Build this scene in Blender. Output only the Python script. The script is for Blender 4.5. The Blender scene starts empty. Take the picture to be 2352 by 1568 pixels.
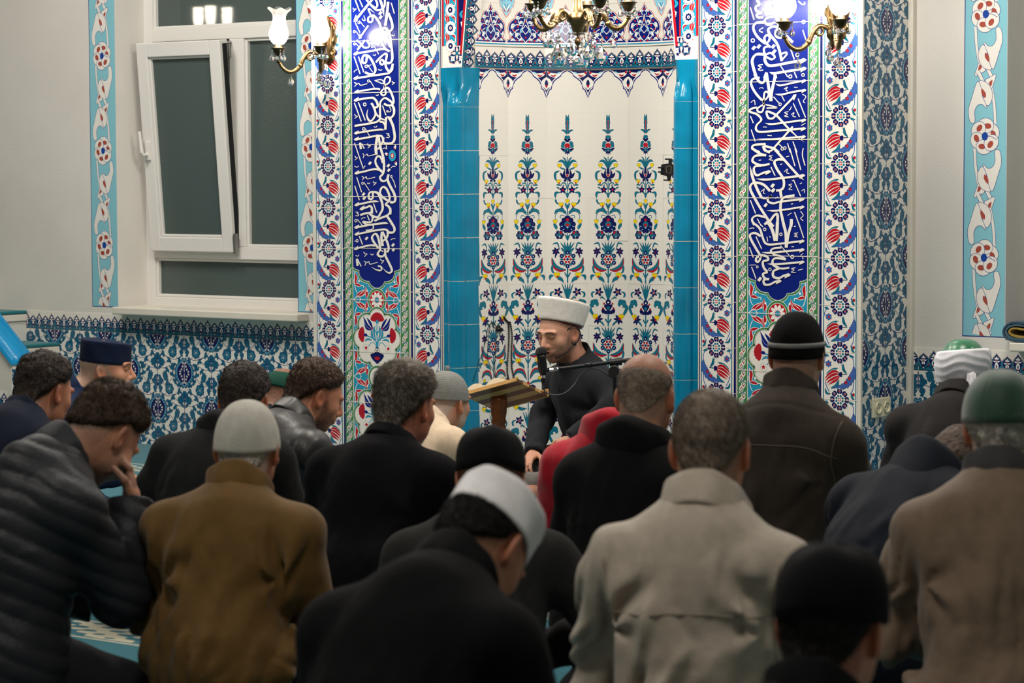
import bpy, bmesh, math, random
import numpy as np
from mathutils import Vector, Matrix, Euler

SC = bpy.context.scene
COL = SC.collection
random.seed(7)
RNG = np.random.default_rng(7)
PI = math.pi

# ------------------------------------------------------------------ camera
IW, IH = 2352, 1568
FPX = 6072.0
YAW, PITCH, ROLL = math.radians(37.21), math.radians(3.63), math.radians(-0.196)
CAMP = np.array([7.107, -9.774, 1.46])
_f = np.array([-math.sin(YAW) * math.cos(PITCH), math.cos(YAW) * math.cos(PITCH), -math.sin(PITCH)])
_r0 = np.array([math.cos(YAW), math.sin(YAW), 0.0])
_u0 = np.cross(_r0, _f)
_r = math.cos(ROLL) * _r0 + math.sin(ROLL) * _u0
_u = -math.sin(ROLL) * _r0 + math.cos(ROLL) * _u0
cam_d = bpy.data.cameras.new('camera')
cam_d.sensor_fit = 'HORIZONTAL'
cam_d.sensor_width = 36.0
cam_d.lens = FPX / IW * 36.0
cam_d.clip_start = 0.1
cam_d.dof.use_dof = True
cam_d.dof.focus_distance = 11.6
cam_d.dof.aperture_fstop = 5.6
cam = bpy.data.objects.new('camera', cam_d)
COL.objects.link(cam)
cam.matrix_world = Matrix(((_r[0], _u[0], -_f[0], CAMP[0]), (_r[1], _u[1], -_f[1], CAMP[1]),
                           (_r[2], _u[2], -_f[2], CAMP[2]), (0, 0, 0, 1)))
SC.camera = cam

# ------------------------------------------------------------------ view, world, room light
SC.view_settings.view_transform = 'Standard'
SC.view_settings.look = 'None'
SC.view_settings.exposure = 0.2
SC.view_settings.gamma = 1.0
SC.view_settings.use_curve_mapping = False
SC.cycles.use_denoising = True
SC.cycles.max_bounces = 8
SC.cycles.transparent_max_bounces = 12
SC.cycles.caustics_reflective = False
SC.cycles.caustics_refractive = False
SC.cycles.sample_clamp_indirect = 4.0

world = bpy.data.worlds.new('world')
SC.world = world
world.use_nodes = True
world.node_tree.nodes['Background'].inputs[0].default_value = (0.02, 0.03, 0.05, 1)   # night outside
world.node_tree.nodes['Background'].inputs[1].default_value = 0.15


def lamp(name, kind, loc, energy, color, size=0.2, aim=None, size_y=None):
    d = bpy.data.lights.new(name, kind)
    d.energy = energy
    d.color = color
    if kind == 'AREA':
        d.size = size
        if size_y:
            d.shape = 'RECTANGLE'
            d.size_y = size_y
    else:
        d.shadow_soft_size = size
    o = bpy.data.objects.new(name, d)
    COL.objects.link(o)
    o.location = loc
    if aim is not None:
        o.rotation_euler = (Vector(aim) - Vector(loc)).to_track_quat('-Z', 'Y').to_euler()
    return o


WARM = (1.0, 0.93, 0.84)
# ceiling lamps of the prayer hall
lamp('ceiling_lamp', 'AREA', (-2.4, -1.7, 4.2), 84, WARM, 1.0, (-2.4, -1.2, 0))
lamp('ceiling_lamp', 'AREA', (0.3, -1.8, 4.2), 84, WARM, 1.0, (0.3, -1.3, 0))
lamp('ceiling_lamp', 'AREA', (3.0, -1.7, 4.2), 84, WARM, 1.0, (3.0, -1.2, 0))
lamp('ceiling_lamp', 'AREA', (0.0, -6.2, 4.3), 52, WARM, 1.2, (0.0, -6.2, 0))
lamp('ceiling_lamp', 'AREA', (4.4, -6.4, 4.3), 52, WARM, 1.2, (4.4, -6.4, 0))


# ------------------------------------------------------------------ helpers
def ray(x, y):
    d = _f + _r * ((x - IW / 2) / FPX) - _u * ((y - IH / 2) / FPX)
    return d


def on(x, y, axis, v):
    """world point seen at photo position (x, y) on the plane axis = v"""
    i = 'xyz'.index(axis)
    d = ray(x, y)
    return CAMP + d * ((v - CAMP[i]) / d[i])


def at(x, y, s):
    """world point seen at photo position (x, y) where one metre spans s photo pixels"""
    return CAMP + ray(x, y) * (FPX / s)


MATS = {}


def srgb(c):
    if isinstance(c, str):
        c = [int(c[i:i + 2], 16) for i in (0, 2, 4)]
    return [((v / 255) / 12.92 if v / 255 <= 0.04045 else ((v / 255 + 0.055) / 1.055) ** 2.4) for v in c]


def mat(name, col, rough=0.6, spec=0.4, metal=0.0, noise=None, bump=None, sheen=0.0, coat=0.0, trans=0.0,
        emit=None, sss=0.0, ior=1.45):
    """noise = (scale, amount) colour mottling; bump = (scale, strength[, detail]) on object coordinates"""
    if name in MATS:
        return MATS[name]
    m = bpy.data.materials.new(name)
    m.use_nodes = True
    nt = m.node_tree
    b = nt.nodes['Principled BSDF']
    c = srgb(col)
    b.inputs['Base Color'].default_value = (*c, 1)
    b.inputs['Roughness'].default_value = rough
    b.inputs['Specular IOR Level'].default_value = spec
    b.inputs['Metallic'].default_value = metal
    b.inputs['IOR'].default_value = ior
    if sheen:
        b.inputs['Sheen Weight'].default_value = sheen
        b.inputs['Sheen Roughness'].default_value = 0.5
    if coat:
        b.inputs['Coat Weight'].default_value = coat
        b.inputs['Coat Roughness'].default_value = 0.05
    if trans:
        b.inputs['Transmission Weight'].default_value = trans
    if sss:
        b.inputs['Subsurface Weight'].default_value = sss
        b.inputs['Subsurface Radius'].default_value = (0.012, 0.005, 0.003)
        b.inputs['Subsurface Scale'].default_value = 1.0
    if emit:
        b.inputs['Emission Color'].default_value = (*srgb(emit[0]), 1)
        b.inputs['Emission Strength'].default_value = emit[1]
    tc = None
    if noise or bump:
        tc = nt.nodes.new('ShaderNodeTexCoord')
    if noise:
        n = nt.nodes.new('ShaderNodeTexNoise')
        n.inputs['Scale'].default_value = noise[0]
        n.inputs['Detail'].default_value = 4
        nt.links.new(tc.outputs['Object'], n.inputs['Vector'])
        r = nt.nodes.new('ShaderNodeMapRange')
        r.inputs['From Min'].default_value = 0.3
        r.inputs['From Max'].default_value = 0.7
        r.inputs['To Min'].default_value = 1 - noise[1]
        r.inputs['To Max'].default_value = 1 + noise[1]
        nt.links.new(n.outputs['Fac'], r.inputs['Value'])
        x = nt.nodes.new('ShaderNodeMix')
        x.data_type = 'RGBA'
        x.blend_type = 'MULTIPLY'
        x.inputs[0].default_value = 1.0
        x.inputs[6].default_value = (*c, 1)
        nt.links.new(r.outputs['Result'], x.inputs[7])
        nt.links.new(x.outputs[2], b.inputs['Base Color'])
    if bump:
        n = nt.nodes.new('ShaderNodeTexNoise')
        n.inputs['Scale'].default_value = bump[0]
        n.inputs['Detail'].default_value = bump[2] if len(bump) > 2 else 3
        nt.links.new(tc.outputs['Object'], n.inputs['Vector'])
        bp = nt.nodes.new('ShaderNodeBump')
        bp.inputs['Strength'].default_value = bump[1]
        bp.inputs['Distance'].default_value = 0.01
        nt.links.new(n.outputs['Fac'], bp.inputs['Height'])
        nt.links.new(bp.outputs['Normal'], b.inputs['Normal'])
    MATS[name] = m
    return m


def link_mesh(name, verts, faces, mats, parent=None, midx=None, smooth=False):
    me = bpy.data.meshes.new(name)
    if isinstance(verts, np.ndarray) and isinstance(faces, np.ndarray):
        n, f = len(verts), len(faces)
        me.vertices.add(n)
        me.vertices.foreach_set('co', np.ascontiguousarray(verts, dtype=np.float32).ravel())
        k = faces.shape[1]
        me.loops.add(f * k)
        me.loops.foreach_set('vertex_index', np.ascontiguousarray(faces, dtype=np.int32).ravel())
        me.polygons.add(f)
        me.polygons.foreach_set('loop_start', np.arange(0, f * k, k, dtype=np.int32))
        me.update(calc_edges=True)
        me.validate()
    else:
        me.from_pydata([tuple(v) for v in verts], [], faces)
    for m in (mats if isinstance(mats, (list, tuple)) else [mats]):
        me.materials.append(m)
    if midx is not None:
        me.polygons.foreach_set('material_index', np.asarray(midx, dtype=np.int32))
    if smooth:
        me.polygons.foreach_set('use_smooth', np.ones(len(me.polygons), dtype=bool))
    me.update()
    o = bpy.data.objects.new(name, me)
    COL.objects.link(o)
    if parent:
        o.parent = parent
    return o


def tag(o, label=None, cat=None, group=None, kind=None):
    if label:
        o['label'] = label
    if cat:
        o['category'] = cat
    if group:
        o['group'] = group
    if kind:
        o['kind'] = kind
    return o


def thing(name, label, cat, loc=(0, 0, 0), rz=0.0, group=None):
    o = bpy.data.objects.new(name, None)
    o.empty_display_size = 0.1
    COL.objects.link(o)
    o.location = loc
    o.rotation_euler = (0, 0, rz)
    return tag(o, label, cat, group)


class MB:
    """collects plain shapes; build() links them as ONE mesh object"""

    def __init__(self):
        self.v, self.f, self.m = [], [], []

    def add(self, v, f, m=0):
        o = len(self.v)
        self.v += [tuple(p) for p in v]
        self.f += [tuple(i + o for i in q) for q in f]
        self.m += [m] * len(f)
        return self

    def box(self, a, b, m=0, M=None):
        (x0, y0, z0), (x1, y1, z1) = a, b
        v = [(x, y, z) for z in (z0, z1) for y in (y0, y1) for x in (x0, x1)]
        if M is not None:
            v = [tuple(M @ Vector(p)) for p in v]
        return self.add(v, [(0, 2, 3, 1), (4, 5, 7, 6), (0, 1, 5, 4), (2, 6, 7, 3), (0, 4, 6, 2), (1, 3, 7, 5)], m)

    def prism(self, pts, a, b, axis='y', m=0):
        """closed outline pts in the two other axes, from a to b along axis"""
        n = len(pts)

        def p3(p, t):
            return {'x': (t, p[0], p[1]), 'y': (p[0], t, p[1]), 'z': (p[0], p[1], t)}[axis]
        v = [p3(p, a) for p in pts] + [p3(p, b) for p in pts]
        f = [tuple(range(n))[::-1], tuple(range(n, 2 * n))] + [(i, (i + 1) % n, n + (i + 1) % n, n + i) for i in range(n)]
        return self.add(v, f, m)

    def tube(self, pts, r, n=8, m=0, caps=True):
        pts = [Vector(p) for p in pts]
        rs = r if isinstance(r, (list, tuple)) else [r] * len(pts)
        v, f = [], []
        up = None
        for i, p in enumerate(pts):
            t = (pts[min(i + 1, len(pts) - 1)] - pts[max(i - 1, 0)])
            t = t.normalized() if t.length > 1e-9 else Vector((0, 0, 1))
            if up is None:
                up = t.orthogonal().normalized()
            up = (up - t * up.dot(t))
            up = up.normalized() if up.length > 1e-6 else t.orthogonal().normalized()
            w = t.cross(up)
            for k in range(n):
                a = 2 * PI * k / n
                v.append(p + (up * math.cos(a) + w * math.sin(a)) * rs[i])
        for i in range(len(pts) - 1):
            for k in range(n):
                f.append((i * n + k, i * n + (k + 1) % n, (i + 1) * n + (k + 1) % n, (i + 1) * n + k))
        if caps:
            f.append(tuple(range(n))[::-1])
            f.append(tuple(range((len(pts) - 1) * n, len(pts) * n)))
        return self.add(v, f, m)

    def lathe(self, prof, c=(0, 0, 0), n=24, m=0, M=None, sx=1.0, sy=1.0, fn=None):
        """profile [(r, z)] turned about z"""
        v, f = [], []
        for r, z in prof:
            for k in range(n):
                a = 2 * PI * k / n
                p = Vector((r * math.cos(a) * sx, r * math.sin(a) * sy, z))
                if fn:
                    p = Vector(fn(p, a, r, z))
                if M is not None:
                    p = M @ p
                v.append(p + Vector(c))
        L = len(prof)
        for i in range(L - 1):
            for k in range(n):
                f.append((i * n + k, i * n + (k + 1) % n, (i + 1) * n + (k + 1) % n, (i + 1) * n + k))
        f.append(tuple(range(n))[::-1])
        f.append(tuple(range((L - 1) * n, L * n)))
        return self.add(v, f, m)

    def ball(self, c, r, n=10, m=0, sz=1.0):
        prof = [(max(1e-4, r * math.sin(PI * i / n)), -r * sz * math.cos(PI * i / n)) for i in range(n + 1)]
        return self.lathe(prof, c, n + 2, m)

    def build(self, name, mats, parent=None, smooth=False, bevel=0.0):
        o = link_mesh(name, self.v, self.f, mats, parent, self.m, smooth)
        if bevel:
            b = o.modifiers.new('bevel', 'BEVEL')
            b.width = bevel
            b.segments = 2
            b.limit_method = 'ANGLE'
        return o


def auto_smooth(o, ang=40):
    """sharp edges where faces meet steeply, smooth elsewhere"""
    me = o.data
    bm = bmesh.new()
    bm.from_mesh(me)
    for f in bm.faces:
        f.smooth = True
    for e in bm.edges:
        if len(e.link_faces) == 2 and e.calc_face_angle(0) > math.radians(ang):
            e.smooth = False
    bm.to_mesh(me)
    bm.free()
    return o


def curve_pts(pts, n=6, closed=False):
    """Catmull-Rom through the points (any dimension)"""
    P = [np.array(p, float) for p in pts]
    L = len(P)
    out = []
    for i in range(L if closed else L - 1):
        p0 = P[(i - 1) % L] if closed or i > 0 else 2 * P[0] - P[1]
        p1, p2 = P[i], P[(i + 1) % L]
        p3 = P[(i + 2) % L] if closed or i + 2 < L else 2 * P[-1] - P[-2]
        for k in range(n):
            t = k / n
            out.append(0.5 * (2 * p1 + (p2 - p0) * t + (2 * p0 - 5 * p1 + 4 * p2 - p3) * t * t + (3 * p1 - p0 - 3 * p2 + p3) * t ** 3))
    if not closed:
        out.append(P[-1])
    return out
# ------------------------------------------------------------------ materials of the room
M_WALL = mat('white_wall_paint', (216, 212, 206), 0.75, 0.25, noise=(3, 0.03), bump=(90, 0.06))
M_CREAM = mat('cream_glaze', (228, 224, 214), 0.16, 0.5, bump=(16, 0.03, 1))
M_GROUT = mat('grout', (214, 208, 196), 0.7, 0.2)
M_TURQ = mat('turquoise_glaze', (8, 122, 160), 0.14, 0.55, noise=(8, 0.14), bump=(18, 0.04, 1))
M_PVC = mat('white_pvc', (222, 220, 216), 0.35, 0.4)
M_SILL = mat('cream_marble_sill', (214, 208, 196), 0.35, 0.4, noise=(6, 0.03))
M_GLASS = mat('dark_frosted_glass', (74, 86, 84), 0.12, 0.5, bump=(110, 0.16, 4))
M_GLASSU = mat('dark_smooth_glass', (74, 86, 84), 0.03, 0.6, bump=(24, 0.0015, 1))
M_SEALSHADE = mat('dark_seal_and_shade', (30, 32, 34), 0.6, 0.2)
M_STEEL = mat('steel_fitting', (150, 150, 150), 0.35, 0.5, metal=0.9)
M_TEALCARPET = mat('teal_carpet', (6, 104, 112), 0.95, 0.1, sheen=0.3, noise=(60, 0.12), bump=(300, 0.4))
M_PLASTER = mat('grey_white_render', (206, 204, 198), 0.8, 0.2, bump=(60, 0.2))
M_CEIL = mat('ceiling_paint', (228, 225, 218), 0.8, 0.2)

WY = 0.43          # face of the side walls; the tiled mihrab block stands forward to y = 0
HB = 1.532         # half width of the block
ZC = 4.6


def struct(name, b, m, parent=None, **k):
    o = b.build(name, m, parent, **k)
    if parent is None:
        o['kind'] = 'structure'
    return o


# walls round the hall (only what the photograph or a step to the side could see is detailed)
WX0, WX1, WZ0, WZ1 = -3.344, -2.028, 0.72, 3.0       # left window opening
b = MB()
T = 0.42
b.box((-7.0, WY, 0), (WX0, WY + T, ZC))
b.box((WX1, WY, 0), (-HB + 0.05, WY + T, ZC))
b.box((WX0, WY, 0), (WX1, WY + T, WZ0))
b.box((WX0, WY, WZ1), (WX1, WY + T, ZC))
wall_left = struct('wall_left', b, M_WALL)
RX0, RX1 = 1.992, 3.3                                 # right window opening
b = MB()
b.box((HB - 0.02, WY, 0), (RX0, WY + T, ZC))
b.box((RX1, WY, 0), (8.6, WY + T, ZC))
b.box((RX0, WY, 0), (RX1, WY + T, 0.745))
b.box((RX0, WY, WZ1), (RX1, WY + T, ZC))
wall_right = struct('wall_right', b, M_WALL)
struct('wall_rear', MB().box((-7.0, -11.4, 0), (8.6, -11.2, ZC)), M_WALL)
struct('wall_far_left', MB().box((-7.2, -11.4, 0), (-7.0, WY + T, ZC)), M_WALL)
struct('wall_far_right', MB().box((8.6, -11.4, 0), (8.8, WY + T, ZC)), M_WALL)
struct('ceiling', MB().box((-7.2, -11.4, ZC), (8.8, 1.4, ZC + 0.1)), M_CEIL)

# carpet: teal with rows of pale arabesque bands
mc = bpy.data.materials.new('prayer_carpet')
mc.use_nodes = True
nt = mc.node_tree
bs = nt.nodes['Principled BSDF']
bs.inputs['Roughness'].default_value = 0.95
bs.inputs['Specular IOR Level'].default_value = 0.1
bs.inputs['Sheen Weight'].default_value = 0.3
tc = nt.nodes.new('ShaderNodeTexCoord')
sp = nt.nodes.new('ShaderNodeSeparateXYZ')
nt.links.new(tc.outputs['Object'], sp.inputs[0])


def nmath(op, a, b_=None):
    n = nt.nodes.new('ShaderNodeMath')
    n.operation = op
    for i, v in enumerate((a, b_)):
        if v is None:
            continue
        if hasattr(v, 'links'):
            nt.links.new(v, n.inputs[i])
        else:
            n.inputs[i].default_value = v
    return n.outputs[0]


yy = nmath('FRACT', nmath('MULTIPLY', nmath('ADD', sp.outputs[1], 20.55), 1 / 1.15))
band = nmath('LESS_THAN', nmath('ABSOLUTE', nmath('SUBTRACT', yy, 0.5)), 0.085)
edge = nmath('LESS_THAN', nmath('ABSOLUTE', nmath('SUBTRACT', nmath('ABSOLUTE', nmath('SUBTRACT', yy, 0.5)), 0.1)), 0.006)
sx_ = nmath('SINE', nmath('MULTIPLY', sp.outputs[0], 42.0))
sy_ = nmath('SINE', nmath('MULTIPLY', sp.outputs[1], 95.0))
s2_ = nmath('SINE', nmath('ADD', nmath('MULTIPLY', sp.outputs[0], 21.0), nmath('MULTIPLY', sp.outputs[1], 30.0)))
blob = nmath('GREATER_THAN', nmath('ADD', nmath('MULTIPLY', sx_, sy_), nmath('MULTIPLY', s2_, 0.45)), 0.18)
fl = nmath('MAXIMUM', nmath('MULTIPLY', band, nmath('SUBTRACT', 1.0, blob)), edge)
mx = nt.nodes.new('ShaderNodeMix')
mx.data_type = 'RGBA'
nt.links.new(fl, mx.inputs[0])
mx.inputs[6].default_value = (*srgb((4, 98, 112)), 1)
mx.inputs[7].default_value = (*srgb((190, 184, 160)), 1)
nt.links.new(mx.outputs[2], bs.inputs['Base Color'])
nz = nt.nodes.new('ShaderNodeTexNoise')
nz.inputs['Scale'].default_value = 350
nt.links.new(tc.outputs['Object'], nz.inputs['Vector'])
bp = nt.nodes.new('ShaderNodeBump')
bp.inputs['Strength'].default_value = 0.5
bp.inputs['Distance'].default_value = 0.01
nt.links.new(nz.outputs['Fac'], bp.inputs['Height'])
nt.links.new(bp.outputs['Normal'], bs.inputs['Normal'])
M_CARPET = mc
struct('floor', MB().box((-7.2, -11.4, -0.1), (8.8, 1.4, 0.0)), M_CARPET)

# ------------------------------------------------------------------ left window: white frame, tilted casement, fixed panes
GY = 0.68
win = MB()
fx0, fx1, fz0, fz1 = WX0 - 0.002, WX1 + 0.002, 0.735, WZ1
fw = 0.065
zt0, zt1 = 2.185, 2.255        # upper transom
zl0, zl1 = 1.005, 1.072        # lower transom
mx0, mx1 = -2.705, -2.60       # post beside the casement
FY0, FY1 = GY - 0.03, GY + 0.05
for a, c in (((fx0, fz0), (fx0 + fw, fz1)), ((fx1 - fw, fz0), (fx1, fz1)), ((fx0 + fw, fz0), (fx1 - fw, fz0 + 0.055)), ((fx0 + fw, fz1 - fw), (fx1 - fw, fz1)),
             ((fx0 + fw, zt0), (fx1 - fw, zt1)), ((fx0 + fw, zl0), (fx1 - fw, zl1)), ((mx0, zl1), (mx1, zt0))):
    win.box((a[0], FY0, a[1]), (c[0], FY1, c[1]))
# glazing beads
for (x0, x1, z0, z1) in ((fx0 + fw, fx1 - fw, zt1, fz1 - fw), (mx1, fx1 - fw, zl1, zt0), (fx0 + fw, fx1 - fw, fz0 + 0.055, zl0)):
    t = 0.016
    for a, c in (((x0, z0), (x0 + t, z1)), ((x1 - t, z0), (x1, z1)), ((x0 + t, z0), (x1 - t, z0 + t)), ((x0 + t, z1 - t), (x1 - t, z1))):
        win.box((a[0], FY0 + 0.012, a[1]), (c[0], FY1 - 0.01, c[1]))
window_1 = struct('window_1', win, M_PVC, bevel=0.004)
for (x0, x1, z0, z1) in ((fx0 + fw, fx1 - fw, zt1, fz1 - fw), (mx1, fx1 - fw, zl1, zt0), (fx0 + fw, fx1 - fw, fz0 + 0.055, zl0)):
    MB().box((x0, GY + 0.004, z0), (x1, GY + 0.02, z1)).build('pane', M_GLASSU if z0 > 2 else M_GLASS, window_1)
# shade in the gap behind the open casement, put in as a dark sheet
MB().box((fx0 + fw, GY + 0.055, zl1), (mx0, GY + 0.07, zt0)).build('gap_shade_sheet', M_SEALSHADE, window_1)
# bottom-hinged casement, leaning into the room at the top
sw_, sh_ = 0.622, 1.135
Msash = Matrix.Translation((-3.272, 0.645, 1.046)) @ Matrix.Rotation(math.radians(4.9), 4, 'X')
ca = MB()
st = 0.078
for a, c in (((0, 0), (st, sh_)), ((sw_ - st, 0), (sw_, sh_)), ((st, 0), (sw_ - st, st)), ((st, sh_ - st), (sw_ - st, sh_))):
    ca.box((a[0], -0.035, a[1]), (c[0], 0.03, c[1]), 0, Msash)
for a, c in (((st, st), (st + 0.014, sh_ - st)), ((sw_ - st - 0.014, st), (sw_ - st, sh_ - st)), ((st + 0.014, st), (sw_ - st - 0.014, st + 0.014)), ((st + 0.014, sh_ - st - 0.014), (sw_ - st - 0.014, sh_ - st))):
    ca.box((a[0], -0.022, a[1]), (c[0], 0.02, c[1]), 0, Msash)
casement = ca.build('casement', M_PVC, window_1, bevel=0.005)
MB().box((st, -0.004, st), (sw_ - st, 0.01, sh_ - st), 0, Msash).build('pane', M_GLASS, casement)
ed = MB()
for xx in (sw_ + 0.0005,):
    ed.box((xx, -0.012, 0.02), (xx + 0.003, 0.022, sh_ - 0.02), 0, Msash)
ed.build('edge_seal', M_SEALSHADE, casement)
hd = MB()
hd.box((0.025, -0.048, 0.50), (0.055, -0.035, 0.60), 0, Msash)
hd.tube([Msash @ Vector(p) for p in ((0.04, -0.04, 0.53), (0.04, -0.075, 0.53), (0.036, -0.082, 0.545), (0.03, -0.084, 0.66))], [0.009, 0.010, 0.011, 0.009], 10)
hd.build('handle', M_PVC, casement, smooth=False, bevel=0.002)
hg = MB()
hg.box((sw_ - 0.012, -0.03, -0.004), (sw_ + 0.016, -0.008, 0.10), 0, Msash)
hg.tube([Msash @ Vector((sw_ + 0.012, -0.036, -0.005)), Msash @ Vector((sw_ + 0.012, -0.036, 0.09))], 0.008, 10)
hg.tube([Msash @ Vector((sw_ - 0.01, 0.0, sh_ - 0.01)), (mx0 + 0.01, 0.67, 2.165)], 0.006, 8)
hg.box((mx0 - 0.014, 0.632, 2.09), (mx0 + 0.016, 0.652, 2.175))
hg.build('hinge', M_STEEL, casement)
tag(MB().box((-3.302, 0.338, 0.705), (-1.955, 0.66, 0.745)).build('trim_1', M_SILL, bevel=0.006), kind='structure')
# right window: only its left reveal and the end of its sill are in view
tag(MB().box((RX0 + 0.06, 0.345, 0.705), (RX1 + 0.06, 0.66, 0.745)).build('trim_2', M_SILL, bevel=0.006), kind='structure')
w2 = MB()
for a, c in (((RX0, 0.745), (RX0 + fw, WZ1)), ((RX1 - fw, 0.745), (RX1, WZ1)), ((RX0 + fw, 0.745), (RX1 - fw, 0.80)), ((RX0 + fw, WZ1 - fw), (RX1 - fw, WZ1)), ((RX0 + 0.62, 0.8), (RX0 + 0.7, WZ1))):
    w2.box((a[0], FY0, a[1]), (c[0], FY1, c[1]))
window_2 = struct('window_2', w2, M_PVC, bevel=0.004)
MB().box((RX0 + fw, GY + 0.004, 0.8), (RX1 - fw, GY + 0.02, WZ1 - fw)).build('pane', M_GLASS, window_2)
# pale vertical moulding where the tiled return meets the right wall
tag(MB().box((HB + 0.001, WY - 0.035, 0), (HB + 0.028, WY, ZC)).build('trim_3', M_SILL, bevel=0.006), kind='structure')
# ------------------------------------------------------------------ painted tile patterns, drawn as thin glaze relief
PAL = {}


def glaze(k, col):
    PAL[k] = mat('glaze_' + k, col, 0.17, 0.5, bump=(16, 0.03, 1))


for k_, c_ in dict(cream=(230, 226, 218), white=(236, 234, 230), navy=(14, 22, 86), cobalt=(9, 30, 118), blue=(62, 98, 168), teal=(20, 112, 136),
                   turq=(38, 148, 184), sky=(128, 198, 226), red=(180, 24, 38), green=(66, 128, 78), yellow=(234, 206, 12), ink=(24, 30, 70),
                   greyblue=(120, 130, 150), grout=(226, 220, 206), wteal=(22, 94, 124), wnavy=(24, 36, 108), brown=(120, 44, 40)).items():
    glaze(k_, c_)
PAL['p_sky'] = mat('paint_light_blue', (130, 190, 204), 0.7, 0.25, bump=(120, 0.1))
PAL['p_white'] = mat('paint_white', (226, 222, 216), 0.7, 0.25)
PAL['p_ink'] = mat('paint_dark_blue', (44, 58, 128), 0.7, 0.25)
PAL['p_brown'] = mat('paint_red_brown', (160, 72, 58), 0.7, 0.25)
PAL['p_blue'] = mat('paint_royal_blue', (16, 64, 150), 0.7, 0.25)
PKEYS = list(PAL)
HSTEP = 6e-6


class Pat:
    """flat shapes in pattern units; later shapes lie over earlier ones"""

    def __init__(self, sc=1.0, o=(0, 0)):
        self.v, self.f, self.m, self.n, self.h = [], [], [], 0, 0
        self.sc, self.o = sc, o

    def _put(self, mat_, pts, faces):
        self.h += 1
        p = (np.array(pts, float) - self.o) * self.sc
        self.v.append(np.concatenate([p, np.full((len(p), 1), self.h * HSTEP)], 1))
        self.f.append(np.array(faces, int) + self.n)
        self.m += [PKEYS.index(mat_)] * len(faces)
        self.n += len(p)
        return self

    def fan(self, m, pts, c=None):
        pts = [tuple(p) for p in pts]
        c = c if c is not None else tuple(np.mean(np.array(pts), 0))
        n = len(pts)
        return self._put(m, [c] + pts, [(0, 1 + i, 1 + (i + 1) % n) for i in range(n)])

    def poly(self, m, pts):
        """any simple outline (ear cut by Blender)"""
        from mathutils.geometry import tessellate_polygon
        t = tessellate_polygon([[Vector((p[0], p[1], 0)) for p in pts]])
        return self._put(m, pts, [tuple(q) for q in t])

    def blob(self, m, pts, n=5, out=None, ow=1.0):
        c = curve_pts(pts, n, True)
        if out:
            a = np.array(c)
            d = np.roll(a, -1, 0) - np.roll(a, 1, 0)
            nn = np.stack([d[:, 1], -d[:, 0]], 1)
            nn /= np.linalg.norm(nn, axis=1)[:, None] + 1e-9
            area = 0.5 * np.sum(a[:, 0] * np.roll(a[:, 1], -1) - np.roll(a[:, 0], -1) * a[:, 1])
            self.poly(out, a + nn * ow * (1 if area > 0 else -1))
        return self.poly(m, c)

    def rect(self, m, x0, y0, x1, y1):
        return self._put(m, [(x0, y0), (x1, y0), (x1, y1), (x0, y1)], [(0, 1, 2), (0, 2, 3)])

    def circ(self, m, c, r, n=14, ry=None, rot=0.0):
        ry = ry or r
        ca, sa = math.cos(rot), math.sin(rot)
        pts = []
        for i in range(n):
            a = 2 * PI * i / n
            x, y = r * math.cos(a), ry * math.sin(a)
            pts.append((c[0] + x * ca - y * sa, c[1] + x * sa + y * ca))
        return self.fan(m, pts, c)

    def strip(self, m, pts, w):
        """band along the points with half widths w"""
        a = np.array(pts, float)
        d = np.gradient(a, axis=0)
        nn = np.stack([-d[:, 1], d[:, 0]], 1)
        nn /= np.linalg.norm(nn, axis=1)[:, None] + 1e-9
        w = np.array(w)[:, None]
        L = len(a)
        v = np.concatenate([a + nn * w, a - nn * w])
        f = []
        for i in range(L - 1):
            f += [(i, L + i, L + i + 1), (i, L + i + 1, i + 1)]
        return self._put(m, v, f)

    def line(self, m, pts, w, n=5, spl=True, taper=(1, 1)):
        c = curve_pts(pts, n) if spl and len(pts) > 2 else [np.array(p, float) for p in pts]
        L = len(c)
        ww = [w * 0.5 * (taper[0] + (1 - taper[0]) * min(1, i / (L * 0.35))) * (taper[1] + (1 - taper[1]) * min(1, (L - 1 - i) / (L * 0.35))) for i in range(L)]
        return self.strip(m, c, ww)

    def leaf(self, m, pts, w, out=None, ow=1.5, teeth=0, n=6, pk=0.45):
        """pointed leaf along the spline"""
        c = curve_pts(pts, n) if len(pts) > 2 else curve_pts([pts[0], (np.array(pts[0]) + np.array(pts[1])) / 2, pts[1]], n)
        L = len(c)
        t = np.linspace(0, 1, L)
        prof = np.where(t < pk, np.sin(t / pk * PI / 2), np.cos((t - pk) / (1 - pk) * PI / 2) ** 0.9)
        ww = w * 0.5 * prof
        if teeth:
            ww = ww * (1 + 0.42 * (((t * teeth) % 1.0) - 0.5))
        if out:
            self.strip(out, c, ww + ow * np.clip(prof * 2.5, 0.25, 1))
        return self.strip(m, c, ww)

    def flower(self, m, c, r, k=5, pr=None, dot=None, dr=0.3, out=None, ow=1.2, rot=PI / 2, el=1.25):
        pr = pr or r * 0.45
        for q, e in ((out, ow), (m, 0)):
            if not q:
                continue
            for i in range(k):
                a = rot + 2 * PI * i / k
                self.circ(q, (c[0] + (r - pr) * math.cos(a), c[1] + (r - pr) * math.sin(a)), pr * el + e, 10, pr * 0.85 + e, a)
        if dot:
            self.circ(dot, c, r * dr, 10)
        return self

    def merge(self, p, M=((1, 0), (0, 1)), t=(0, 0), at=None):
        """adds another pattern, turned by M and moved by t (both in finished units), over level at (or over all so far)"""
        M = np.array(M, float)
        h0 = self.h if at is None else at
        for v in p.v:
            a = v.copy()
            a[:, :2] = a[:, :2] @ M.T + np.array(t)
            a[:, 2] += h0 * HSTEP
            self.v.append(a)
        for f in p.f:
            self.f.append(f + self.n)
        self.m += p.m
        self.n += p.n
        self.h = max(self.h, h0 + p.h)
        return self

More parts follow.
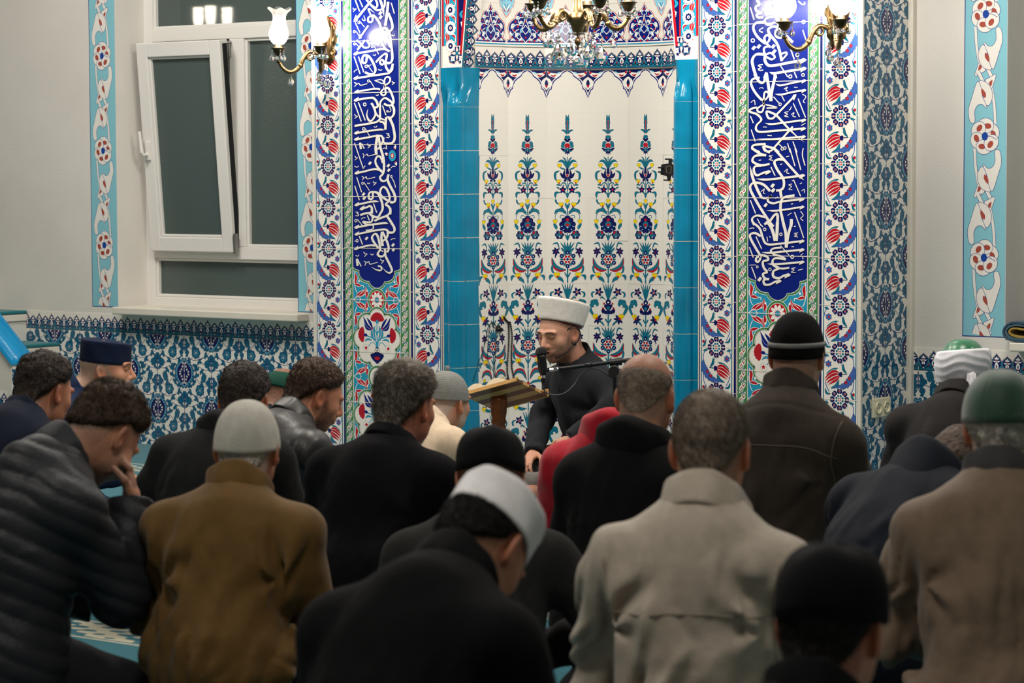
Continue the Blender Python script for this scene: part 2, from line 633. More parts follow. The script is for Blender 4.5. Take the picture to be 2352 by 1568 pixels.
    def mirrored(self):
        """this drawing and its mirror image about x = 0"""
        r = Pat()
        a = Pat().merge(self)
        b_ = Pat().merge(self, ((-1, 0), (0, 1)))
        for w_ in b_.v:
            w_[:, 2] += 0.5 * HSTEP
        r.v, r.f, r.m, r.n = a.v + b_.v, a.f + [f + a.n for f in b_.f], a.m + b_.m, a.n + b_.n
        r.h = self.h
        return r

    def arrays(self):
        return np.concatenate(self.v), np.concatenate(self.f), np.array(self.m)


class TileMesh:
    def __init__(self):
        self.v, self.f, self.m, self.n = [], [], [], 0

    def stamp(self, pat, fn, flip=False):
        """fn maps (n,3) pattern points to world points"""
        v, f, m = pat.arrays() if isinstance(pat, Pat) else pat
        self.v.append(fn(v))
        self.f.append((f[:, ::-1] if flip else f) + self.n)
        self.m.append(m)
        self.n += len(v)

    def build(self, name, parent, label=None):
        v, f, m = np.concatenate(self.v), np.concatenate(self.f), np.concatenate(self.m)
        a, b_, c_ = v[f[:, 0]], v[f[:, 1]], v[f[:, 2]]
        if hasattr(self, 'face_dir'):
            d = self.face_dir(a)
            bad = np.einsum('ij,ij->i', np.cross(b_ - a, c_ - a), d) < 0
            f[bad] = f[bad][:, ::-1]
        used = np.unique(m)
        rem = np.zeros(len(PKEYS), int)
        rem[used] = np.arange(len(used))
        o = link_mesh(name, v, f, [PAL[PKEYS[i]] for i in used], parent, rem[m])
        if label:
            o['label'] = label
        return o


def flat_map(o, ax, ay, nrm, tilt=0.0, mirror=False, w=0.2):
    o, ax, ay, nrm = (np.array(a, float) for a in (o, ax, ay, nrm))
    ta, tb = RNG.normal(0, 1, 2) * tilt

    def fn(v):
        x = (w - v[:, 0]) if mirror else v[:, 0]
        return o + x[:, None] * ax + v[:, 1][:, None] * ay + (v[:, 2] + ta * (x - w / 2) + tb * (v[:, 1] - w / 2))[:, None] * nrm
    return fn


def zpx(x0, y0, w, wm, h=None, hm=None):
    """drawing units of a photo enlargement: origin at (x0, y0), w pixels across = wm metres (and h down = hm)"""
    kx = wm / w
    ky = (hm / h) if h else kx
    return lambda x, y: ((x - x0) * kx, (y0 - y) * ky)


# ---- tulip border tile, 20 x 20 cm (rosette straddles the joint below)
def border_tile():
    p = Pat(1000.0 ** -1)          # millimetres
    p.rect('grout', 0, 0, 200, 200.4)
    p.rect('cream', 1, 1, 199, 199)
    q = lambda x, y: ((x - 80) / 278 * 200, (747 - y) / 367 * 200)
    for x0, x1, m in ((4, 9, 'navy'), (14, 19, 'teal'), (172, 177, 'teal'), (185, 197, 'navy')):
        p.rect(m, x0, 1, x1, 199)
    # stems
    p.line('blue', [q(138, 400), q(120, 435), q(116, 490)], 4)
    p.line('blue', [q(296, 392), q(316, 440), q(312, 470)], 4)
    p.line('blue', [q(312, 610), q(300, 650), q(283, 690)], 4)
    p.line('blue', [q(120, 600), q(122, 660), q(140, 700)], 4)
    for a in ([q(150, 395), q(135, 405), q(112, 412)], [q(285, 412), q(305, 402), q(318, 400)], [q(136, 690), q(125, 730), q(110, 742)]):
        p.leaf('teal', a, 9, 'ink', 1)
    for a, w in (([q(190, 462), q(186, 510), q(162, 545)], 12), ([q(222, 500), q(255, 515), q(290, 545), q(300, 570)], 13), ([q(216, 590), q(235, 640), q(275, 662)], 14),
                 ([q(200, 470), q(190, 490), q(178, 530)], 5), ([q(312, 660), q(300, 700), q(270, 705)], 9)):
        p.leaf('teal', a, w, 'ink', 1)
    # saz leaf
    p.leaf('blue', [q(118, 474), q(118, 530), q(140, 590), q(185, 640), q(258, 654)], 31, 'ink', 1.6, teeth=10, pk=0.5, n=12)
    for c in ((147, 578), (170, 612)):
        p.flower('red', q(*c), 7.5, 5, out='ink', ow=0.8)
        p.circ('blue', q(*c), 1.6, 8)
    # tulip
    p.line('ink', [q(162, 546), q(200, 549)], 3.5)
    for a, w in (([q(208, 540), q(250, 526), q(286, 552), q(318, 596)], 12), ([q(208, 558), q(234, 594), q(262, 614), q(292, 636)], 11.5), ([q(206, 553), q(245, 578), q(278, 600), q(304, 626)], 11.5), ([q(205, 546), q(250, 552), q(284, 576), q(313, 612)], 12)):
        p.leaf('white', a, w + 2.6, pk=0.4)
        p.leaf('red', a, w, pk=0.4)
    p.circ('navy', q(207, 549), 9, 12, 10)
    p.circ('navy', q(202, 540), 6, 10)
    p.circ('navy', q(203, 560), 6, 10)
    # small blue flower and berry
    p.flower('blue', q(288, 470), 13, 6, out='ink', ow=1.2, dot='red', dr=0.36)
    p.circ('ink', q(119, 703), 7)
    p.circ('red', q(119, 703), 5.6)
    # rosette on the lower joint
    tile, p = p, Pat(1000.0 ** -1)
    c = q(212, 747)
    for i in range(8):
        a = PI / 8 * 0 + 2 * PI * i / 8 + PI / 2
        x, y = c[0] + 34 * math.cos(a), c[1] + 34 * math.sin(a)
        p.circ('white', (x, y), 14.6, 12, 14.6)
    for i in range(8):
        a = 2 * PI * i / 8 + PI / 2
        for s in (-0.14, 0.14):
            p.circ('navy', (c[0] + 35.5 * math.cos(a + s), c[1] + 35.5 * math.sin(a + s)), 11.4, 10, 8.2, a)
        p.circ('white', (c[0] + 36 * math.cos(a), c[1] + 36 * math.sin(a)), 4.8, 8)
        p.circ('red', (c[0] + 36 * math.cos(a), c[1] + 36 * math.sin(a)), 4.0, 8)
    p.circ('white', c, 22, 16)
    for i in range(8):
        a = 2 * PI * i / 8 + PI / 8 + PI / 2
        p.circ('teal', (c[0] + 16 * math.cos(a), c[1] + 16 * math.sin(a)), 5.6, 10, 5.2)
    for i in range(6):
        a = 2 * PI * i / 6
        p.circ('red', (c[0] + 6 * math.cos(a), c[1] + 6 * math.sin(a)), 3.0, 8)
    p.rect('grout', 0, -1.0, 200, 1.0)
    return tile, p


# ---- chain strip, one link 50 x 50 mm
def chain_link(w=50.0, h=50.0):
    p = Pat(0.001)
    for sgn in (1, -1):
        cx, cy = w / 2 + sgn * 7, h / 2 + sgn * 8.5
        p.circ('white', (cx - sgn * 2, cy), 11.5, 14, 13.5)
        p.circ('green', (cx - sgn * 2, cy), 8.3, 14, 10.4)
        p.leaf('white', [(cx - sgn * 6, cy - sgn * 14), (cx - sgn * 1, cy - sgn * 4), (cx - sgn * 1.5, cy + sgn * 8)], 10.5, pk=0.62)
        p.leaf('red', [(cx - sgn * 4, cy - sgn * 10), (cx - sgn * 1, cy - sgn * 3), (cx - sgn * 1.5, cy + sgn * 6)], 7.4, pk=0.62)
    p.line('white', [(w / 2 - 13, 3), (w / 2 - 4, h * 0.34), (w / 2 + 4, h * 0.66), (w / 2 + 13, h - 3)], 2.4)
    for y in (0,):
        for s in (-1, 1):
            p.line('greyblue', [(w / 2 - 12, y - s * 6), (w / 2, y), (w / 2 + 12, y + s * 6)], 3.6)
        for s in (-1, 1):
            p.leaf('white', [(w / 2 + s * 19, y + 5), (w / 2 + s * 14, y), (w / 2 + s * 19, y - 5)], 4)
            p.leaf('white', [(w / 2 + s * 10, y), (w / 2 + s * 17, y)], 3.6)
    return p


# ---- crest frieze tile, 20 x 9 cm: tall and small points in turn
def crest(p, cx, s, tall):
    H = 88 if tall else 76
    k2 = (H - 54) / 36.0
    top = lambda k, e: [(cx - 25 * s - e * 0.3, 20), (cx - 25 * s - e * 0.3, 53 + e * 0.6), (cx - 21 * s - e * 0.8, 57 + e * 0.7), (cx - 17.5 * s - e * 0.8, 54 + 10 * k2 + e), (cx - 14 * s - e * 0.8, 54 + 16 * k2 + e), (cx - 8.5 * s - e * 0.6, 54 + 22 * k2 + e), (cx - 3.5 * s - e * 0.3, 54 + 29 * k2 + e), (cx, H + e * 1.2)]
    for m, e in (('red', 2.6), ('teal', 1.2), ('ink', -1.8), ('navy', -2.8)):
        l = top(1, e)
        if m in ('ink', 'navy'):
            l = [(cx, 21 + e), (cx - 8, 23 + e), (cx - 15, 29 - e), (cx - 21 - e, 38), (cx - 22.5 - e, 47)] + l[2:]
        r = [(2 * cx - x, y) for x, y in l][::-1]
        p.poly(m, l + (r[1:-1] if m in ('ink', 'navy') else r[1:]))
    y0 = 0 if tall else -8
    p.circ('white', (cx, 70 + y0), 3.6, 10, 5.5)
    for s_ in (-1, 1):
        p.leaf('white', [(cx, 62 + y0), (cx + s_ * 6, 66 + y0), (cx + s_ * 10, 63 + y0)], 7)
        p.leaf('white', [(cx, 58 + y0), (cx + s_ * 9, 54 + y0), (cx + s_ * 17, 58 + y0)], 6)
    p.circ('red', (cx, 60 + y0), 2.2, 8)
    if tall:
        p.blob('white', [(cx, 53), (cx - 9, 38), (cx - 8, 27), (cx, 23), (cx + 8, 27), (cx + 9, 38)])
        p.circ('teal', (cx, 34), 4, 10, 7)
        p.circ('red', (cx, 29), 3.4, 10, 3)
    else:
        for s_ in (-1, 1):
            p.circ('white', (cx + s_ * 4.5, 34), 3.8, 10, 6)
        p.circ('white', (cx, 41), 3, 8)
        p.circ('red', (cx, 31), 2, 8)


def crest_tile(top=100.0):
    p = Pat(0.001)
    p.rect('grout', 0, 0, 200, top)
    p.rect('cream', 0.8, 0.8, 199.2, top - 0.8)
    p.rect('red', 0.8, 40, 199.2, 54)
    p.rect('teal', 0.8, 5, 199.2, 52.5)
    p.rect('ink', 0.8, 1, 199.2, 5)
    for i, (cx, tall) in enumerate(((25, 0), (75, 1), (125, 0), (175, 1))):
        crest(p, cx, 1.0, tall)
    for cx in (0.8 + 24.2, 75, 125, 175):
        p.line('ink', [(cx - 25, 26), (cx - 14, 14), (cx, 22), (cx + 14, 14), (cx + 24.5, 26)], 4)
        p.circ('cream', (cx, 15), 4, 8, 3)
        p.circ('red', (cx, 12), 3, 8, 2.2)
    for cx in (50, 100, 150):
        p.circ('red', (cx, 27), 4.5, 10, 5)
        p.circ('ink', (cx, 23), 5.5, 10, 3.4)
    return p


# ---- blue and teal dado tile: quarter medallions at the lower left and upper right corner
def dado_tile():
    p = Pat(0.001)
    p.rect('grout', 0, 0, 200, 200)
    p.rect('cream', 0.8, 0.8, 199.2, 199.2)
    q = lambda x, y: ((x - 295) / 334 * 200, (886 - y) / 446 * 200)
    T, N = 'wteal', 'wnavy'
    for a in ([q(520, 470), q(440, 560), q(400, 690), q(330, 760)], [q(600, 640), q(520, 700), q(440, 800), q(400, 870)], [q(300, 480), q(330, 560), q(395, 600)],
              [q(620, 860), q(560, 800), q(480, 720)], [q(330, 690), q(420, 730), q(540, 690)], [q(380, 470), q(420, 560), q(440, 640)], [q(470, 800), q(540, 840), q(600, 830)]):
        p.line(N, a, 3.2)
    # rose
    c = q(440, 640)
    for k, r in ((N, 31), (T, 28.5)):
        for i in range(7):
            a = 2 * PI * i / 7
            p.circ(k, (c[0] + r * 0.62 * math.cos(a), c[1] + r * 0.62 * math.sin(a)), r * 0.46, 10)
    for i in range(5):
        a = 0.5 + 2 * PI * i / 5
        p.line('sky', [(c[0] + 9 * math.cos(a), c[1] + 9 * math.sin(a)), (c[0] + 18 * math.cos(a + .5), c[1] + 18 * math.sin(a + .5)), (c[0] + 13 * math.cos(a + 1.1), c[1] + 13 * math.sin(a + 1.1))], 1.3)
    p.circ('cream', c, 5, 10)
    p.circ(N, c, 2.5, 8)
    # thistle and pomegranate flowers
    for c0, ang, s in ((q(395, 505), 1.9, 1.35), (q(570, 770), 0.5, 1.4), (q(345, 815), 2.6, 1.15)):
        for k, e in ((N, 2.2), (T, 0)):
            for da, ln in ((0, 30), (0.45, 26), (-0.45, 26), (0.9, 18), (-0.9, 18)):
                b_ = (c0[0] + ln * s * math.cos(ang + da), c0[1] + ln * s * math.sin(ang + da))
                p.leaf(k, [c0, b_], 11 * s + e)
            p.circ(k, c0, 12 * s + e * 0.6, 12, 14 * s + e * 0.6)
        p.circ('cream', (c0[0] - 13 * s * math.cos(ang), c0[1] - 13 * s * math.sin(ang)), 4, 8)
    # leaf sprays
    for c0, ang in ((q(500, 560), 0.7), (q(545, 660), -0.3), (q(345, 660), 2.7), (q(430, 775), -1.7), (q(470, 480), 1.2), (q(330, 590), 2.0), (q(600, 560), 1.8), (q(500, 845), -0.8), (q(300 + 70, 730), 3.4),
                    (q(610, 700), 0.2), (q(380, 850), -1.2), (q(540, 520), 2.4), (q(470, 730), -0.6), (q(350, 520), -2.2), (q(560, 610), 1.4), (q(455, 850), 2.0), (q(400, 560), -0.4), (q(590, 480), -2.4)):
        for da, ln in ((0.0, 29), (1.0, 24), (-1.0, 24)):
            b_ = (c0[0] + ln * math.cos(ang + da), c0[1] + ln * math.sin(ang + da))
            p.leaf(T, [c0, b_], 13.5, N, 1.0)
    # corner sprays (the other two corners)
    for cx, cy, s in ((0, 200, -1), (200, 0, 1)):
        for i in range(3):
            y = cy + s * (18 + 26 * i)
            sx = 1 if cx == 0 else -1
            p.leaf(T, [(cx + sx * 3, y), (cx + sx * 17, y + s * 8), (cx + sx * 24, y + s * 28)], 15, N, 1.0)
        p.line(N, [(cx + (1.6 if cx == 0 else -1.6), cy + s * 3), (cx + (1.6 if cx == 0 else -1.6), cy + s * 84)], 2.4)
    # quarter medallions
    for cx, cy, sx, sy in ((0, 0, 1, 1), (200, 200, -1, -1)):
        W, H = 57, 72
        arc = lambda k: [(cx + sx * (W + k) * math.sin(t * PI / 2) ** 0.9, cy + sy * (H + k * 1.2) * (1 - t) ** 0.85) for t in np.linspace(0, 1, 14)]
        for i in range(6):
            t = (i + 0.5) / 6
            x, y = cx + sx * (W + 6) * math.sin(t * PI / 2) ** 0.9, cy + sy * (H + 7) * (1 - t) ** 0.85
            x = min(max(x, 9), 191)
            y = min(max(y, 9), 191)
            p.circ(N, (x, y), 9.5, 10)
            p.circ(T, (x, y), 8.2, 10)
            p.circ('sky', (x, y), 2.6, 8)
        for m, k in ((T, 3.5), ('sky', 0.5), ('navy', -2.5)):
            p.poly(m, [(cx, cy)] + arc(k))
        p.line('cream', [(cx + sx * 1.5, cy + sy * 4), (cx + sx * 1.5, cy + sy * 58)], 1.8)
        for (x, y, a) in ((14, 34, 1.1), (20, 20, 0.7), (12, 52, 1.3), (34, 10, 0.4)):
            for da in (-0.35, 0.0, 0.35):
                p.leaf('cream', [(cx + sx * x * 0.7, cy + sy * (y - 6)), (cx + sx * (x * 0.7 + 15 * math.cos(a + da)), cy + sy * (y - 6 + 15 * math.sin(a + da)))], 3.4)
    return p


# ---- niche tiles: right halves drawn from the middle line, then mirrored
def half(fn):
    p = Pat(0.2 / 340.0)
    fn(p)
    b = Pat(0.001)
    b.rect('grout', -100.4, 0, 100.4, 204.5).rect('cream', -99.3, 0.9, 99.3, 203.4)
    return b.merge(p.mirrored(), t=(0, 0))


def row_fn(y_bot, body):
    def fn(p):
        p.o = (0, 0)
        body(p, lambda x, y: (x - 785, (y_bot - y)))
    return fn


def yel(p, c, r=15, red=None):
    for k, e in (('ink', 2), ('yellow', 0)):
        for dx, dy in ((-0.5, 0.35), (0.5, 0.35), (0, -0.35)):
            p.circ(k, (c[0] + dx * r, c[1] + dy * r), r * 0.62 + e, 10)
    if red:
        p.circ('red', (c[0] + red[0], c[1] + red[1]), r * 0.42, 8)


def rA(p, q):
    p.leaf('teal', [q(785, 236), q(785, 160), q(796, 78)], 28, 'ink', 2, teeth=5)
    p.line('red', [q(785, 215), q(787, 130)], 4)
    p.leaf('teal', [q(787, 242), q(808, 212), q(836, 206)], 13, 'ink', 2)
    p.leaf('teal', [q(786, 232), q(793, 215), q(797, 198)], 6, 'ink', 1)
    p.circ('ink', q(793, 264), 15)
    p.circ('teal', q(792, 264), 13)
    p.leaf('navy', [q(785, 305), q(795, 288), q(814, 276)], 20, 'ink', 1)
    for c, r in ((q(815, 315), 17), (q(822, 334), 14)):
        p.circ('ink', c, r + 2)
        p.circ('teal', c, r)
    p.circ('white', q(785, 330), 24)
    p.circ('red', q(790, 330), 18)
    p.leaf('navy', [q(785, 372), q(812, 368), q(842, 350)], 22, 'ink', 1)
    p.leaf('navy', [q(785, 355), q(800, 350), q(815, 345)], 10)
    p.circ('teal', q(785, 360), 13, 10, 9)
    p.leaf('teal', [q(795, 372), q(818, 380)], 16, 'ink', 1)
    p.leaf('navy', [q(788, 374), q(804, 402)], 15)
    p.leaf('navy', [q(785, 375), q(785, 412)], 10)


def rB(p, q):
    p.line('teal', [q(785, 758), q(785, 420)], 7)
    p.leaf('teal', [q(788, 510), q(800, 450), q(826, 420)], 12, 'ink', 1.5)
    p.leaf('teal', [q(788, 525), q(812, 468), q(838, 454), q(864, 466)], 20, 'ink', 1.5)
    p.leaf('teal', [q(792, 525), q(828, 516), q(846, 506)], 11, 'ink', 1.5)
    yel(p, q(850, 493), 16)
    for a, w in (([q(785, 600), q(785, 500)], 26), ([q(788, 598), q(812, 570), q(806, 522)], 20), ([q(788, 600), q(822, 580), q(845, 548)], 24), ([q(788, 600), q(806, 615), q(812, 622)], 20)):
        p.leaf('navy', a, w, 'ink', 1)
    p.circ('white', q(785, 573), 13)
    p.circ('red', q(785, 573), 10, 12, 12)
    p.leaf('teal', [q(842, 532), q(882, 552), q(884, 595), q(868, 618)], 18, 'ink', 1.5)
    yel(p, q(856, 622), 16, (-4, -12))
    p.leaf('teal', [q(832, 655), q(860, 648), q(876, 652)], 12, 'ink', 1.5)
    p.leaf('teal', [q(788, 690), q(800, 640), q(825, 634), q(842, 660)], 9, 'ink', 1.2)
    p.leaf('teal', [q(815, 668), q(820, 645)], 12, 'ink', 1)
    p.leaf('teal', [q(842, 690), q(862, 672), q(876, 672)], 12, 'ink', 1)
    p.flower('navy', q(822, 690), 27, 5, out='white', ow=2, dot='red', dr=0.3)
    p.leaf('teal', [q(788, 756), q(795, 720), q(818, 712)], 11, 'ink', 1.2)
    p.leaf('teal', [q(840, 712), q(880, 715), q(884, 757)], 19, 'ink', 1.5, pk=0.6)


def rC(p, q):
    p.line('teal', [q(785, 1098), q(785, 800)], 9)
    p.leaf('teal', [q(884, 758), q(872, 790), q(838, 806)], 13, 'ink', 1.5, pk=0.2)
    p.leaf('teal', [q(785, 850), q(800, 800), q(800, 792)], 12, 'ink', 1.2)
    yel(p, q(785, 776), 16)
    p.leaf('teal', [q(788, 870), q(820, 850), q(838, 822)], 20, 'ink', 1.5, pk=0.7)
    yel(p, q(836, 806), 19, (-7, -12))
    p.leaf('teal', [q(788, 890), q(830, 850), q(872, 856), q(892, 886)], 26, 'ink', 1.8, teeth=4)
    p.line('teal', [q(868, 870), q(886, 900), q(878, 935)], 5)
    p.line('teal', [q(800, 900), q(835, 890), q(845, 908), q(832, 914)], 6)
    yel(p, q(886, 942), 17)
    p.leaf('teal', [q(872, 1010), q(880, 985), q(900, 955)], 24, 'ink', 1.5, pk=0.6)
    for c, r in ((q(785, 915), 26), (q(812, 932), 24), (q(830, 965), 25), (q(826, 1000), 24), (q(800, 1018), 20)):
        p.circ('white', c, r + 2)
    for c, r in ((q(785, 915), 25), (q(812, 932), 23), (q(830, 965), 24), (q(826, 1000), 23), (q(800, 1018), 19), (q(785, 980), 40)):
        p.circ('navy', c, r)
    p.circ('red', q(785, 928), 13)
    p.circ('teal', q(790, 965), 22)
    p.circ('red', q(785, 970), 17, 12, 12)
    p.circ('sky', q(786, 990), 7)
    for c, a in ((q(838, 985), 0.3), (q(824, 1010), -0.6)):
        p.leaf('sky', [c, (c[0] - 14, c[1] + 8)], 8)
    for k, r in (('white', 17), ('navy', 15)):
        for i in range(6):
            a = 2 * PI * i / 6
            p.circ(k, (66 + 24 * math.cos(a), 50 + 24 * math.sin(a)), r, 10)
    p.circ('red', q(846, 1038), 17)
    p.leaf('teal', [q(822, 1050), q(850, 1056), q(886, 1046)], 20, 'ink', 1.2)
    p.leaf('teal', [q(842, 1078), q(848, 1050), q(860, 1012)], 13, 'ink', 1.2)
    p.circ('white', q(851, 1066), 5)
    p.leaf('teal', [q(788, 1096), q(796, 1062), q(812, 1045)], 12, 'ink', 1.2)


def rD(p, q):
    for x, y in ((785, 1100), (815, 1100), (845, 1106)):
        p.leaf('teal', [q(787, 1200), q(787 + (x - 785) * 0.45, 1150), q(x, y)], 14, 'ink', 1.3, pk=0.35)
    p.leaf('teal', [q(790, 1205), q(824, 1170), q(838, 1150)], 15, 'ink', 1.3)
    p.leaf('teal', [q(846, 1180), q(866, 1120), q(886, 1116), q(912, 1128)], 12, 'ink', 1.3)
    for a in (1.3, 2.4, 3.6, 4.6, 5.6, 0.3):
        p.leaf('navy', [q(880, 1182), (95 + 36 * math.cos(a), 262 + 36 * math.sin(a) - 0)], 17, 'ink', 1)
    p.circ('red', q(880, 1184), 5)
    p.leaf('navy', [q(884, 1205), q(886, 1240)], 11)
    c = q(785, 1248)
    for i in range(6):
        a = PI / 2 + 2 * PI * i / 6
        p.leaf('teal', [(c[0] + 30 * math.cos(a + PI / 6), c[1] + 30 * math.sin(a + PI / 6)), (c[0] + 66 * math.cos(a + PI / 6), c[1] + 66 * math.sin(a + PI / 6))], 16, 'ink', 1)
        x, y = c[0] + 55 * math.cos(a), c[1] + 55 * math.sin(a)
        p.circ('navy', (x, y), 19, 8)
        p.circ('sky', (x, y), 6, 8)
    for i in range(6):
        a = 2 * PI * i / 6
        p.circ('red', (c[0] + 25 * math.cos(a), c[1] + 25 * math.sin(a)), 10.5, 10)
    p.circ('sky', c, 13)
    p.circ('navy', c, 10)
    p.leaf('red', [q(916, 1232), q(898, 1300), q(850, 1338), q(794, 1336)], 26, 'ink', 1.3)
    p.leaf('teal', [q(912, 1232), q(890, 1292), q(848, 1322), q(794, 1332)], 24, 'ink', 1.3, teeth=6)
    p.line('teal', [q(785, 1440), q(785, 1320)], 12)
    p.leaf('teal', [q(788, 1400), q(800, 1370), q(812, 1352)], 10, 'ink', 1.2)
    p.leaf('teal', [q(890, 1280), q(912, 1310), q(906, 1350), q(890, 1362)], 16, 'ink', 1.3)
    p.leaf('teal', [q(815, 1442), q(838, 1410), q(872, 1395)], 30, 'ink', 1.3, pk=0.75)
    yel(p, q(872, 1376), 22, (-4, -14))
    p.leaf('teal', [q(898, 1380), q(925, 1385), q(930, 1420)], 22, 'ink', 1.3)


def rE(p, q0):
    # drawn from a second enlargement: centre x 195, tile bottom y 410, 310 px wide
    q = lambda x, y: ((x - 195) * 340 / 318, (410 - y) * 340 / 390)
    for x in (195, 217, 242):
        p.leaf('teal', [q(196, 175), q(196 + (x - 195) * 0.4, 90), q(x, 5)], 13, 'ink', 1.2, pk=0.4)
    p.line('teal', [q(215, 165), q(245, 130), q(262, 105)], 6)
    p.leaf('teal', [q(220, 160), q(250, 140), q(258, 158)], 10, 'ink', 1.2)
    for i in range(5):
        a = 0.7 + 2 * PI * i / 5
        c = q(268, 90)
        p.leaf('navy', [c, (c[0] + 40 * math.cos(a), c[1] + 40 * math.sin(a))], 19, 'ink', 1)
    p.circ('white', q(268, 90), 10)
    p.circ('red', q(268, 90), 8)
    p.leaf('teal', [q(290, 85), q(322, 100), q(322, 130), q(310, 140)], 15, 'ink', 1.3)
    p.circ('navy', q(195, 185), 23)
    p.circ('white', q(195, 188), 7)
    p.circ('red', q(228, 200), 9)
    p.circ('red', q(236, 245), 10)
    for c, r in ((q(215, 222), 15), (q(204, 240), 16), (q(195, 215), 14)):
        p.circ('navy', c, r)
    p.circ('teal', q(195, 240), 14)
    p.leaf('navy', [q(195, 280), q(215, 285), q(240, 262), q(238, 298)], 26, 'ink', 1)
    p.circ('navy', q(195, 278), 20)
    p.line('teal', [q(195, 410), q(195, 295)], 12)
    p.leaf('teal', [q(198, 385), q(214, 350), q(222, 345)], 12, 'ink', 1.2)
    for c, r in ((q(295, 185), 22), (q(315, 190), 22), (q(288, 205), 18), (q(318, 212), 20)):
        p.circ('ink', c, r + 2)
    for c, r in ((q(295, 185), 22), (q(315, 190), 22), (q(288, 205), 18), (q(318, 212), 20)):
        p.circ('teal', c, r)
    p.leaf('teal', [q(318, 200), q(340, 240), q(318, 300), q(310, 312)], 26, 'ink', 1.5, pk=0.15)
    p.circ('cream', q(300, 222), 10)
    for a in (2.2, 3.1, 3.9, 4.7, 5.5):
        c = q(278, 345)
        p.leaf('navy', [c, (c[0] + 46 * math.cos(a), c[1] + 46 * math.sin(a))], 18, 'ink', 1)
    yel(p, q(298, 322), 21)
    p.circ('red', q(286, 340), 10)
    p.leaf('teal', [q(225, 410), q(245, 380), q(270, 355)], 14, 'ink', 1.2)


def rG(p, q0):
    q = lambda x, y: ((x - 195) * 340 / 318, (1210 - y) * 340 / 390)
    p.line('teal', [q(195, 1205), q(195, 815)], 10)
    p.leaf('red', [q(205, 905), q(240, 825), q(290, 822), q(322, 870)], 26, 'ink', 1.5)
    p.leaf('teal', [q(205, 915), q(245, 840), q(290, 838), q(318, 882)], 24, 'ink', 1.5, teeth=5)
    p.circ('ink', q(290, 897), 15)
    p.leaf('yellow', [q(290, 925), q(290, 875)], 26, 'ink', 1.4)
    p.leaf('teal', [q(200, 960), q(240, 930), q(300, 925), q(325, 965)], 20, 'ink', 1.5)
    p.circ('red', q(197, 942), 12)
    p.leaf('navy', [q(200, 990), q(230, 970), q(262, 985)], 22, 'ink', 1.2)
    p.leaf('teal', [q(200, 1090), q(250, 1030), q(305, 1060)], 24, 'ink', 1.5)
    yel(p, q(292, 1045), 20)
    p.leaf('navy', [q(205, 1130), q(240, 1120), q(285, 1150)], 26, 'ink', 1.2)
    p.leaf('teal', [q(205, 1180), q(260, 1180), q(310, 1130)], 24, 'ink', 1.5)
    yel(p, q(296, 1165), 20)


NICHE_ROWS = {0: half(row_fn(412, rA)), 1: half(row_fn(758, rB)), 2: half(row_fn(1100, rC)), 3: half(row_fn(1445, rD)), 4: half(lambda p: rE(p, None)), 5: half(row_fn(1445, rD)), 6: half(lambda p: rG(p, None))}
NICHE_ROWS[7] = NICHE_ROWS[4]
NICHE_ROWS[8] = NICHE_ROWS[3]
NICHE_ROWS[9] = NICHE_ROWS[2]


# ---- hood: pendant tile, arabesque tile, and the tile above with drop medallions
def pendant():
    p = Pat(0.001)
    p.rect('grout', -100.4, 0, 100.4, 204.5).rect('cream', -99.3, 0.9, 99.3, 203.4)
    h = Pat(0.001)
    out = [(100, 203), (0, 203), (3, 196), (14, 192), (26, 182), (30, 172), (48, 160), (62, 148), (72, 128), (74, 112), (84, 106), (92, 86), (100, 68)]
    for m, e in (('cobalt', 0), ('white', 4), ('navy', 7)):
        h.poly(m, [(x + (e if 0 < x < 100 else e * 0.4) * (0 if x == 100 else 1), y + (e if y < 200 else 0)) for x, y in out])
    h.leaf('white', [(20, 196), (48, 178), (80, 182), (96, 198)], 20)
    h.leaf('red', [(50, 182), (66, 174), (80, 180)], 8)
    h.leaf('white', [(99, 170), (84, 150), (80, 132), (92, 116)], 16)
    h.leaf('sky', [(30, 194), (50, 186)], 7)
    h.circ('red', (88, 190), 6)
    h.blob('white', [(100, 168), (86, 140), (92, 118), (100, 112)])
    h.blob('navy', [(100, 158), (91, 142), (94, 128), (100, 122)])
    h.blob('red', [(100, 132), (93, 128), (100, 118)])
    p.merge(h.mirrored())
    return p


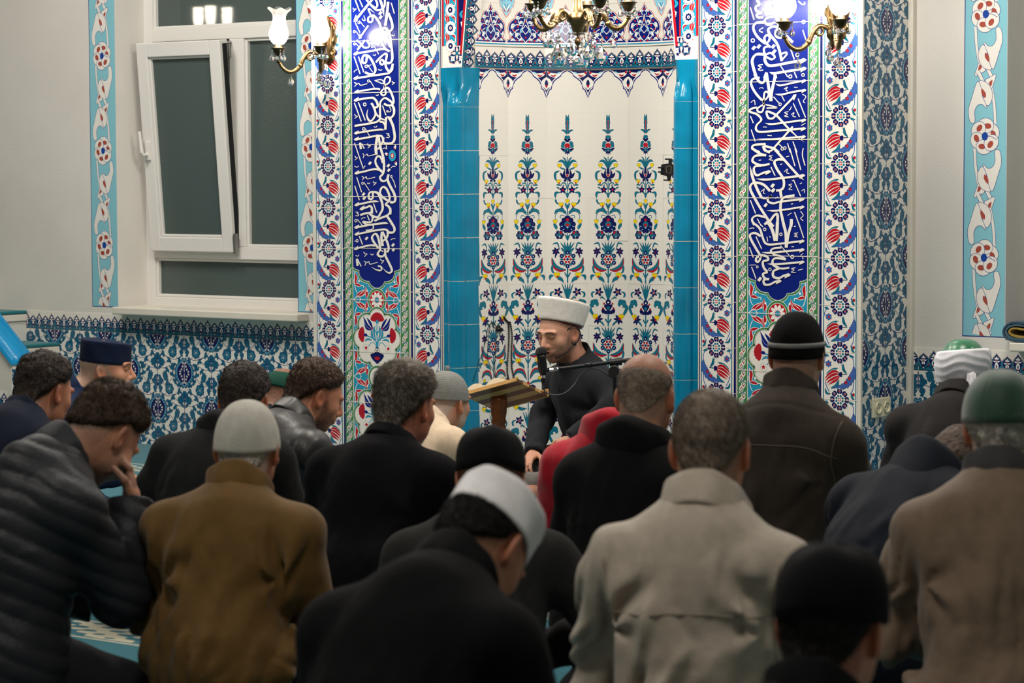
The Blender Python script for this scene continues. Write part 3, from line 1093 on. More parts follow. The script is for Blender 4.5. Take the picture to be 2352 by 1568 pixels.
def arabesque(upper=True):
    p = Pat(0.001)
    p.rect('grout', -100.4, 0, 100.4, 204.5).rect('cream', -99.3, 0.9, 99.3, 203.4)
    h = Pat(0.001)
    out = [(0, 196), (6, 178), (16, 168), (34, 162), (46, 148), (50, 134), (66, 124), (82, 108), (88, 86), (84, 62), (76, 48), (78, 36), (90, 30), (96, 20), (98, 18)]
    for m, e in (('red', 6), ('cream', 3), ('cobalt', 0)):
        o2 = [(0, 196 + e * 1.4)] + [(x + e, y + e * 0.4) for x, y in out[1:]]
        o2 = [(min(x, 99), y) for x, y in o2]
        h.poly(m, [(0, 20)] + o2[::-1])
    h.rect('white', 0, 14, 99, 20)
    h.rect('turq', 0, 8, 99, 14)
    W = 'white'
    for a in ([(0, 20), (30, 60), (6, 96), (0, 104)], [(0, 60), (18, 84), (6, 120), (0, 150)], [(8, 30), (40, 40), (52, 70), (34, 84)], [(20, 100), (48, 104), (66, 84), (56, 66)],
              [(10, 140), (30, 136), (38, 118), (26, 108)], [(40, 30), (66, 30), (74, 52), (62, 62)], [(0, 170), (14, 158), (10, 146)]):
        h.line(W, a, 3.6)
    for a, w in (([(30, 62), (44, 58), (54, 44)], 16), ([(54, 104), (66, 100), (76, 84)], 17), ([(28, 140), (42, 138), (44, 126)], 14), ([(10, 110), (24, 116), (34, 104)], 14), ([(64, 54), (76, 60), (80, 74)], 12),
                 ([(6, 160), (16, 168), (26, 158)], 11), ([(10, 34), (24, 36), (36, 26)], 12), ([(54, 28), (66, 34), (80, 26)], 11)):
        h.leaf(W, a, w)
        h.leaf('sky', [a[0], a[1]], w * 0.4)
    for c in ((0, 120), (0, 44), (20, 24), (46, 30), (40, 96), (60, 76), (26, 148), (0, 172), (52, 118), (70, 44)):
        h.circ('red', c, 4.6, 8, 5.4)
    h.leaf('sky', [(16, 66), (24, 78), (18, 92)], 9)
    # drop medallion hanging from the joint above, shared between neighbours
    for m, e in (('red', 5), ('cream', 2.4), ('sky', 0)):
        pts = [(99.2, 204), (64 - e, 204), (66 - e, 190), (78 - e, 178), (80 - e, 168), (92 - e, 156 - e), (99.2, 144 - e * 1.6)]
        h.poly(m, pts)
    h.leaf('red', [(96, 160), (88, 172), (82, 184)], 5)
    h.leaf('white', [(97, 166), (90, 186), (76, 200)], 8)
    h.leaf('turq', [(98, 176), (94, 192), (90, 203)], 6)
    p.merge(h.mirrored())
    return p


def drops():
    p = Pat(0.001)
    p.rect('grout', -100.4, 0, 100.4, 204.5).rect('cream', -99.3, 0.9, 99.3, 203.4)
    h = Pat(0.001)
    for m, e in (('red', 5), ('cream', 2.4), ('sky', 0)):
        h.poly(m, [(99.2, 0.8), (60 - e, 0.8), (58 - e, 30), (66 - e, 60), (86 - e, 84 + e), (99.2, 100 + e * 1.6)])
        h.poly(m, [(0, 56 - e), (14 + e, 72 - e * .4), (30 + e, 90), (34 + e, 120), (20 + e, 150), (0, 170 + e)])
    h.leaf('turq', [(90, 10), (80, 40), (84, 66)], 10)
    h.leaf('navy', [(72, 20), (66, 38), (74, 52)], 9)
    h.circ('red', (74, 14), 4)
    h.leaf('navy', [(4, 78), (14, 100), (10, 130)], 12)
    h.circ('red', (0, 84), 7)
    h.leaf('cobalt', [(6, 120), (20, 124), (24, 108)], 8)
    p.merge(h.mirrored())
    return p


# ---- painted wall strip, 20 cm wide, one repeat of 51.6 cm (flower in the middle)
def painted_repeat():
    p = Pat(0.001)
    X = lambda x, y: ((x - 306) / 144 * 200, (282 - y) / 925 * 1000)

    def group(r):
        r.line('p_ink', [X(343, 335), X(347, 400), X(357, 470)], 15.5)
        r.line('p_white', [X(343, 330), X(347, 400), X(357, 472)], 12)
        r.line('p_ink', [X(384, 492), X(402, 534)], 19, spl=False)
        r.line('p_white', [X(384, 492), X(402, 534)], 15, spl=False)
        r.blob('p_white', [X(362, 462), X(350, 490), X(343, 522), X(362, 512), X(378, 498)], out='p_ink', ow=2)
        r.blob('p_brown', [X(358, 478), X(354, 502), X(366, 490)])
        r.blob('p_white', [X(360, 412), X(354, 450), X(370, 488), X(398, 498), X(388, 452), X(374, 405)], out='p_ink', ow=2)
        r.blob('p_white', [X(428, 340), X(434, 385), X(424, 430), X(405, 496), X(392, 470), X(388, 440), X(378, 412), X(373, 392), X(388, 408), X(404, 404), X(414, 380), X(413, 340)], out='p_ink', ow=2)
        r.blob('p_brown', [X(378, 432), X(376, 450), X(390, 470), X(390, 448)])
    g = Pat(0.001)
    group(g)
    p.merge(g)
    p.merge(g, ((-1, 0), (0, -1)), (0.200, 0.0))
    c = (100, 0)
    for k in range(6):
        a = 2 * PI * k / 6 + 0.4
        x, y = c[0] + 38 * math.cos(a), c[1] + 46 * math.sin(a)
        p.circ('p_ink', (x, y), 33, 20, 38, a)
        p.circ('p_white', (x, y), 31, 20, 36, a)
        x, y = c[0] + 40 * math.cos(a - 0.22), c[1] + 46 * math.sin(a - 0.22)
        p.circ('p_brown', (x, y), 12, 12, 17, a)
        p.line('p_ink', [c, (c[0] + 30 * math.cos(a + 0.6), c[1] + 36 * math.sin(a + 0.6)), (c[0] + 56 * math.cos(a + 0.42), c[1] + 66 * math.sin(a + 0.42))], 2.4)
    p.circ('p_blue', c, 15, 14, 18)
    return p
# ------------------------------------------------------------------ calligraphy of the two blue bands
# each stroke: width [< arrow head left, > arrow head right, . pointed end, , pointed start] then its points, on an enlargement of the band
LSTROKES = {0: '''
55< 530,-20 150,450|40 390,-20 480,90 560,170 620,213 700,208 755,165|40 590,-20 625,60 630,130 600,158 560,150 500,110|50. 680,-20 720,80 750,200 775,350|40 790,-20 785,120 740,200
55 860,40 840,250 800,545|50 866,280 930,450 952,560 940,620 890,662 860,650 800,592 735,610 755,670 820,690 885,660|50 880,660 905,800 930,1000 950,1200 935,1290 890,1335 820,1330
30. 495,330 470,270 440,192 480,200 575,275|40 540,320 445,370 440,450 500,468 530,420 525,330|45 540,320 620,400 690,520 700,620 660,700 600,800|40< 440,540 250,815
38 190,850 290,930 340,1000 410,1010 460,980 450,920 400,850|48 370,850 210,1055|36 470,910 540,930 590,900 592,800
24 160,-10 255,240|22 250,-10 320,150|22 925,60 990,285|20 165,480 260,690|16 115,165 125,195 180,190 140,225 120,250|14 250,440 360,575|14 180,660 250,770|16 345,330 372,430 330,430 308,395
14 180,920 240,995|14 560,970 660,1150|16 930,740 970,760 1000,730|16 540,1160 580,1175 600,1150|16 650,1470 700,1490 730,1475
42< 890,1090 800,1042 700,1042 500,1080 250,1122 140,1150|42 890,1090 800,1030 735,900 740,800 790,780 840,810 900,1000
45 430,1175 340,1180 310,1270 330,1330 390,1320 410,1200|45 430,1175 510,1270 580,1420 590,1500 550,1560 480,1575 370,1530
45 600,1320 690,1220 790,1140 830,1160 820,1250 800,1330 820,1430 860,1500|40 690,1290 730,1265 770,1320 735,1372 690,1335 690,1290|50 960,1350 940,1430 900,1500 850,1500
22 140,1200 265,1565|22 230,1200 345,1530|14 420,1370 530,1525|14 430,1380 470,1390 500,1365|16 135,1530 165,1490 205,1475
R 240,480,22 145,670,22 150,930,22 525,985,22 395,1405,26
D 695,280,46 702,366,46 655,925,46 690,745,40''',
            160: '''
42< 955,-110 950,-30 940,10 880,70 780,92 500,130 140,190|20 570,230 720,214 765,300 590,236|36 780,300 790,200 840,152 900,180 890,260 830,310 790,330 770,400 720,450 712,510 760,545 808,510 800,420 790,330
45 800,390 860,390 920,480 970,620 972,700 940,740|50 940,740 980,820 982,930 930,1010 860,1040|38< 690,420 600,405 400,430 160,478
14 480,240 570,385|16 140,270 190,300 150,360|16 200,310 240,290 280,330 420,295|16 940,240 960,275 1000,275 940,320|16 600,535 640,550 650,520
45< 580,800 640,780 620,680 550,602 480,597 300,620 150,653|42. 500,710 540,760 590,900 580,980 520,1070 460,1080 410,980 420,880 440,820|38 570,800 600,920 660,1000
22 145,700 290,1095|22 230,690 375,1075|16 150,940 170,980 210,985 150,1035|42 690,980 690,800 700,680 780,602 860,630 940,700 930,750 850,755 770,720|22 740,760 815,965|16 890,790 920,850 900,890 850,892 835,870
45 690,960 680,1050 600,1110 400,1150 150,1190|32 700,1030 790,1062 820,1012 880,1005 920,1040|50 820,1012 810,1100 800,1270|40 680,1100 750,1112 800,1180|52 900,1040 960,1180 990,1330 1000,1430 970,1530 880,1565 770,1560
40<, 780,1280 700,1266 500,1290 155,1348|42< 760,1560 750,1460 710,1402 600,1402 400,1440 155,1480|14 375,1245 470,1410|16 560,1205 600,1220 625,1190|16 820,1350 880,1360 850,1385 885,1400 880,1435 820,1435
R 445,240,24 365,735,30 345,1255,28 845,880,18''',
            320: '''
58 640,-100 600,150 612,325|50 650,-90 700,180 750,350 772,500 770,650 740,740 680,800|40 770,-40 740,60 680,160 640,210|30 1000,-10 930,70 840,85 770,65
40 680,800 720,870 790,880 850,820 872,740|50 870,740 850,850 900,980 980,1130 1012,1240 1000,1310 950,1335 900,1320
42< 740,690 660,642 550,632 350,680 165,720|42 740,690 640,590 590,470 620,372 680,360 720,410 750,500
20 150,75 325,590 340,595 375,560|20 195,800 300,1120|20 155,985 250,1285|20 550,1355 620,1550|45 265,70 285,205|22 300,90 355,195
16 425,85 440,130 490,130 430,185|16 160,350 175,385 210,390 155,440|16 320,300 350,330 330,395|16 380,340 420,310 440,350 580,320|16 305,780 340,810 315,865|16 360,820 400,790 420,835 585,800
16 150,565 200,590 240,560|16 420,920 450,940 475,915|16 545,885 560,920 610,920 550,975|14 350,910 465,1085|16 750,200 790,180 830,200 820,120|16 920,605 960,570 1015,575|16 930,800 985,900 1020,1020
45 860,1300 730,1210 690,1130 720,1030 780,1010 840,1070 890,1200 880,1300 812,1370 870,1420 910,1500 905,1590
42 580,1110 480,1120 445,1200 470,1260 530,1250 540,1130|48 580,1110 650,1150 720,1300 745,1420 735,1500 700,1560 650,1640 580,1640 510,1610|42<, 670,1320 560,1310 350,1350 165,1393|45< 520,1570 515,1450 470,1412 400,1440 275,1478
R 320,930,22 930,785,20
D 475,505,42 865,555,42 875,650,42 340,1160,42 355,1245,42''',
            480: '''
45 515,-30 510,50 460,80 380,90 270,125|40 460,90 530,160 520,250 460,280 320,265|35 320,265 400,325 480,330|48 905,-30 900,70 830,140 700,190 570,250|48 840,150 900,240 980,370 997,440 970,490 900,497 860,480
42<, 870,310 780,297 500,330 160,393|26 540,340 550,400 500,435 390,450|42< 860,500 840,450 780,430 600,450 165,538
45 850,450 850,560 810,630 740,690 750,780|50 730,480 720,620 740,780|45 740,480 800,600 860,750 870,850 840,915|45 660,830 560,700 520,600 570,530 620,540 660,640 690,800 690,860 640,950 690,1000 760,990 800,920 790,840|20 700,870 760,900
40< 590,775 500,765 350,790 155,848|45. 800,940 810,1000 880,1140 930,1250 940,1310 890,1350 820,1320 740,1240|35. 645,1205 710,1220 722,1270 690,1300 600,1280 500,1220
16 170,60 230,70 200,95 235,110 230,140 170,140|14 210,215 315,345|16 290,215 330,185 380,185|20 420,130 465,240|18 590,0 620,75|22 250,570 320,750|14 150,680 190,675|16 920,655 950,630 1015,625
16 345,905 370,945 415,950 360,1005|16 485,950 530,970 550,945|16 170,980 220,995 245,965|16 700,1050 720,1090 770,1095 715,1155|16 350,1100 390,1130 370,1195|16 400,1140 455,1110 480,1165 640,1125|48 200,1050 215,1200|20 215,1060 290,1210
R 180,245,26 205,670,25
D 405,620,42 965,760,42 975,860,42'''}
RSTROKES = {0: '''
55 260,-20 320,100|50 320,95 240,140 260,220 370,260|48 370,260 260,290 290,350 390,345|24 130,150 205,395|22 460,130 430,165 370,190 470,205 460,250
60 740,-10 600,20 545,110 580,230 660,370 710,540|40 590,90 740,50|45 720,320 500,350 420,410 460,490 540,490 620,440|60 740,340 720,440 710,540
48 420,440 250,460 190,560 260,720 400,850 450,870|45 440,880 410,770 460,702 520,740 500,820 450,870|40 450,860 530,950|45 500,920 410,960 410,1060 440,1100|55 420,1090 250,1090 170,1200 190,1350 260,1570
40 440,1090 540,1062 620,1140 560,1190 490,1160 420,1130|55> 430,1100 420,1200 480,1300 600,1312 900,1255 1230,1197|50 980,850 850,720 700,570 590,532 490,590 530,700 650,850 710,1000 760,1220|40 840,680 740,760 640,720 640,610 730,620 820,680|40 740,1220 850,1100 840,1050 750,1080
24 900,870 1010,1190|22 1180,600 1240,790|20 1180,890 1200,970|24 1090,20 1170,90 1220,80 1210,40|22 390,550 310,610 380,650|50>, 510,1440 600,1465 850,1430 1235,1367|22 380,1290 290,1310 350,1350 290,1380 330,1410 390,1400
60 460,1450 410,1570|60 620,1490 640,1570|20 730,1310 880,1540|22 1010,1440 1060,1560
R 1195,440,32 1070,1100,32 180,810,34 930,1530,32 1185,1500,28
D 200,960,50 300,930,50 590,930,50 610,1030,50''',
            170: '''
28 120,0 180,90 230,90 250,0|26 180,40 100,60 85,120 130,210 200,290 230,290|32 260,0 310,310|34 360,20 320,200 310,310|22 225,330 235,220 260,202 285,230 260,280 225,310 230,360 210,430 165,430 160,390 240,340|16 250,350 300,360 380,385 260,390
22>, 360,110 420,130 560,100 705,73|22>, 355,228 430,235 560,205 705,183|26> 330,510 590,240|24. 330,510 280,500 260,430 310,440 380,480 500,610 610,715 690,780
24> 150,380 80,400 70,430 150,460 200,520 150,580 140,630 190,660 400,645 700,621|22>, 240,560 320,572 500,550 705,523|22>, 150,740 300,745 500,730 700,713|26 560,600 330,860|26 250,800 120,810 100,850 180,895|26 220,820 240,870 300,895|26 230,820 340,850 400,896
10 340,260 410,340|11 435,250 465,310|12 620,280 705,495|11 565,335 637,490|12 75,480 110,560|12 85,635 130,770|11 500,790 530,895|11 560,770 610,895|10 400,800 455,850
9 175,165 200,155 225,165|9 460,170 500,150 480,180 500,195|9 575,150 615,155|9 670,230 710,260 680,310 700,330|9 545,370 530,405 515,410|9 80,325 120,300 130,355|9 510,430 465,440 500,460 465,480 510,490|9 540,465 575,440 560,480 595,490|9 220,605 265,605|9 270,700 320,705|9 655,590 705,560
R 415,345,15 470,845,15''',
            340: '''
26 90,0 180,60 255,85|26 240,80 130,90 100,150 170,190 230,195 295,180|26> 200,200 130,210 115,260 150,310 230,280 300,267|24 230,0 270,40 330,20|26. 340,0 450,120 620,310 690,365|26>, 140,350 250,360 450,340 690,311
28 450,130 390,130 350,160 380,240 440,330 460,400 440,470 370,485|30 440,460 420,490 430,560|30, 70,200 100,330 150,460 200,560|28 300,490 230,420 150,395 90,410 75,470 140,600 220,730 300,850 340,896
24> 200,565 260,572 320,540 280,570 280,610 340,630 430,610 685,581|30 580,540 470,560 430,600 420,700 440,800 460,896|22>, 260,712 350,715 450,705 685,669|24 250,790 150,770 95,810 120,880|30 235,870 300,830 350,765 385,765 385,896|34 545,810 540,896
12 525,0 585,205|12 585,0 652,250|12 680,0 670,80 700,200|12 310,215 358,315|11 570,365 650,550|10 550,375 575,362|12 75,595 135,745|12 580,730 640,896|10 155,805 200,890
9 330,85 290,90 320,110 290,130 335,140|9 170,140 200,135|9 415,190 440,180|9 460,270 500,240 490,280 520,290|9 195,500 235,465 225,510 245,520|9 550,410 515,420 545,440 515,470 555,475|9 640,410 665,395|9 660,490 690,470 695,510|9 540,640 565,635|9 500,770 545,740|9 650,720 680,770 650,800 680,830|9 485,100 520,90|9 360,575 390,555
R 440,10,15
D 330,428,28 335,483,28 250,652,26''',
            510: '''
24> 100,0 180,70 215,170 240,230 290,255 420,245 685,213|26 195,160 130,125 75,140 80,190 140,300 190,390 170,450 140,440 150,400 190,395|34 250,0 290,20 330,100 360,215|36 385,0 380,120 370,215|32 450,0 480,130 485,290|32 550,0 510,140 485,290
24>, 205,345 300,350 450,335 685,313|22 430,290 340,300 310,330 350,370 430,390 480,425|26 480,425 370,410 330,440 340,490 400,520|24>, 270,475 350,480 500,470 685,453|22 360,490 380,520 450,530 520,520|28> 400,530 340,560 340,620 400,640 460,610 525,601
26 200,375 260,390 280,430 220,450 230,520 270,565|26 275,570 220,590 240,640 290,650|26> 290,650 230,660 240,710 300,710 360,680 422,671
12 140,165 205,305|12 65,285 110,405|12 90,510 140,645|12 625,0 685,180|9 170,0 220,55|8 420,265 520,380|8 65,490 140,488
9 65,75 100,65 120,72|9 265,165 275,220|9 295,160 305,175|9 575,50 595,45|9 620,120 580,130 610,145 580,160 620,170|9 545,280 575,280|9 680,355 650,380|9 670,400 680,420|9 590,520 545,530 575,545 545,570 595,575|9 620,550 675,535
R 240,82,15 425,138,15 300,540,15 555,395,18 155,510,12
D 182,652,30'''}


def trace(strokes, x0, k_of, X0):
    """pattern in metres relative to (X0, 0) on the plane y = 0"""
    p = Pat(1.0)

    def to(pt, y0, k):
        w = on(x0 + pt[0] / k, y0 + pt[1] / k, 'y', 0.0)
        return np.array((w[0] - X0, w[2]))
    for y0, txt in strokes.items():
        k = k_of(y0)
        for item in txt.replace('\n', '|').split('|'):
            item = item.strip()
            if not item:
                continue
            hd, *pp = item.split(' ')
            pp = [tuple(float(v) for v in s.split(',')) for s in pp]
            if hd == 'R':
                for x, y, r in pp:
                    c = to((x, y), y0, k)
                    rx = np.linalg.norm(to((x + r, y), y0, k) - c)
                    rz = np.linalg.norm(to((x, y + r), y0, k) - c)
                    p.strip('cream', [(c[0] + rx * math.cos(a), c[1] + rz * math.sin(a)) for a in np.linspace(0, 2 * PI, 13)], [rx * 0.28] * 13)
                continue
            if hd == 'D':
                for x, y, r in pp:
                    p.poly('cream', [to(q, y0, k) for q in ((x + r * 0.1, y - r), (x + r, y - r * 0.35), (x - r * 0.05, y + r), (x - r, y + r * 0.3))])
                continue
            w = float(hd.strip('<>.,'))
            c = curve_pts(pp, 6) if len(pp) > 2 else [np.array(q) for q in pp]
            a = np.array(c)
            d = np.gradient(a, axis=0)
            nn = np.stack([-d[:, 1], d[:, 0]], 1)
            nn /= np.linalg.norm(nn, axis=1)[:, None] + 1e-9
            th = np.arctan2(d[:, 1], d[:, 0])
            ww = 0.5 * w * (0.80 + 0.26 * np.abs(np.sin(th + 0.7)))
            n = len(a)
            t = np.linspace(0, 1, n)
            if '.' in hd:
                ww = ww * np.clip((1 - t) * 3, 0.05, 1)
            if ',' in hd:
                ww = ww * np.clip(t * 4, 0.05, 1)
            L = [to(q, y0, k) for q in a + nn * ww[:, None]]
            R_ = [to(q, y0, k) for q in a - nn * ww[:, None]]
            f = []
            for i in range(n - 1):
                f += [(i, n + i, n + i + 1), (i, n + i + 1, i + 1)]
            p._put('cream', L + R_, f)
            if '<' in hd or '>' in hd:
                e = a[-1]
                u = a[-1] - a[-3 if n > 3 else 0]
                u /= np.linalg.norm(u)
                up = np.array((u[1], -u[0]))
                up = up if up[1] < 0 else -up
                if '>' in hd:
                    up = -up
                p.poly('cream', [to(q, y0, k) for q in (e + u * w * 0.5, e + up * w * 0.55 - u * w * 0.1, e + up * w * 1.25 - u * w * 2.3, e + up * w * 0.4 - u * w * 1.9, e - up * w * 0.5 - u * w * 1.5, e - up * w * 0.75 - u * w * 0.5)])
    return p
# ------------------------------------------------------------------ mihrab block
mihrab = thing('mihrab', 'tall tiled prayer niche with turquoise columns, flower tiles and blue calligraphy bands', 'prayer niche', (0, 0, 0))
NR, NY = 0.578, 0.075           # niche radius and the depth of its centre line
NF = 9                          # flat tile columns round the niche
ZN = 1.955                      # top of the straight niche wall
b = MB()
# massive body of the block in plan: front, returns, niche cut out of it
na = [math.radians(-90 + 180 / NF * i) for i in range(NF + 1)]
nic = [(NR * math.sin(a), NY + NR * math.cos(a)) for a in na]
out = [(-HB, WY - 0.001), (-HB, 0.0), (-0.70, 0.0), (-0.70, 0.09), (-NR - 0.004, 0.09)] + nic + [(NR + 0.004, 0.09), (0.70, 0.09), (0.70, 0.0), (HB, 0.0), (HB, WY - 0.001)]
n = len(out)
off = 0.0006
v = [(x, y, 0.0) for x, y in out] + [(x, y, 3.3) for x, y in out]
f = [(i, i + 1, n + i + 1, n + i) for i in range(n - 1)]
b.add(v, f)
body_ = b.build('masonry', M_GROUT, mihrab)
# white edge strips of the block
for sx in (-1, 1):
    MB().box((sx * HB - 0.008, -0.004, 0), (sx * HB + 0.008, 0.012, 3.3)).build('edge_strip', M_SILL, mihrab, bevel=0.002)
# ------------------------------------------------------------------ cladding of the mihrab block
EX, EY, EZ = np.array((1.0, 0, 0)), np.array((0, 1.0, 0)), np.array((0, 0, 1.0))
(BT, BROS), CH = border_tile(), chain_link()
ROW0 = 1.899            # a joint of the border tiles
TS = 0.2004


def border_band(x0, mirror, name_label):
    tm = TileMesh()
    for i in range(-10, 7):
        z = ROW0 + i * TS
        if z < -0.15 or z > 3.2:
            continue
        tm.stamp(BT, flat_map((x0, -0.003, z), EX, EZ, -EY, 0.0022, mirror, 0.2))
        tm.stamp(BROS, flat_map((x0, -0.0036, z), EX, EZ, -EY, 0, mirror, 0.2))
    tm.face_dir = lambda a: np.tile((0, -1.0, 0), (len(a), 1))
    return tm.build('border_tiles', mihrab, name_label)


border_band(-1.532, False, 'tulip border tiles at the outer left edge')
border_band(-0.922, True, 'tulip border tiles beside the left column')
border_band(0.720, False, 'tulip border tiles beside the right column')
border_band(1.332, True, 'tulip border tiles at the outer right edge')


# lower medallions of a calligraphy band, drawn on an enlargement of the left one (3.92 x at 700, 380)
def medallion_part(X0, zseam):
    """zseam = joint through the small rosette; local metres, x from the band's left edge"""
    kx = 0.4065 / 580.0
    kz = 0.2495 / 465.0
    q = lambda x, y: ((x - 360) * kx, zseam + (1212 - y) * kz)
    p = Pat(1.0)
    mm = 0.001
    p.rect('turq', 0.0535, 0.0, 0.3525, q(0, 940)[1])

    def both(fn):
        h = Pat(1.0)
        fn(h)
        lv = p.h
        p.merge(h, at=lv)
        p.merge(h, ((-1, 0), (0, 1)), (0.406, 0), at=lv + 0.5)

    def corner(zc, s):
        """red and white split leaves filling a corner; s = +1 above the joint, -1 below"""
        c = lambda x, y: (q(x, 0)[0], zc + s * (1212 - y) * kz)

        def fn(h):
            for a, w in (([c(445, 965), c(462, 1010), c(456, 1060), c(505, 1085)], 0.016), ([c(450, 1075), c(480, 1080), c(512, 1092)], 0.012), ([c(552, 1092), c(545, 1140), c(490, 1165), c(455, 1200)], 0.020), ([c(548, 1110), c(560, 1160), c(552, 1200)], 0.014), ([c(480, 1190), c(520, 1160), c(545, 1130)], 0.012)):
                h.leaf('white', a, w + 0.006)
                h.leaf('red', a, w)
            h.line('white', [c(450, 960), c(448, 1050), c(455, 1110), c(470, 1150)], 0.0035)
            h.line('white', [c(505, 1085), c(528, 1085), c(530, 1105)], 0.004)
            h.circ('white', c(562, 1130), 0.0055, 10)
            h.circ('white', c(490, 1045), 0.006, 10)
            h.line('white', [c(440, 1212), c(480, 1180), c(505, 1212)], 0.0035)
        both(fn)
    # chain of cusped cartouches
    def cusp(grow, top):
        pts = []
        l = [(436, 915), (446, 930), (470, 942), (492, 946), (492, 975), (502, 1005), (525, 1030), (556, 1042), (582, 1043), (588, 1062), (606, 1085), (632, 1100), (650, 1103)]
        for x, y in l:
            X, Z = q(x, y)
            n = (X - q(650, 0)[0], Z - q(0, 930)[1])
            pts.append((X + grow * (-0.6 if x < 640 else 0), Z - grow * 0.9))
        pts[0] = (max(0.0535, pts[0][0]), pts[0][1])
        r = [(0.406 - x, z) for x, z in pts][::-1]
        return pts + r[1:]
    for m, g in (('white', 0.0125), ('green', 0.0105), ('white', 0.002), ('cobalt', 0.0)):
        p.poly(m, [(0.0535, q(0, 900)[1])] + cusp(g, 0) + [(0.3525, q(0, 900)[1])])
    p.rect('cobalt', 0.0535, q(0, 905)[1], 0.3525, q(0, 700)[1])
    for n in range(3):
        zc = zseam - n * 0.3745
        corner(zc, 1)
        corner(zc, -1)
        # small rosette in a ring
        cx = q(650, 0)[0]
        for m, r in (('white', 0.0585), ('green', 0.0565), ('white', 0.0465), ('red' if n % 2 == 0 else 'cream', 0.0445)):
            p.circ(m, (cx, zc), r, 26)
        if n % 2 == 0:
            for i in range(10):
                a = 2 * PI * i / 10
                p.circ('white', (cx + 0.0265 * math.cos(a), zc + 0.0265 * math.sin(a)), 0.0135, 10, 0.0078, a)
            p.circ('turq', (cx, zc), 0.0125, 14)
            p.circ('ink', (cx, zc), 0.003, 8)
        else:
            p.leaf('red', [(cx, zc - 0.015), (cx + 0.004, zc + 0.002), (cx + 0.002, zc + 0.02)], 0.014, 'ink', 0.0015)
            p.leaf('turq', [(cx, zc - 0.014), (cx - 0.014, zc + 0.002), (cx - 0.024, zc + 0.006)], 0.006, 'ink', 0.001)
            p.line('ink', [(cx - 0.022, zc + 0.02), (cx - 0.005, zc + 0.03), (cx + 0.012, zc + 0.022)], 0.003)
        # large lobed medallion with a vase of carnations
        mz = zc - 0.187

        def lobes(s):
            # eight round lobes about the middle
            out = []
            for i in range(8):
                a = PI / 2 + 2 * PI * i / 8
                rx, rz = (0.098, 0.098)
                c = (cx + rx * math.cos(a) * (1.0 if i % 2 == 0 else 0.93), mz + rz * math.sin(a) * (1.0 if i % 2 == 0 else 0.93))
                rr = (0.048 if i % 2 == 0 else 0.052) + s
                for t in np.linspace(-1.15, 1.15, 9):
                    out.append((c[0] + rr * math.cos(a + t), c[1] + rr * math.sin(a + t)))
            return out
        for m, s in (('white', 0.0105), ('green', 0.0085), ('white', 0.0), ('ink', -0.002), ('cream', -0.0035)):
            p.fan(m, lobes(s), (cx, mz))
        v = lambda x, y: (cx + (x - 578) * 0.00090, mz + (885 - y) * 0.00088)        # second enlargement, 3.136 x

        def bunch(h):
            for a, w in (([v(580, 940), v(575, 860), v(545, 820), v(520, 800)], 0.006), ([v(580, 940), v(560, 890), v(500, 870)], 0.006), ([v(582, 940), v(577, 850), v(579, 780)], 0.005),
                         ([v(575, 930), v(545, 905), v(510, 935)], 0.004)):
                h.line('turq', a, w)
            for a, w in (([v(560, 900), v(540, 860), v(548, 830)], 0.012), ([v(570, 900), v(556, 850), v(566, 810)], 0.010), ([v(545, 895), v(510, 890), v(490, 905)], 0.009)):
                h.leaf('turq', a, w, 'ink', 0.0008)
            # blue tulip
            for a, w in (([v(548, 838), v(510, 815), v(480, 762)], 0.017), ([v(550, 835), v(530, 800), v(505, 770)], 0.015), ([v(546, 840), v(505, 830), v(488, 795)], 0.012)):
                h.leaf('cobalt', a, w, 'white', 0.0008)
            h.circ('red', v(541, 828), 0.005, 10)
            # side carnation
            c = v(490, 865)
            for i in range(7):
                a = PI - 1.1 + 2.2 * i / 6
                h.leaf('red', [c, (c[0] + 0.042 * math.cos(a), c[1] + 0.042 * math.sin(a))], 0.017, 'ink', 0.0008, pk=0.8)
            h.leaf('cobalt', [(c[0] + 0.02, c[1] - 0.004), (c[0] - 0.006, c[1])], 0.016)
            h.flower('white', v(500, 938), 0.017, 6, out='ink', ow=0.001)
            h.flower('red', v(500, 938), 0.009, 5)
            h.blob('navy', [v(581, 955), v(560, 962), v(530, 975), v(545, 1000), v(560, 1012), v(581, 1022)])
            h.blob('red', [v(581, 985), v(560, 988), v(566, 1000), v(581, 1003)])
            h.line('navy', [v(581, 955), v(572, 930), v(560, 955)], 0.003)
        both(bunch)
        c = v(580, 790)
        for i in range(9):
            a = PI / 2 - 1.25 + 2.5 * i / 8
            p.leaf('red', [c, (c[0] + 0.046 * math.cos(a), c[1] + 0.046 * math.sin(a))], 0.016, 'ink', 0.0008, pk=0.8)
        p.leaf('turq', [(c[0], c[1] - 0.012), (c[0], c[1] + 0.008)], 0.02)
    return p


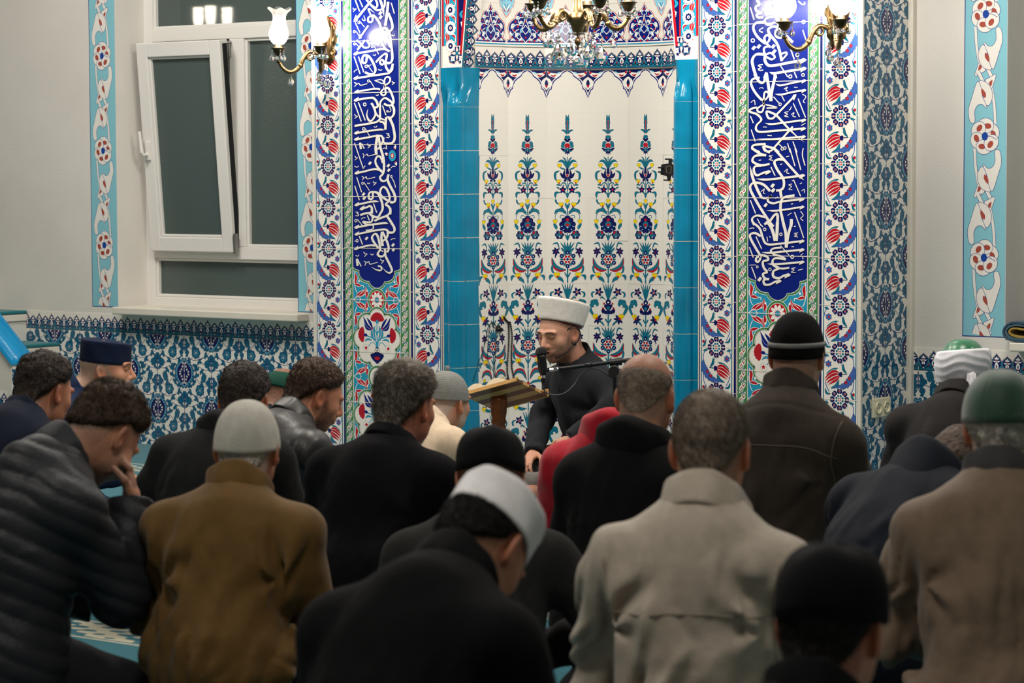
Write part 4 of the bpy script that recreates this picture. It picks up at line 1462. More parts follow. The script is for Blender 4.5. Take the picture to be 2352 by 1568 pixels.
def band(x0, strokes, px0, k_of, zseam, label, flower=False):
    p = Pat(1.0)
    p.rect('cream', 0.0005, 0.0, 0.4055, 3.25)
    p.rect('cobalt', 0.0535, 0.5, 0.3525, 3.25)
    p.merge(medallion_part(x0, zseam))
    for xs in (0.0022, 0.3552):
        p.rect('green', xs, 0.0, xs + 0.0482, 3.25)
        n0 = int((zseam + 0.02) / 0.0499) + 1
        lv = p.h
        for i in range(-n0, int(2.4 / 0.0499)):
            p.merge(CH, t=(xs - 0.0009, zseam + i * 0.0499), at=lv)
    t = trace(strokes, px0, k_of, x0)
    p.merge(t)
    if flower:
        w = on(800 + 950 / 9.22, 320 + 345 / 9.22, 'y', 0)
        c = (w[0] - x0, w[2])
        for i in range(14):
            a = 2 * PI * i / 14
            p.circ('turq', (c[0] + 0.0175 * math.cos(a), c[1] + 0.0215 * math.sin(a)), 0.006, 8)
        p.circ('turq', c, 0.018, 16, 0.022)
        p.circ('red', c, 0.0105, 14, 0.0135)
        p.circ('white', c, 0.006, 10, 0.008)
        p.circ('ink', c, 0.003, 8)
        for dx, dz, ex, ez in ((0.013, 0.028, 0.022, 0.052), (-0.024, 0.004, -0.047, 0.012), (0.018, -0.026, 0.027, -0.048)):
            p.leaf('white', [(c[0] + dx, c[1] + dz), (c[0] + ex, c[1] + ez)], 0.014)
            p.leaf('red', [(c[0] + dx, c[1] + dz), (c[0] + (dx + ex) / 2, c[1] + (dz + ez) / 2)], 0.007)
    for i in range(-4, 10):
        z = zseam + i * 0.2497
        if z > 0.02:
            p.rect('grout', 0.0, z - 0.0014, 0.406, z + 0.0014)
    for xx in (0.0520, 0.3525):
        p.rect('cream', xx, 0.0, xx + 0.0018, 3.25)
    tm = TileMesh()
    tm.stamp(p, flat_map((x0, -0.003, 0), EX, EZ, -EY))
    tm.face_dir = lambda a: np.tile((0, -1.0, 0), (len(a), 1))
    return tm.build('calligraphy_band', mihrab, label)


band(-1.3345, LSTROKES, 800, lambda y: 1291 / 140, 0.853, 'left blue band with cream Arabic calligraphy running upward', True)
band(0.9245, RSTROKES, 1710, lambda y: 1394 / 160 if y == 0 else 796 / 160, 0.853, 'right blue band with cream Arabic calligraphy running downward')

# niche: nine flat tile columns round a half circle
tm = TileMesh()
ZR = [1.955 - 0.2045 * i for i in range(-2, 11)]
tf = []
for k in range(NF):
    a0, a1 = na[k], na[k + 1]
    p0 = np.array((NR * math.sin(a0), NY + NR * math.cos(a0), 0))
    p1 = np.array((NR * math.sin(a1), NY + NR * math.cos(a1), 0))
    ax = (p1 - p0) / np.linalg.norm(p1 - p0)
    mid = (p0 + p1) / 2
    nrm = np.array((-mid[0], NY - mid[1], 0))
    nrm /= np.linalg.norm(nrm)
    tf.append((mid, ax, nrm))
PEN, ARA, DRO, CRE = pendant(), arabesque(), drops(), crest_tile()
PLAIN = Pat(0.001)
PLAIN.rect('grout', -100.4, 0, 100.4, 204.5).rect('cream', -99.3, 0.9, 99.3, 203.4)
for mid, ax, nrm in tf:
    o = lambda z: mid + np.array((0, 0, z)) + nrm * 0.004
    # pendant row then flower rows down to the floor
    tm.stamp(PEN, flat_map(o(1.955 - 0.2045), ax, EZ, nrm, 0.003, w=0))
    for r in range(10):
        z = 1.955 - 0.2045 * (r + 2)
        if z > -0.21:
            tm.stamp(NICHE_ROWS[r], flat_map(o(z), ax, EZ, nrm, 0.004, w=0))
tm.face_dir = lambda a: np.stack([-a[:, 0], NY - a[:, 1], 0 * a[:, 0]], 1)
tm.build('niche_tiles', mihrab, 'cream niche tiles with six rising flower stems')
# hood: frieze, arabesques and drops stand a little further forward
tm = TileMesh()
FW = 0.012
for mid, ax, nrm in tf:
    m2 = mid + np.array((0, -FW, 0)) + nrm * 0.004
    sc = 1.0
    fm = lambda z, w=0.2, c=-0.1: flat_map(m2 + ax * c + np.array((0, 0, z)), ax, EZ, nrm, 0.002, w=w)
    tm.stamp(CRE, fm(1.958))
    tm.stamp(ARA, flat_map(m2 + np.array((0, 0, 2.062)), ax, EZ, nrm, 0.002, w=0))
    tm.stamp(DRO, flat_map(m2 + np.array((0, 0, 2.2665)), ax, EZ, nrm, 0.002, w=0))
    for i in range(3):
        tm.stamp(PLAIN, flat_map(m2 + np.array((0, 0, 2.471 + 0.2045 * i)), ax, EZ, nrm, 0.002, w=0))
tm.face_dir = lambda a: np.stack([-a[:, 0], NY - 0.3 - a[:, 1], 0 * a[:, 0]], 1)
hood_ = tm.build('hood_tiles', mihrab, 'niche hood with crested frieze and blue arabesque tiles')
# soffit under the hood's forward edge
b = MB()
fr = [(NR * math.sin(a), NY - FW + NR * math.cos(a)) for a in na]
bk = [(NR * math.sin(a) * 1.01, NY + NR * math.cos(a) * 1.01) for a in na]
v = [(x, y, 1.957) for x, y in fr] + [(x, y, 1.957) for x, y in bk]
n = len(fr)
b.add(v, [(i, i + 1, n + i + 1, n + i) for i in range(n - 1)])
b.build('hood_soffit', M_GROUT, mihrab)

# corner columns: flat margins, round shaft, capital with a leaf hollow; in 20 cm glazed pieces
def column(sx):
    col = thing_part('column', 'turquoise glazed column at the %s of the niche' % ('left' if sx < 0 else 'right'))
    # plan of one piece: starts at the front margin, rounds the corner, ends on the niche side
    plan = [(0.716, -0.004), (0.690, -0.004), (0.686, 0.002)]
    c = (0.640, -0.004)
    for t in np.linspace(-8, 188, 15):
        a = math.radians(t)
        plan.append((c[0] + 0.046 * math.cos(a) * 1.0, c[1] + 0.006 - 0.044 * math.sin(a)))
    plan += [(0.596, 0.004), (0.590, 0.012), (0.572, 0.062)]
    back = [(0.572, 0.10), (0.716, 0.10)]
    full = plan + back
    cz = (sum(p[0] for p in full) / len(full), 0.04)
    top = 1.772 + 0.002
    m = MB()
    z = top
    i = 0
    zs = [top - 0.2045 * k for k in range(0, 9)] + [0.0]
    for z1, z0 in zip(zs[:-1], zs[1:]):
        for (za, zb, s) in ((z0 + 0.0016, z1 - 0.0016, 1.0),):
            pts = [((cz[0] + (x - cz[0])) * sx, y) for x, y in full]
            m.prism(pts if sx > 0 else pts[::-1], max(0, za), zb, 'z')
    m.build('shaft_tiles', M_TURQ, col)
    g = MB()
    pts = [((cz[0] + (x - cz[0]) * 0.985) * sx, y + 0.0012) for x, y in full]
    g.prism(pts if sx > 0 else pts[::-1], 0, top, 'z')
    g.build('joints', PAL['grout'], col)
    # capital: square block above swelling out of the shaft
    def ring(k, round_):
        out = []
        sq = [(0.716, -0.018), (0.640, -0.052), (0.578, -0.018), (0.572, 0.062), (0.572, 0.10), (0.716, 0.10)]
        return out
    cp = MB()
    L = []
    nseg = 41
    for zt, k in ((1.774, 0.0), (1.782, 0.06), (1.790, 0.0), (1.80, 0.12), (1.83, 0.45), (1.86, 0.85), (1.885, 1.0), (1.957, 1.0)):
        ringp = []
        for t in np.linspace(0, 1, nseg):
            # shaft outline by parameter
            ii = t * (len(plan) - 1)
            j = min(int(ii), len(plan) - 2)
            fx = ii - j
            px_, py_ = plan[j][0] * (1 - fx) + plan[j + 1][0] * fx, plan[j][1] * (1 - fx) + plan[j + 1][1] * fx
            # block outline: front face, chamfered corner, niche face
            if t < 0.55:
                bx, by = 0.713 - (0.713 - 0.622) * (t / 0.55), -0.022
            elif t < 0.62:
                bx, by = 0.622 - 0.012 * (t - 0.55) / 0.07, -0.022 + 0.006 * (t - 0.55) / 0.07
            else:
                u_ = (t - 0.62) / 0.38
                bx, by = 0.610 - 0.038 * u_, -0.016 + 0.078 * u_
            x, y = px_ * (1 - k) + bx * k, py_ * (1 - k) + by * k
            # tear-shaped hollow on the corner
            hz = max(0.0, 1 - ((zt - 1.838) / 0.05) ** 2)
            hw = math.exp(-((t - 0.585) / 0.055) ** 2)
            y += 0.022 * hz * hw
            x += 0.008 * hz * hw
            ringp.append((x * sx, y, zt))
        ringp += [(0.572 * sx, 0.10, zt), (0.716 * sx, 0.10, zt)]
        L.append(ringp)
    n_ = len(L[0])
    vv = [p for r in L for p in r]
    ff = [(i * n_ + j, i * n_ + (j + 1) % n_, (i + 1) * n_ + (j + 1) % n_, (i + 1) * n_ + j) for i in range(len(L) - 1) for j in range(n_)]
    ff.append(tuple(range((len(L) - 1) * n_, len(L) * n_)))
    cp.add(vv, ff)
    o = cp.build('capital', M_TURQ, col)
    auto_smooth(o, 35)
    return col


def thing_part(name, label):
    o = bpy.data.objects.new(name, None)
    COL.objects.link(o)
    o.parent = mihrab
    o['label'] = label
    return o


column(-1)
column(1)

# spandrels beside the hood: cross tile over each capital, then red-edged turquoise bands up to a sloping arch edge
def spandrel(sx):
    p = Pat(0.001)
    W = 146.0
    p.rect('cream', 0, 0, W, 98)
    cx, cy = 88, 66
    for ang in (45, 135, 225, 315):
        a = math.radians(ang)
        d, s_ = np.array((math.cos(a), math.sin(a))), np.array((-math.sin(a), math.cos(a)))
        P_ = lambda l, w: tuple(np.array((cx, cy)) + d * l + s_ * w)
        for m, e in (('red', 2.4), ('teal', 0), ('navy', -4)):
            if ang in (45, 315) and False:
                continue
            p.fan(m, [P_(2, 0), P_(16, 5 + e), P_(24, 22 + e), P_(36, 20 + e), P_(46, 24 + e), P_(58 + e * 1.6, 0), P_(46, -24 - e), P_(36, -20 - e), P_(24, -22 - e), P_(16, -5 - e)], P_(36, 0))
        for da in (0, PI / 2, PI, 3 * PI / 2):
            c = P_(35, 0)
            p.leaf('white', [c, (c[0] + 17 * math.cos(a + da), c[1] + 17 * math.sin(a + da))], 9)
            p.leaf('white', [(c[0] + 4 * math.cos(a + da + .8), c[1] + 4 * math.sin(a + da + .8)), (c[0] + 13 * math.cos(a + da + .8), c[1] + 13 * math.sin(a + da + .8))], 5)
        p.circ('red', P_(35, 0), 2.5, 8)
    p.circ('teal', (cx, cy), 9, 12)
    p.rect('cream', 0, 97, W, 101)
    p.rect('red', 0, 101, W, 760)
    p.rect('turq', 10, 101, 90, 760)
    p.rect('navy', 99, 101, W, 760)
    for i in range(4):
        y = 101 + 168 * i
        for k, (m, r) in enumerate((('white', 0),)):
            for j in range(10):
                a = 2 * PI * j / 10
                p.circ('white', (50 + 23 * math.cos(a), y + 23 * math.sin(a)), 8.5, 8)
                p.circ('red', (50 + 27 * math.cos(a), y + 27 * math.sin(a)), 2.6, 8)
            p.circ('white', (50, y), 22, 16)
            p.circ('navy', (50, y), 14, 12)
            p.circ('white', (50, y), 5, 8)
            p.circ('red', (50, y), 2.6, 8)
        y += 84
        for j in range(12):
            a = 2 * PI * j / 12
            p.circ('white', (50 + 25 * math.cos(a), y + 25 * math.sin(a)), 8, 8)
        p.circ('white', (50, y), 24, 16)
        for j in range(8):
            a = 2 * PI * j / 8
            p.circ('navy', (50 + 12 * math.cos(a), y + 12 * math.sin(a)), 5.4, 8)
        p.circ('white', (50, y), 7, 8)
        p.circ('red', (50, y), 3, 8)
        for yy, s_ in ((y - 44, 1), (y + 42, -1)):
            p.line('white', [(22, yy + 26), (20, yy), (34, yy - 16)], 4)
            p.line('white', [(78, yy - 26), (80, yy), (66, yy + 16)], 4)
            p.leaf('white', [(54, yy + 14), (72, yy + 8), (82, yy - 14)], 15)
            p.leaf('red', [(56, yy + 11), (72, yy + 5), (80, yy - 10)], 9)
            for o_ in (0, 7, -7):
                p.leaf('red', [(28 + o_ * 0.3, yy - 18), (34 + o_, yy), (24 + o_, yy + 20)], 9, 'white', 0.8)
        p.flower('white', (122, y + 20), 11, 5, dot='red')
        p.leaf('white', [(118, y - 20), (124, y), (114, y + 8)], 8)
        p.leaf('turq', [(126, y + 40), (112, y + 62), (126, y + 80)], 16)
    tm = TileMesh()
    # the drawing runs from the border inward and stops at the sloping arch edge
    x0 = 0.718 * sx
    lean = 0.105
    v_, f_, m_ = p.arrays()
    v_ = v_.copy()
    v_[:, 0] = np.minimum(v_[:, 0], 0.116 + lean * v_[:, 1])
    tm.stamp((v_, f_, m_), flat_map((x0, -0.004, 1.9585), EX * (-sx), EZ, -EY))
    ang = math.atan(lean)
    up = np.array((-sx * math.sin(ang), 0, math.cos(ang)))
    fr_ = np.array((-sx * math.cos(ang), 0, -math.sin(ang)))
    ln = Pat(0.001).rect('red', -17, 60, 0, 900).rect('white', -4, 0, 2, 900)
    base = np.array((sx * 0.602, -0.0055, 1.9585))
    tm.stamp(ln, flat_map(base, fr_, up, -EY))
    tm.face_dir = lambda a: np.tile((0, -1.0, 0), (len(a), 1))
    tm.build('spandrel_tiles', mihrab)
    # reveal of the arch: crest frieze running up the thickness of the wall
    e = TileMesh()
    inn = np.array((-sx * 0.16, 0.985, 0))
    inn -= up * (inn @ up)
    inn /= np.linalg.norm(inn)
    nn = np.cross(up, inn)
    nn = nn if nn[0] * sx < 0 else -nn
    for i in range(5):
        e.stamp(CRE, flat_map(base + up * (0.2 * i), up, inn, nn))
    e.face_dir = lambda a: np.tile((-sx * 1.0, -0.1, 0), (len(a), 1))
    e.build('arch_edge_tiles', mihrab)


spandrel(-1)
spandrel(1)

# tiled return on the right side of the block (and its unseen twin on the left)
DT = dado_tile()
for sx in (1,):
    tm = TileMesh()
    for i in range(16):
        z = 2.7 + 0.0 - 0.2004 * i + (ROW0 - 1.899)
        zz = ROW0 + (6 - i) * 0.2004 - 0.2004
        if zz < -0.1:
            continue
        for j in range(2):
            mir = (i + j) % 2 == 0
            o = np.array((sx * (HB + 0.003), 0.012 + 0.2 * j, zz))
            tm.stamp(DT, flat_map(o, EY, EZ, EX * sx, 0.001, mir))
    tm.face_dir = lambda a: np.tile((1.0 * sx, 0, 0), (len(a), 1))
    tm.build('return_tiles', mihrab, 'blue and white floral tiles on the right return')

# ------------------------------------------------------------------ dado and painted strips of the side walls
def dado(x0, x1, wall, name):
    tm = TileMesh()
    n = int(math.ceil((x1 - x0) / 0.2))
    fr = CRE
    for i in range(n):
        x = x1 - 0.2 * (i + 1)
        for r in range(3):
            tm.stamp(DT, flat_map((x, WY - 0.004, 0.4 - 0.2 * r), EX, EZ, -EY, 0.0015, (i + r) % 2 == 1))
        tm.stamp(fr, flat_map((x, WY - 0.004, 0.6), EX, EZ, -EY, 0.001))
    tm.face_dir = lambda a: np.tile((0, -1.0, 0), (len(a), 1))
    o = tm.build(name, wall)
    MB().box((x1 - 0.2 * n, WY - 0.0035, 0.0), (x1, WY + 0.01, 0.700)).build('tile_bed', PAL['grout'], wall)
    return o


dado(-5.6, -1.445, wall_left, 'dado_tiles')
dado(1.536, 2.98, wall_right, 'dado_tiles')
dado(2.98, 6.0, wall_right, 'dado_tiles')
PR = painted_repeat()


def strip(x0, z0, zf, wall):
    tm = TileMesh()
    b_ = Pat(1.0)
    b_.rect('p_sky', 0.0, z0, 0.2, 3.2)
    b_.rect('p_ink', 0.0, z0, 0.004, 3.2)
    b_.rect('p_ink', 0.0, z0, 0.2, z0 + 0.004)
    tm.stamp(b_, flat_map((x0, WY - 0.0008, 0), EX, EZ, -EY))
    for i in range(-3, 3):
        z = zf + 0.5165 * i
        v, f, m = PR.arrays()
        if z - 0.27 < z0:
            # leave off what would hang below the end of the strip
            ok = (v[:, 1] + z > z0 + 0.002)
            f2 = f[ok[f].all(1)]
            m = m[ok[f].all(1)]
            f = f2
        if len(f):
            tm.stamp((v, f, m), flat_map((x0, WY - 0.0012, z), EX, EZ, -EY))
    tm.face_dir = lambda a: np.tile((0, -1.0, 0), (len(a), 1))
    return tm.build('painted_strip', wall)


strip(-3.546, 0.737, 1.593, wall_left)
strip(-2.028, 0.750, 1.600, wall_left)
strip(1.790, 0.757, 1.612, wall_right)
# ------------------------------------------------------------------ organic surfaces from distance fields
def axis_grid(lo, hi, step, fine=()):
    out = [lo]
    while out[-1] < hi:
        s = step
        for a, b, fs in fine:
            if a - step <= out[-1] <= b:
                s = min(s, fs)
        out.append(out[-1] + s)
    return np.array(out)


def vnoise(P, seed=0):
    """value noise on (...,3) points, range about -1..1"""
    F = np.floor(P).astype(np.int64)
    t = P - F
    t = t * t * (3 - 2 * t)
    out = 0
    for dx in (0, 1):
        for dy in (0, 1):
            for dz in (0, 1):
                h = (F[..., 0] + dx) * 374761393 + (F[..., 1] + dy) * 668265263 + (F[..., 2] + dz) * 2147483647 + seed * 974634533
                h = (h ^ (h >> 13)) * 1274126177
                h = (h ^ (h >> 16)) & 0xffff
                w = (t[..., 0] if dx else 1 - t[..., 0]) * (t[..., 1] if dy else 1 - t[..., 1]) * (t[..., 2] if dz else 1 - t[..., 2])
                out = out + w * (h / 32767.5 - 1)
    return out


class Field:
    def __init__(self, xs, ys, zs):
        self.x, self.y, self.z = xs, ys, zs
        self.D = np.full((len(xs), len(ys), len(zs)), 1.0, np.float32)

    def sub(self, lo, hi):
        sl = []
        for ax, a, b in zip((self.x, self.y, self.z), lo, hi):
            i, j = np.searchsorted(ax, a), np.searchsorted(ax, b)
            sl.append(slice(max(0, i - 1), min(len(ax), j + 1)))
        sl = tuple(sl)
        P = np.stack(np.meshgrid(self.x[sl[0]], self.y[sl[1]], self.z[sl[2]], indexing='ij'), -1)
        return sl, P

    def _merge(self, sl, d, k, op):
        a = self.D[sl]
        if op == 'add':
            h = np.clip(0.5 + 0.5 * (d - a) / k, 0, 1)
            self.D[sl] = d * (1 - h) + a * h - k * h * (1 - h)
        elif op == 'cut':
            d = -d
            h = np.clip(0.5 - 0.5 * (d - a) / k, 0, 1)
            self.D[sl] = d * (1 - h) + a * h + k * h * (1 - h)

    def cone(self, a, b, ra, rb=None, k=0.02, op='add', flat=None):
        rb = ra if rb is None else rb
        a, b = np.array(a, float), np.array(b, float)
        m = max(ra, rb) + k + 0.03
        sl, P = self.sub(np.minimum(a, b) - m, np.maximum(a, b) + m)
        if P.size == 0:
            return
        ab = b - a
        q = P - a
        t = np.clip((q @ ab) / (ab @ ab + 1e-12), 0, 1)
        d = np.linalg.norm(q - t[..., None] * ab, axis=-1) - (ra + (rb - ra) * t)
        self._merge(sl, d, k, op)

    def ell(self, c, r, R=None, k=0.02, op='add'):
        c, r = np.array(c, float), np.array(r, float)
        m = r.max() + k + 0.03
        sl, P = self.sub(c - m, c + m)
        if P.size == 0:
            return
        q = P - c
        if R is not None:
            q = q @ R
        k0 = np.linalg.norm(q / r, axis=-1)
        k1 = np.linalg.norm(q / (r * r), axis=-1) + 1e-9
        self._merge(sl, k0 * (k0 - 1) / k1, k, op)

    def plane_cut(self, p, n, k=0.01):
        """removes what lies on the side n points to"""
        P = np.stack(np.meshgrid(self.x, self.y, self.z, indexing='ij'), -1)
        d = -((P - np.array(p)) @ np.array(n))
        self._merge((slice(None),) * 3, d, k, 'cut')

    def displace(self, fn):
        """fn(P) added to the distance where the surface is near"""
        near = np.abs(self.D) < 0.05
        idx = np.nonzero(near)
        P = np.stack([self.x[idx[0]], self.y[idx[1]], self.z[idx[2]]], -1)
        self.D[idx] += fn(P).astype(np.float32)

    def mesh(self):
        D = self.D
        ins = D < 0
        nx, ny, nz = (s - 1 for s in D.shape)
        cnt = np.zeros((nx, ny, nz), np.int8)
        offs = [(i, j, k) for i in (0, 1) for j in (0, 1) for k in (0, 1)]
        for o in offs:
            cnt += ins[o[0]:o[0] + nx, o[1]:o[1] + ny, o[2]:o[2] + nz]
        act = (cnt > 0) & (cnt < 8)
        C = np.argwhere(act)
        idx = np.full(act.shape, -1, np.int64)
        idx[act] = np.arange(len(C))
        pos = np.zeros((len(C), 3))
        num = np.zeros(len(C))
        for a in offs:
            for ax in range(3):
                if a[ax]:
                    continue
                b = list(a)
                b[ax] = 1
                A, B = C + np.array(a), C + np.array(b)
                da, db = D[A[:, 0], A[:, 1], A[:, 2]], D[B[:, 0], B[:, 1], B[:, 2]]
                m = (da < 0) != (db < 0)
                t = np.where(m, da / np.where(m, da - db, 1), 0)
                pa = np.stack([self.x[A[:, 0]], self.y[A[:, 1]], self.z[A[:, 2]]], -1)
                pb = np.stack([self.x[B[:, 0]], self.y[B[:, 1]], self.z[B[:, 2]]], -1)
                pos += np.where(m[:, None], pa + (pb - pa) * t[:, None], 0)
                num += m
        pos /= num[:, None]
        F = []
        for ax in range(3):
            u, v = [(1, 2), (2, 0), (0, 1)][ax]
            s0, s1 = [slice(1, -1)] * 3, [slice(1, -1)] * 3
            s0[ax], s1[ax] = slice(0, -1), slice(1, None)
            a, b = ins[tuple(s0)], ins[tuple(s1)]
            E = np.argwhere(a != b)
            if not len(E):
                continue
            sgn = a[E[:, 0], E[:, 1], E[:, 2]]
            base = E.copy()
            base[:, u] += 1
            base[:, v] += 1
            du, dv = np.zeros(3, int), np.zeros(3, int)
            du[u] = 1
            dv[v] = 1
            q = []
            for w in (-du - dv, -dv, 0 * du, -du):
                c = base + w
                q.append(idx[c[:, 0], c[:, 1], c[:, 2]])
            q = np.stack(q, -1)
            q[~sgn] = q[~sgn][:, ::-1]
            F.append(q)
        return pos, np.concatenate(F)


def rotm(yaw=0, pitch=0, roll=0):
    """columns = axes of a frame turned left by yaw, nodded down by pitch, tipped to its right by roll"""
    return np.array(Matrix.Rotation(yaw, 3, 'Z') @ Matrix.Rotation(-pitch, 3, 'X') @ Matrix.Rotation(roll, 3, 'Y'))


def set_attr(o, name, vals):
    a = o.data.attributes.new(name, 'FLOAT', 'POINT')
    a.data.foreach_set('value', np.asarray(vals, np.float32))


def skin_mat(name, col, stub, lip=(150, 85, 75)):
    """skin with shaved hair / beard where the mesh says so"""
    if name in MATS:
        return MATS[name]
    m = mat(name, col, 0.5, 0.35, sss=0.12, bump=(160, 0.12))
    nt = m.node_tree
    b = nt.nodes['Principled BSDF']
    tc = nt.nodes.new('ShaderNodeTexCoord')

    def noise(sc):
        n = nt.nodes.new('ShaderNodeTexNoise')
        n.inputs['Scale'].default_value = sc
        n.inputs['Detail'].default_value = 5
        nt.links.new(tc.outputs['Object'], n.inputs['Vector'])
        return n

    def mix(fac, c1, c2, blend='MIX'):
        x = nt.nodes.new('ShaderNodeMix')
        x.data_type = 'RGBA'
        x.blend_type = blend
        for s, v in ((0, fac), (6, c1), (7, c2)):
            if hasattr(v, 'links'):
                nt.links.new(v, x.inputs[s])
            else:
                x.inputs[s].default_value = v
        return x.outputs[2]
    c = (*srgb(col), 1)
    red = (*[v * k for v, k in zip(srgb(col), (1.0, 0.68, 0.6))], 1)
    mr = nt.nodes.new('ShaderNodeMapRange')
    mr.inputs['From Min'].default_value = 0.35
    mr.inputs['From Max'].default_value = 0.7
    nt.links.new(noise(14).outputs['Fac'], mr.inputs['Value'])
    base = mix(mr.outputs['Result'], c, tuple(0.5 * (p + q) for p, q in zip(c, red)))
    for an, target in (('flush', red), ('lip', (*srgb(lip), 1)), ('stub', (*srgb(stub), 1)), ('dark', (*srgb((28, 18, 16)), 1))):
        at_ = nt.nodes.new('ShaderNodeAttribute')
        at_.attribute_name = an
        fac = at_.outputs['Fac']
        if an == 'stub':
            mu = nt.nodes.new('ShaderNodeMath')
            mu.operation = 'MULTIPLY'
            nr = nt.nodes.new('ShaderNodeMapRange')
            nr.inputs['From Min'].default_value = 0.3
            nr.inputs['From Max'].default_value = 0.6
            nr.inputs['To Min'].default_value = 0.55
            nt.links.new(noise(220).outputs['Fac'], nr.inputs['Value'])
            nt.links.new(fac, mu.inputs[0])
            nt.links.new(nr.outputs['Result'], mu.inputs[1])
            fac = mu.outputs[0]
        base = mix(fac, base, target)
    nt.links.new(base, b.inputs['Base Color'])
    return m


def smooth01(x, a, b):
    t = np.clip((x - a) / (b - a), 0, 1)
    return t * t * (3 - 2 * t)


# ------------------------------------------------------------------ the seated figure
def skeleton(c):
    """joints in the person's own frame (y forward, z up); spine scaled so the head is as high as it should be"""
    hip = c.get('hip', 0.27 if c.get('pose', 'kneel') == 'kneel' else 0.16)
    a, b = math.radians(c.get('lean', 12)), math.radians(c.get('hunch', 8))
    nk = math.radians(c.get('neck', 12))
    side = c.get('side', 0.0)

    def d(t):
        return np.array([side, math.sin(t), math.cos(t)])
    v = [(0.20, d(a)), (0.18, d(a + b)), (0.13, d(a + 2 * b))]
    neckv = d(a + 2 * b + nk) * c.get('necklen', 0.155) + np.array([c.get('neckx', 0.0), 0, 0])
    H = c['hz']
    tot = sum(l * w[2] for l, w in v)
    L = (H - hip - neckv[2]) / tot
    s = [np.array([0, 0, hip])]
    for l, w in v:
        s.append(s[-1] + w * l * L)
    J = {'pelvis': s[0], 'waist': s[1], 'chest': s[2], 'neck': s[3], 'head': s[3] + neckv, 'L': L,
         'ax': d(a + b), 'up': d(a + 2 * b), 'lean': a + b, 'hip': hip}
    sw = c.get('sw', 0.185) * 0.83
    tw = math.radians(c.get('twist', 0))
    for i, sg in ((0, -1), (1, 1)):
        dz = c.get('shz', (-0.135, -0.135))[i]
        o = np.array([sg * sw * math.cos(tw), sg * sw * math.sin(tw), 0.0])
        sh = s[3] + o + J['up'] * dz * max(L, 0.8) + np.array([0, 0.015, 0])
        nm = 'lr'[i]
        J['sh' + nm] = sh
        J['el' + nm] = np.array(c['el' + nm]) if 'el' + nm in c else sh + np.array([sg * 0.06, 0.05, -0.24])
        J['wr' + nm] = np.array(c['wr' + nm]) if 'wr' + nm in c else np.array([sg * 0.10, max(0.25, J['el' + nm][1] + 0.18), max(hip + 0.07, J['el' + nm][2] - 0.10)])
        if c.get('pose', 'kneel') == 'kneel':
            J['hp' + nm] = np.array([sg * 0.09, 0.03, hip - 0.03])
            J['kn' + nm] = np.array([sg * 0.14, 0.42, 0.085])
            J['an' + nm] = np.array([sg * 0.10, -0.08, 0.055])
            J['to' + nm] = np.array([sg * 0.05, -0.2, 0.04])
        else:
            J['hp' + nm] = np.array([sg * 0.10, 0.03, hip - 0.03])
            J['kn' + nm] = np.array([sg * c.get('kw', 0.33), 0.27, 0.12])
            J['an' + nm] = np.array([-sg * 0.04, 0.36 + 0.06 * i, 0.06])
            J['to' + nm] = np.array([-sg * 0.17, 0.40 + 0.06 * i, 0.05])
    return J


def frame_to(up):
    """rotation whose third column is up, second close to forward"""
    z = up / np.linalg.norm(up)
    x = np.cross(np.array([0, 1.0, 0]), z)
    x = x / np.linalg.norm(x)
    y = np.cross(z, x)
    return np.stack([x, y, z], -1)


def torso_field(F, c, J, e=0.0, k=0.07, arms=True):
    w = c.get('w', 1.0)
    f = c.get('fat', 1.0)
    L = J['L']
    R = frame_to(J['ax'])
    R2 = frame_to(J['up'])
    w = 1 + (w - 1) * 0.6
    F.ell(J['pelvis'] + [0, -0.01, 0.0], (0.165 * w + e, 0.14 * f + e, 0.13 + e), None, k)
    F.ell(J['waist'] + [0, 0.015, 0], (0.142 * w * f + e, 0.115 * f + e, 0.17 * L + e), R, k)
    F.ell(J['chest'] + R @ np.array([0, 0.02, -0.03]), (0.145 * w + e, 0.108 + e, 0.18 * L + e), R, k)
    F.ell((J['shl'] + J['shr']) / 2 + R2 @ np.array([0, -0.012, -0.02]), (0.12 * w + e, 0.07 + e, 0.075 + e), R2, k)
    for i, nm in ((0, 'l'), (1, 'r')):
        F.cone(J['neck'] + [0, -0.01, -0.03], J['sh' + nm] + [0, -0.005, 0.012], 0.05 + e * 0.5, 0.046 + e * 0.7, k * 0.6)
        if arms:
            F.ell(J['sh' + nm] - [0, 0, 0.01], (0.05 + e, 0.056 + e, 0.064 + e), None, k * 0.7)
            F.cone(J['sh' + nm], J['el' + nm], 0.054 * c.get('armw', 1) + e, 0.046 + e, k * 0.32)
            F.cone(J['el' + nm], J['wr' + nm], 0.044 + e, 0.034 + e, k * 0.4)


def leg_field(F, c, J, e=0.0, k=0.04):
    for nm in 'lr':
        F.cone(J['hp' + nm], J['kn' + nm], 0.088 + e, 0.062 + e, k)
        F.cone(J['kn' + nm], J['an' + nm], 0.056 + e, 0.045 + e, k)
    F.ell(J['pelvis'] + [0, -0.01, -0.02], (0.17 + e, 0.13 + e, 0.12 + e), None, k)


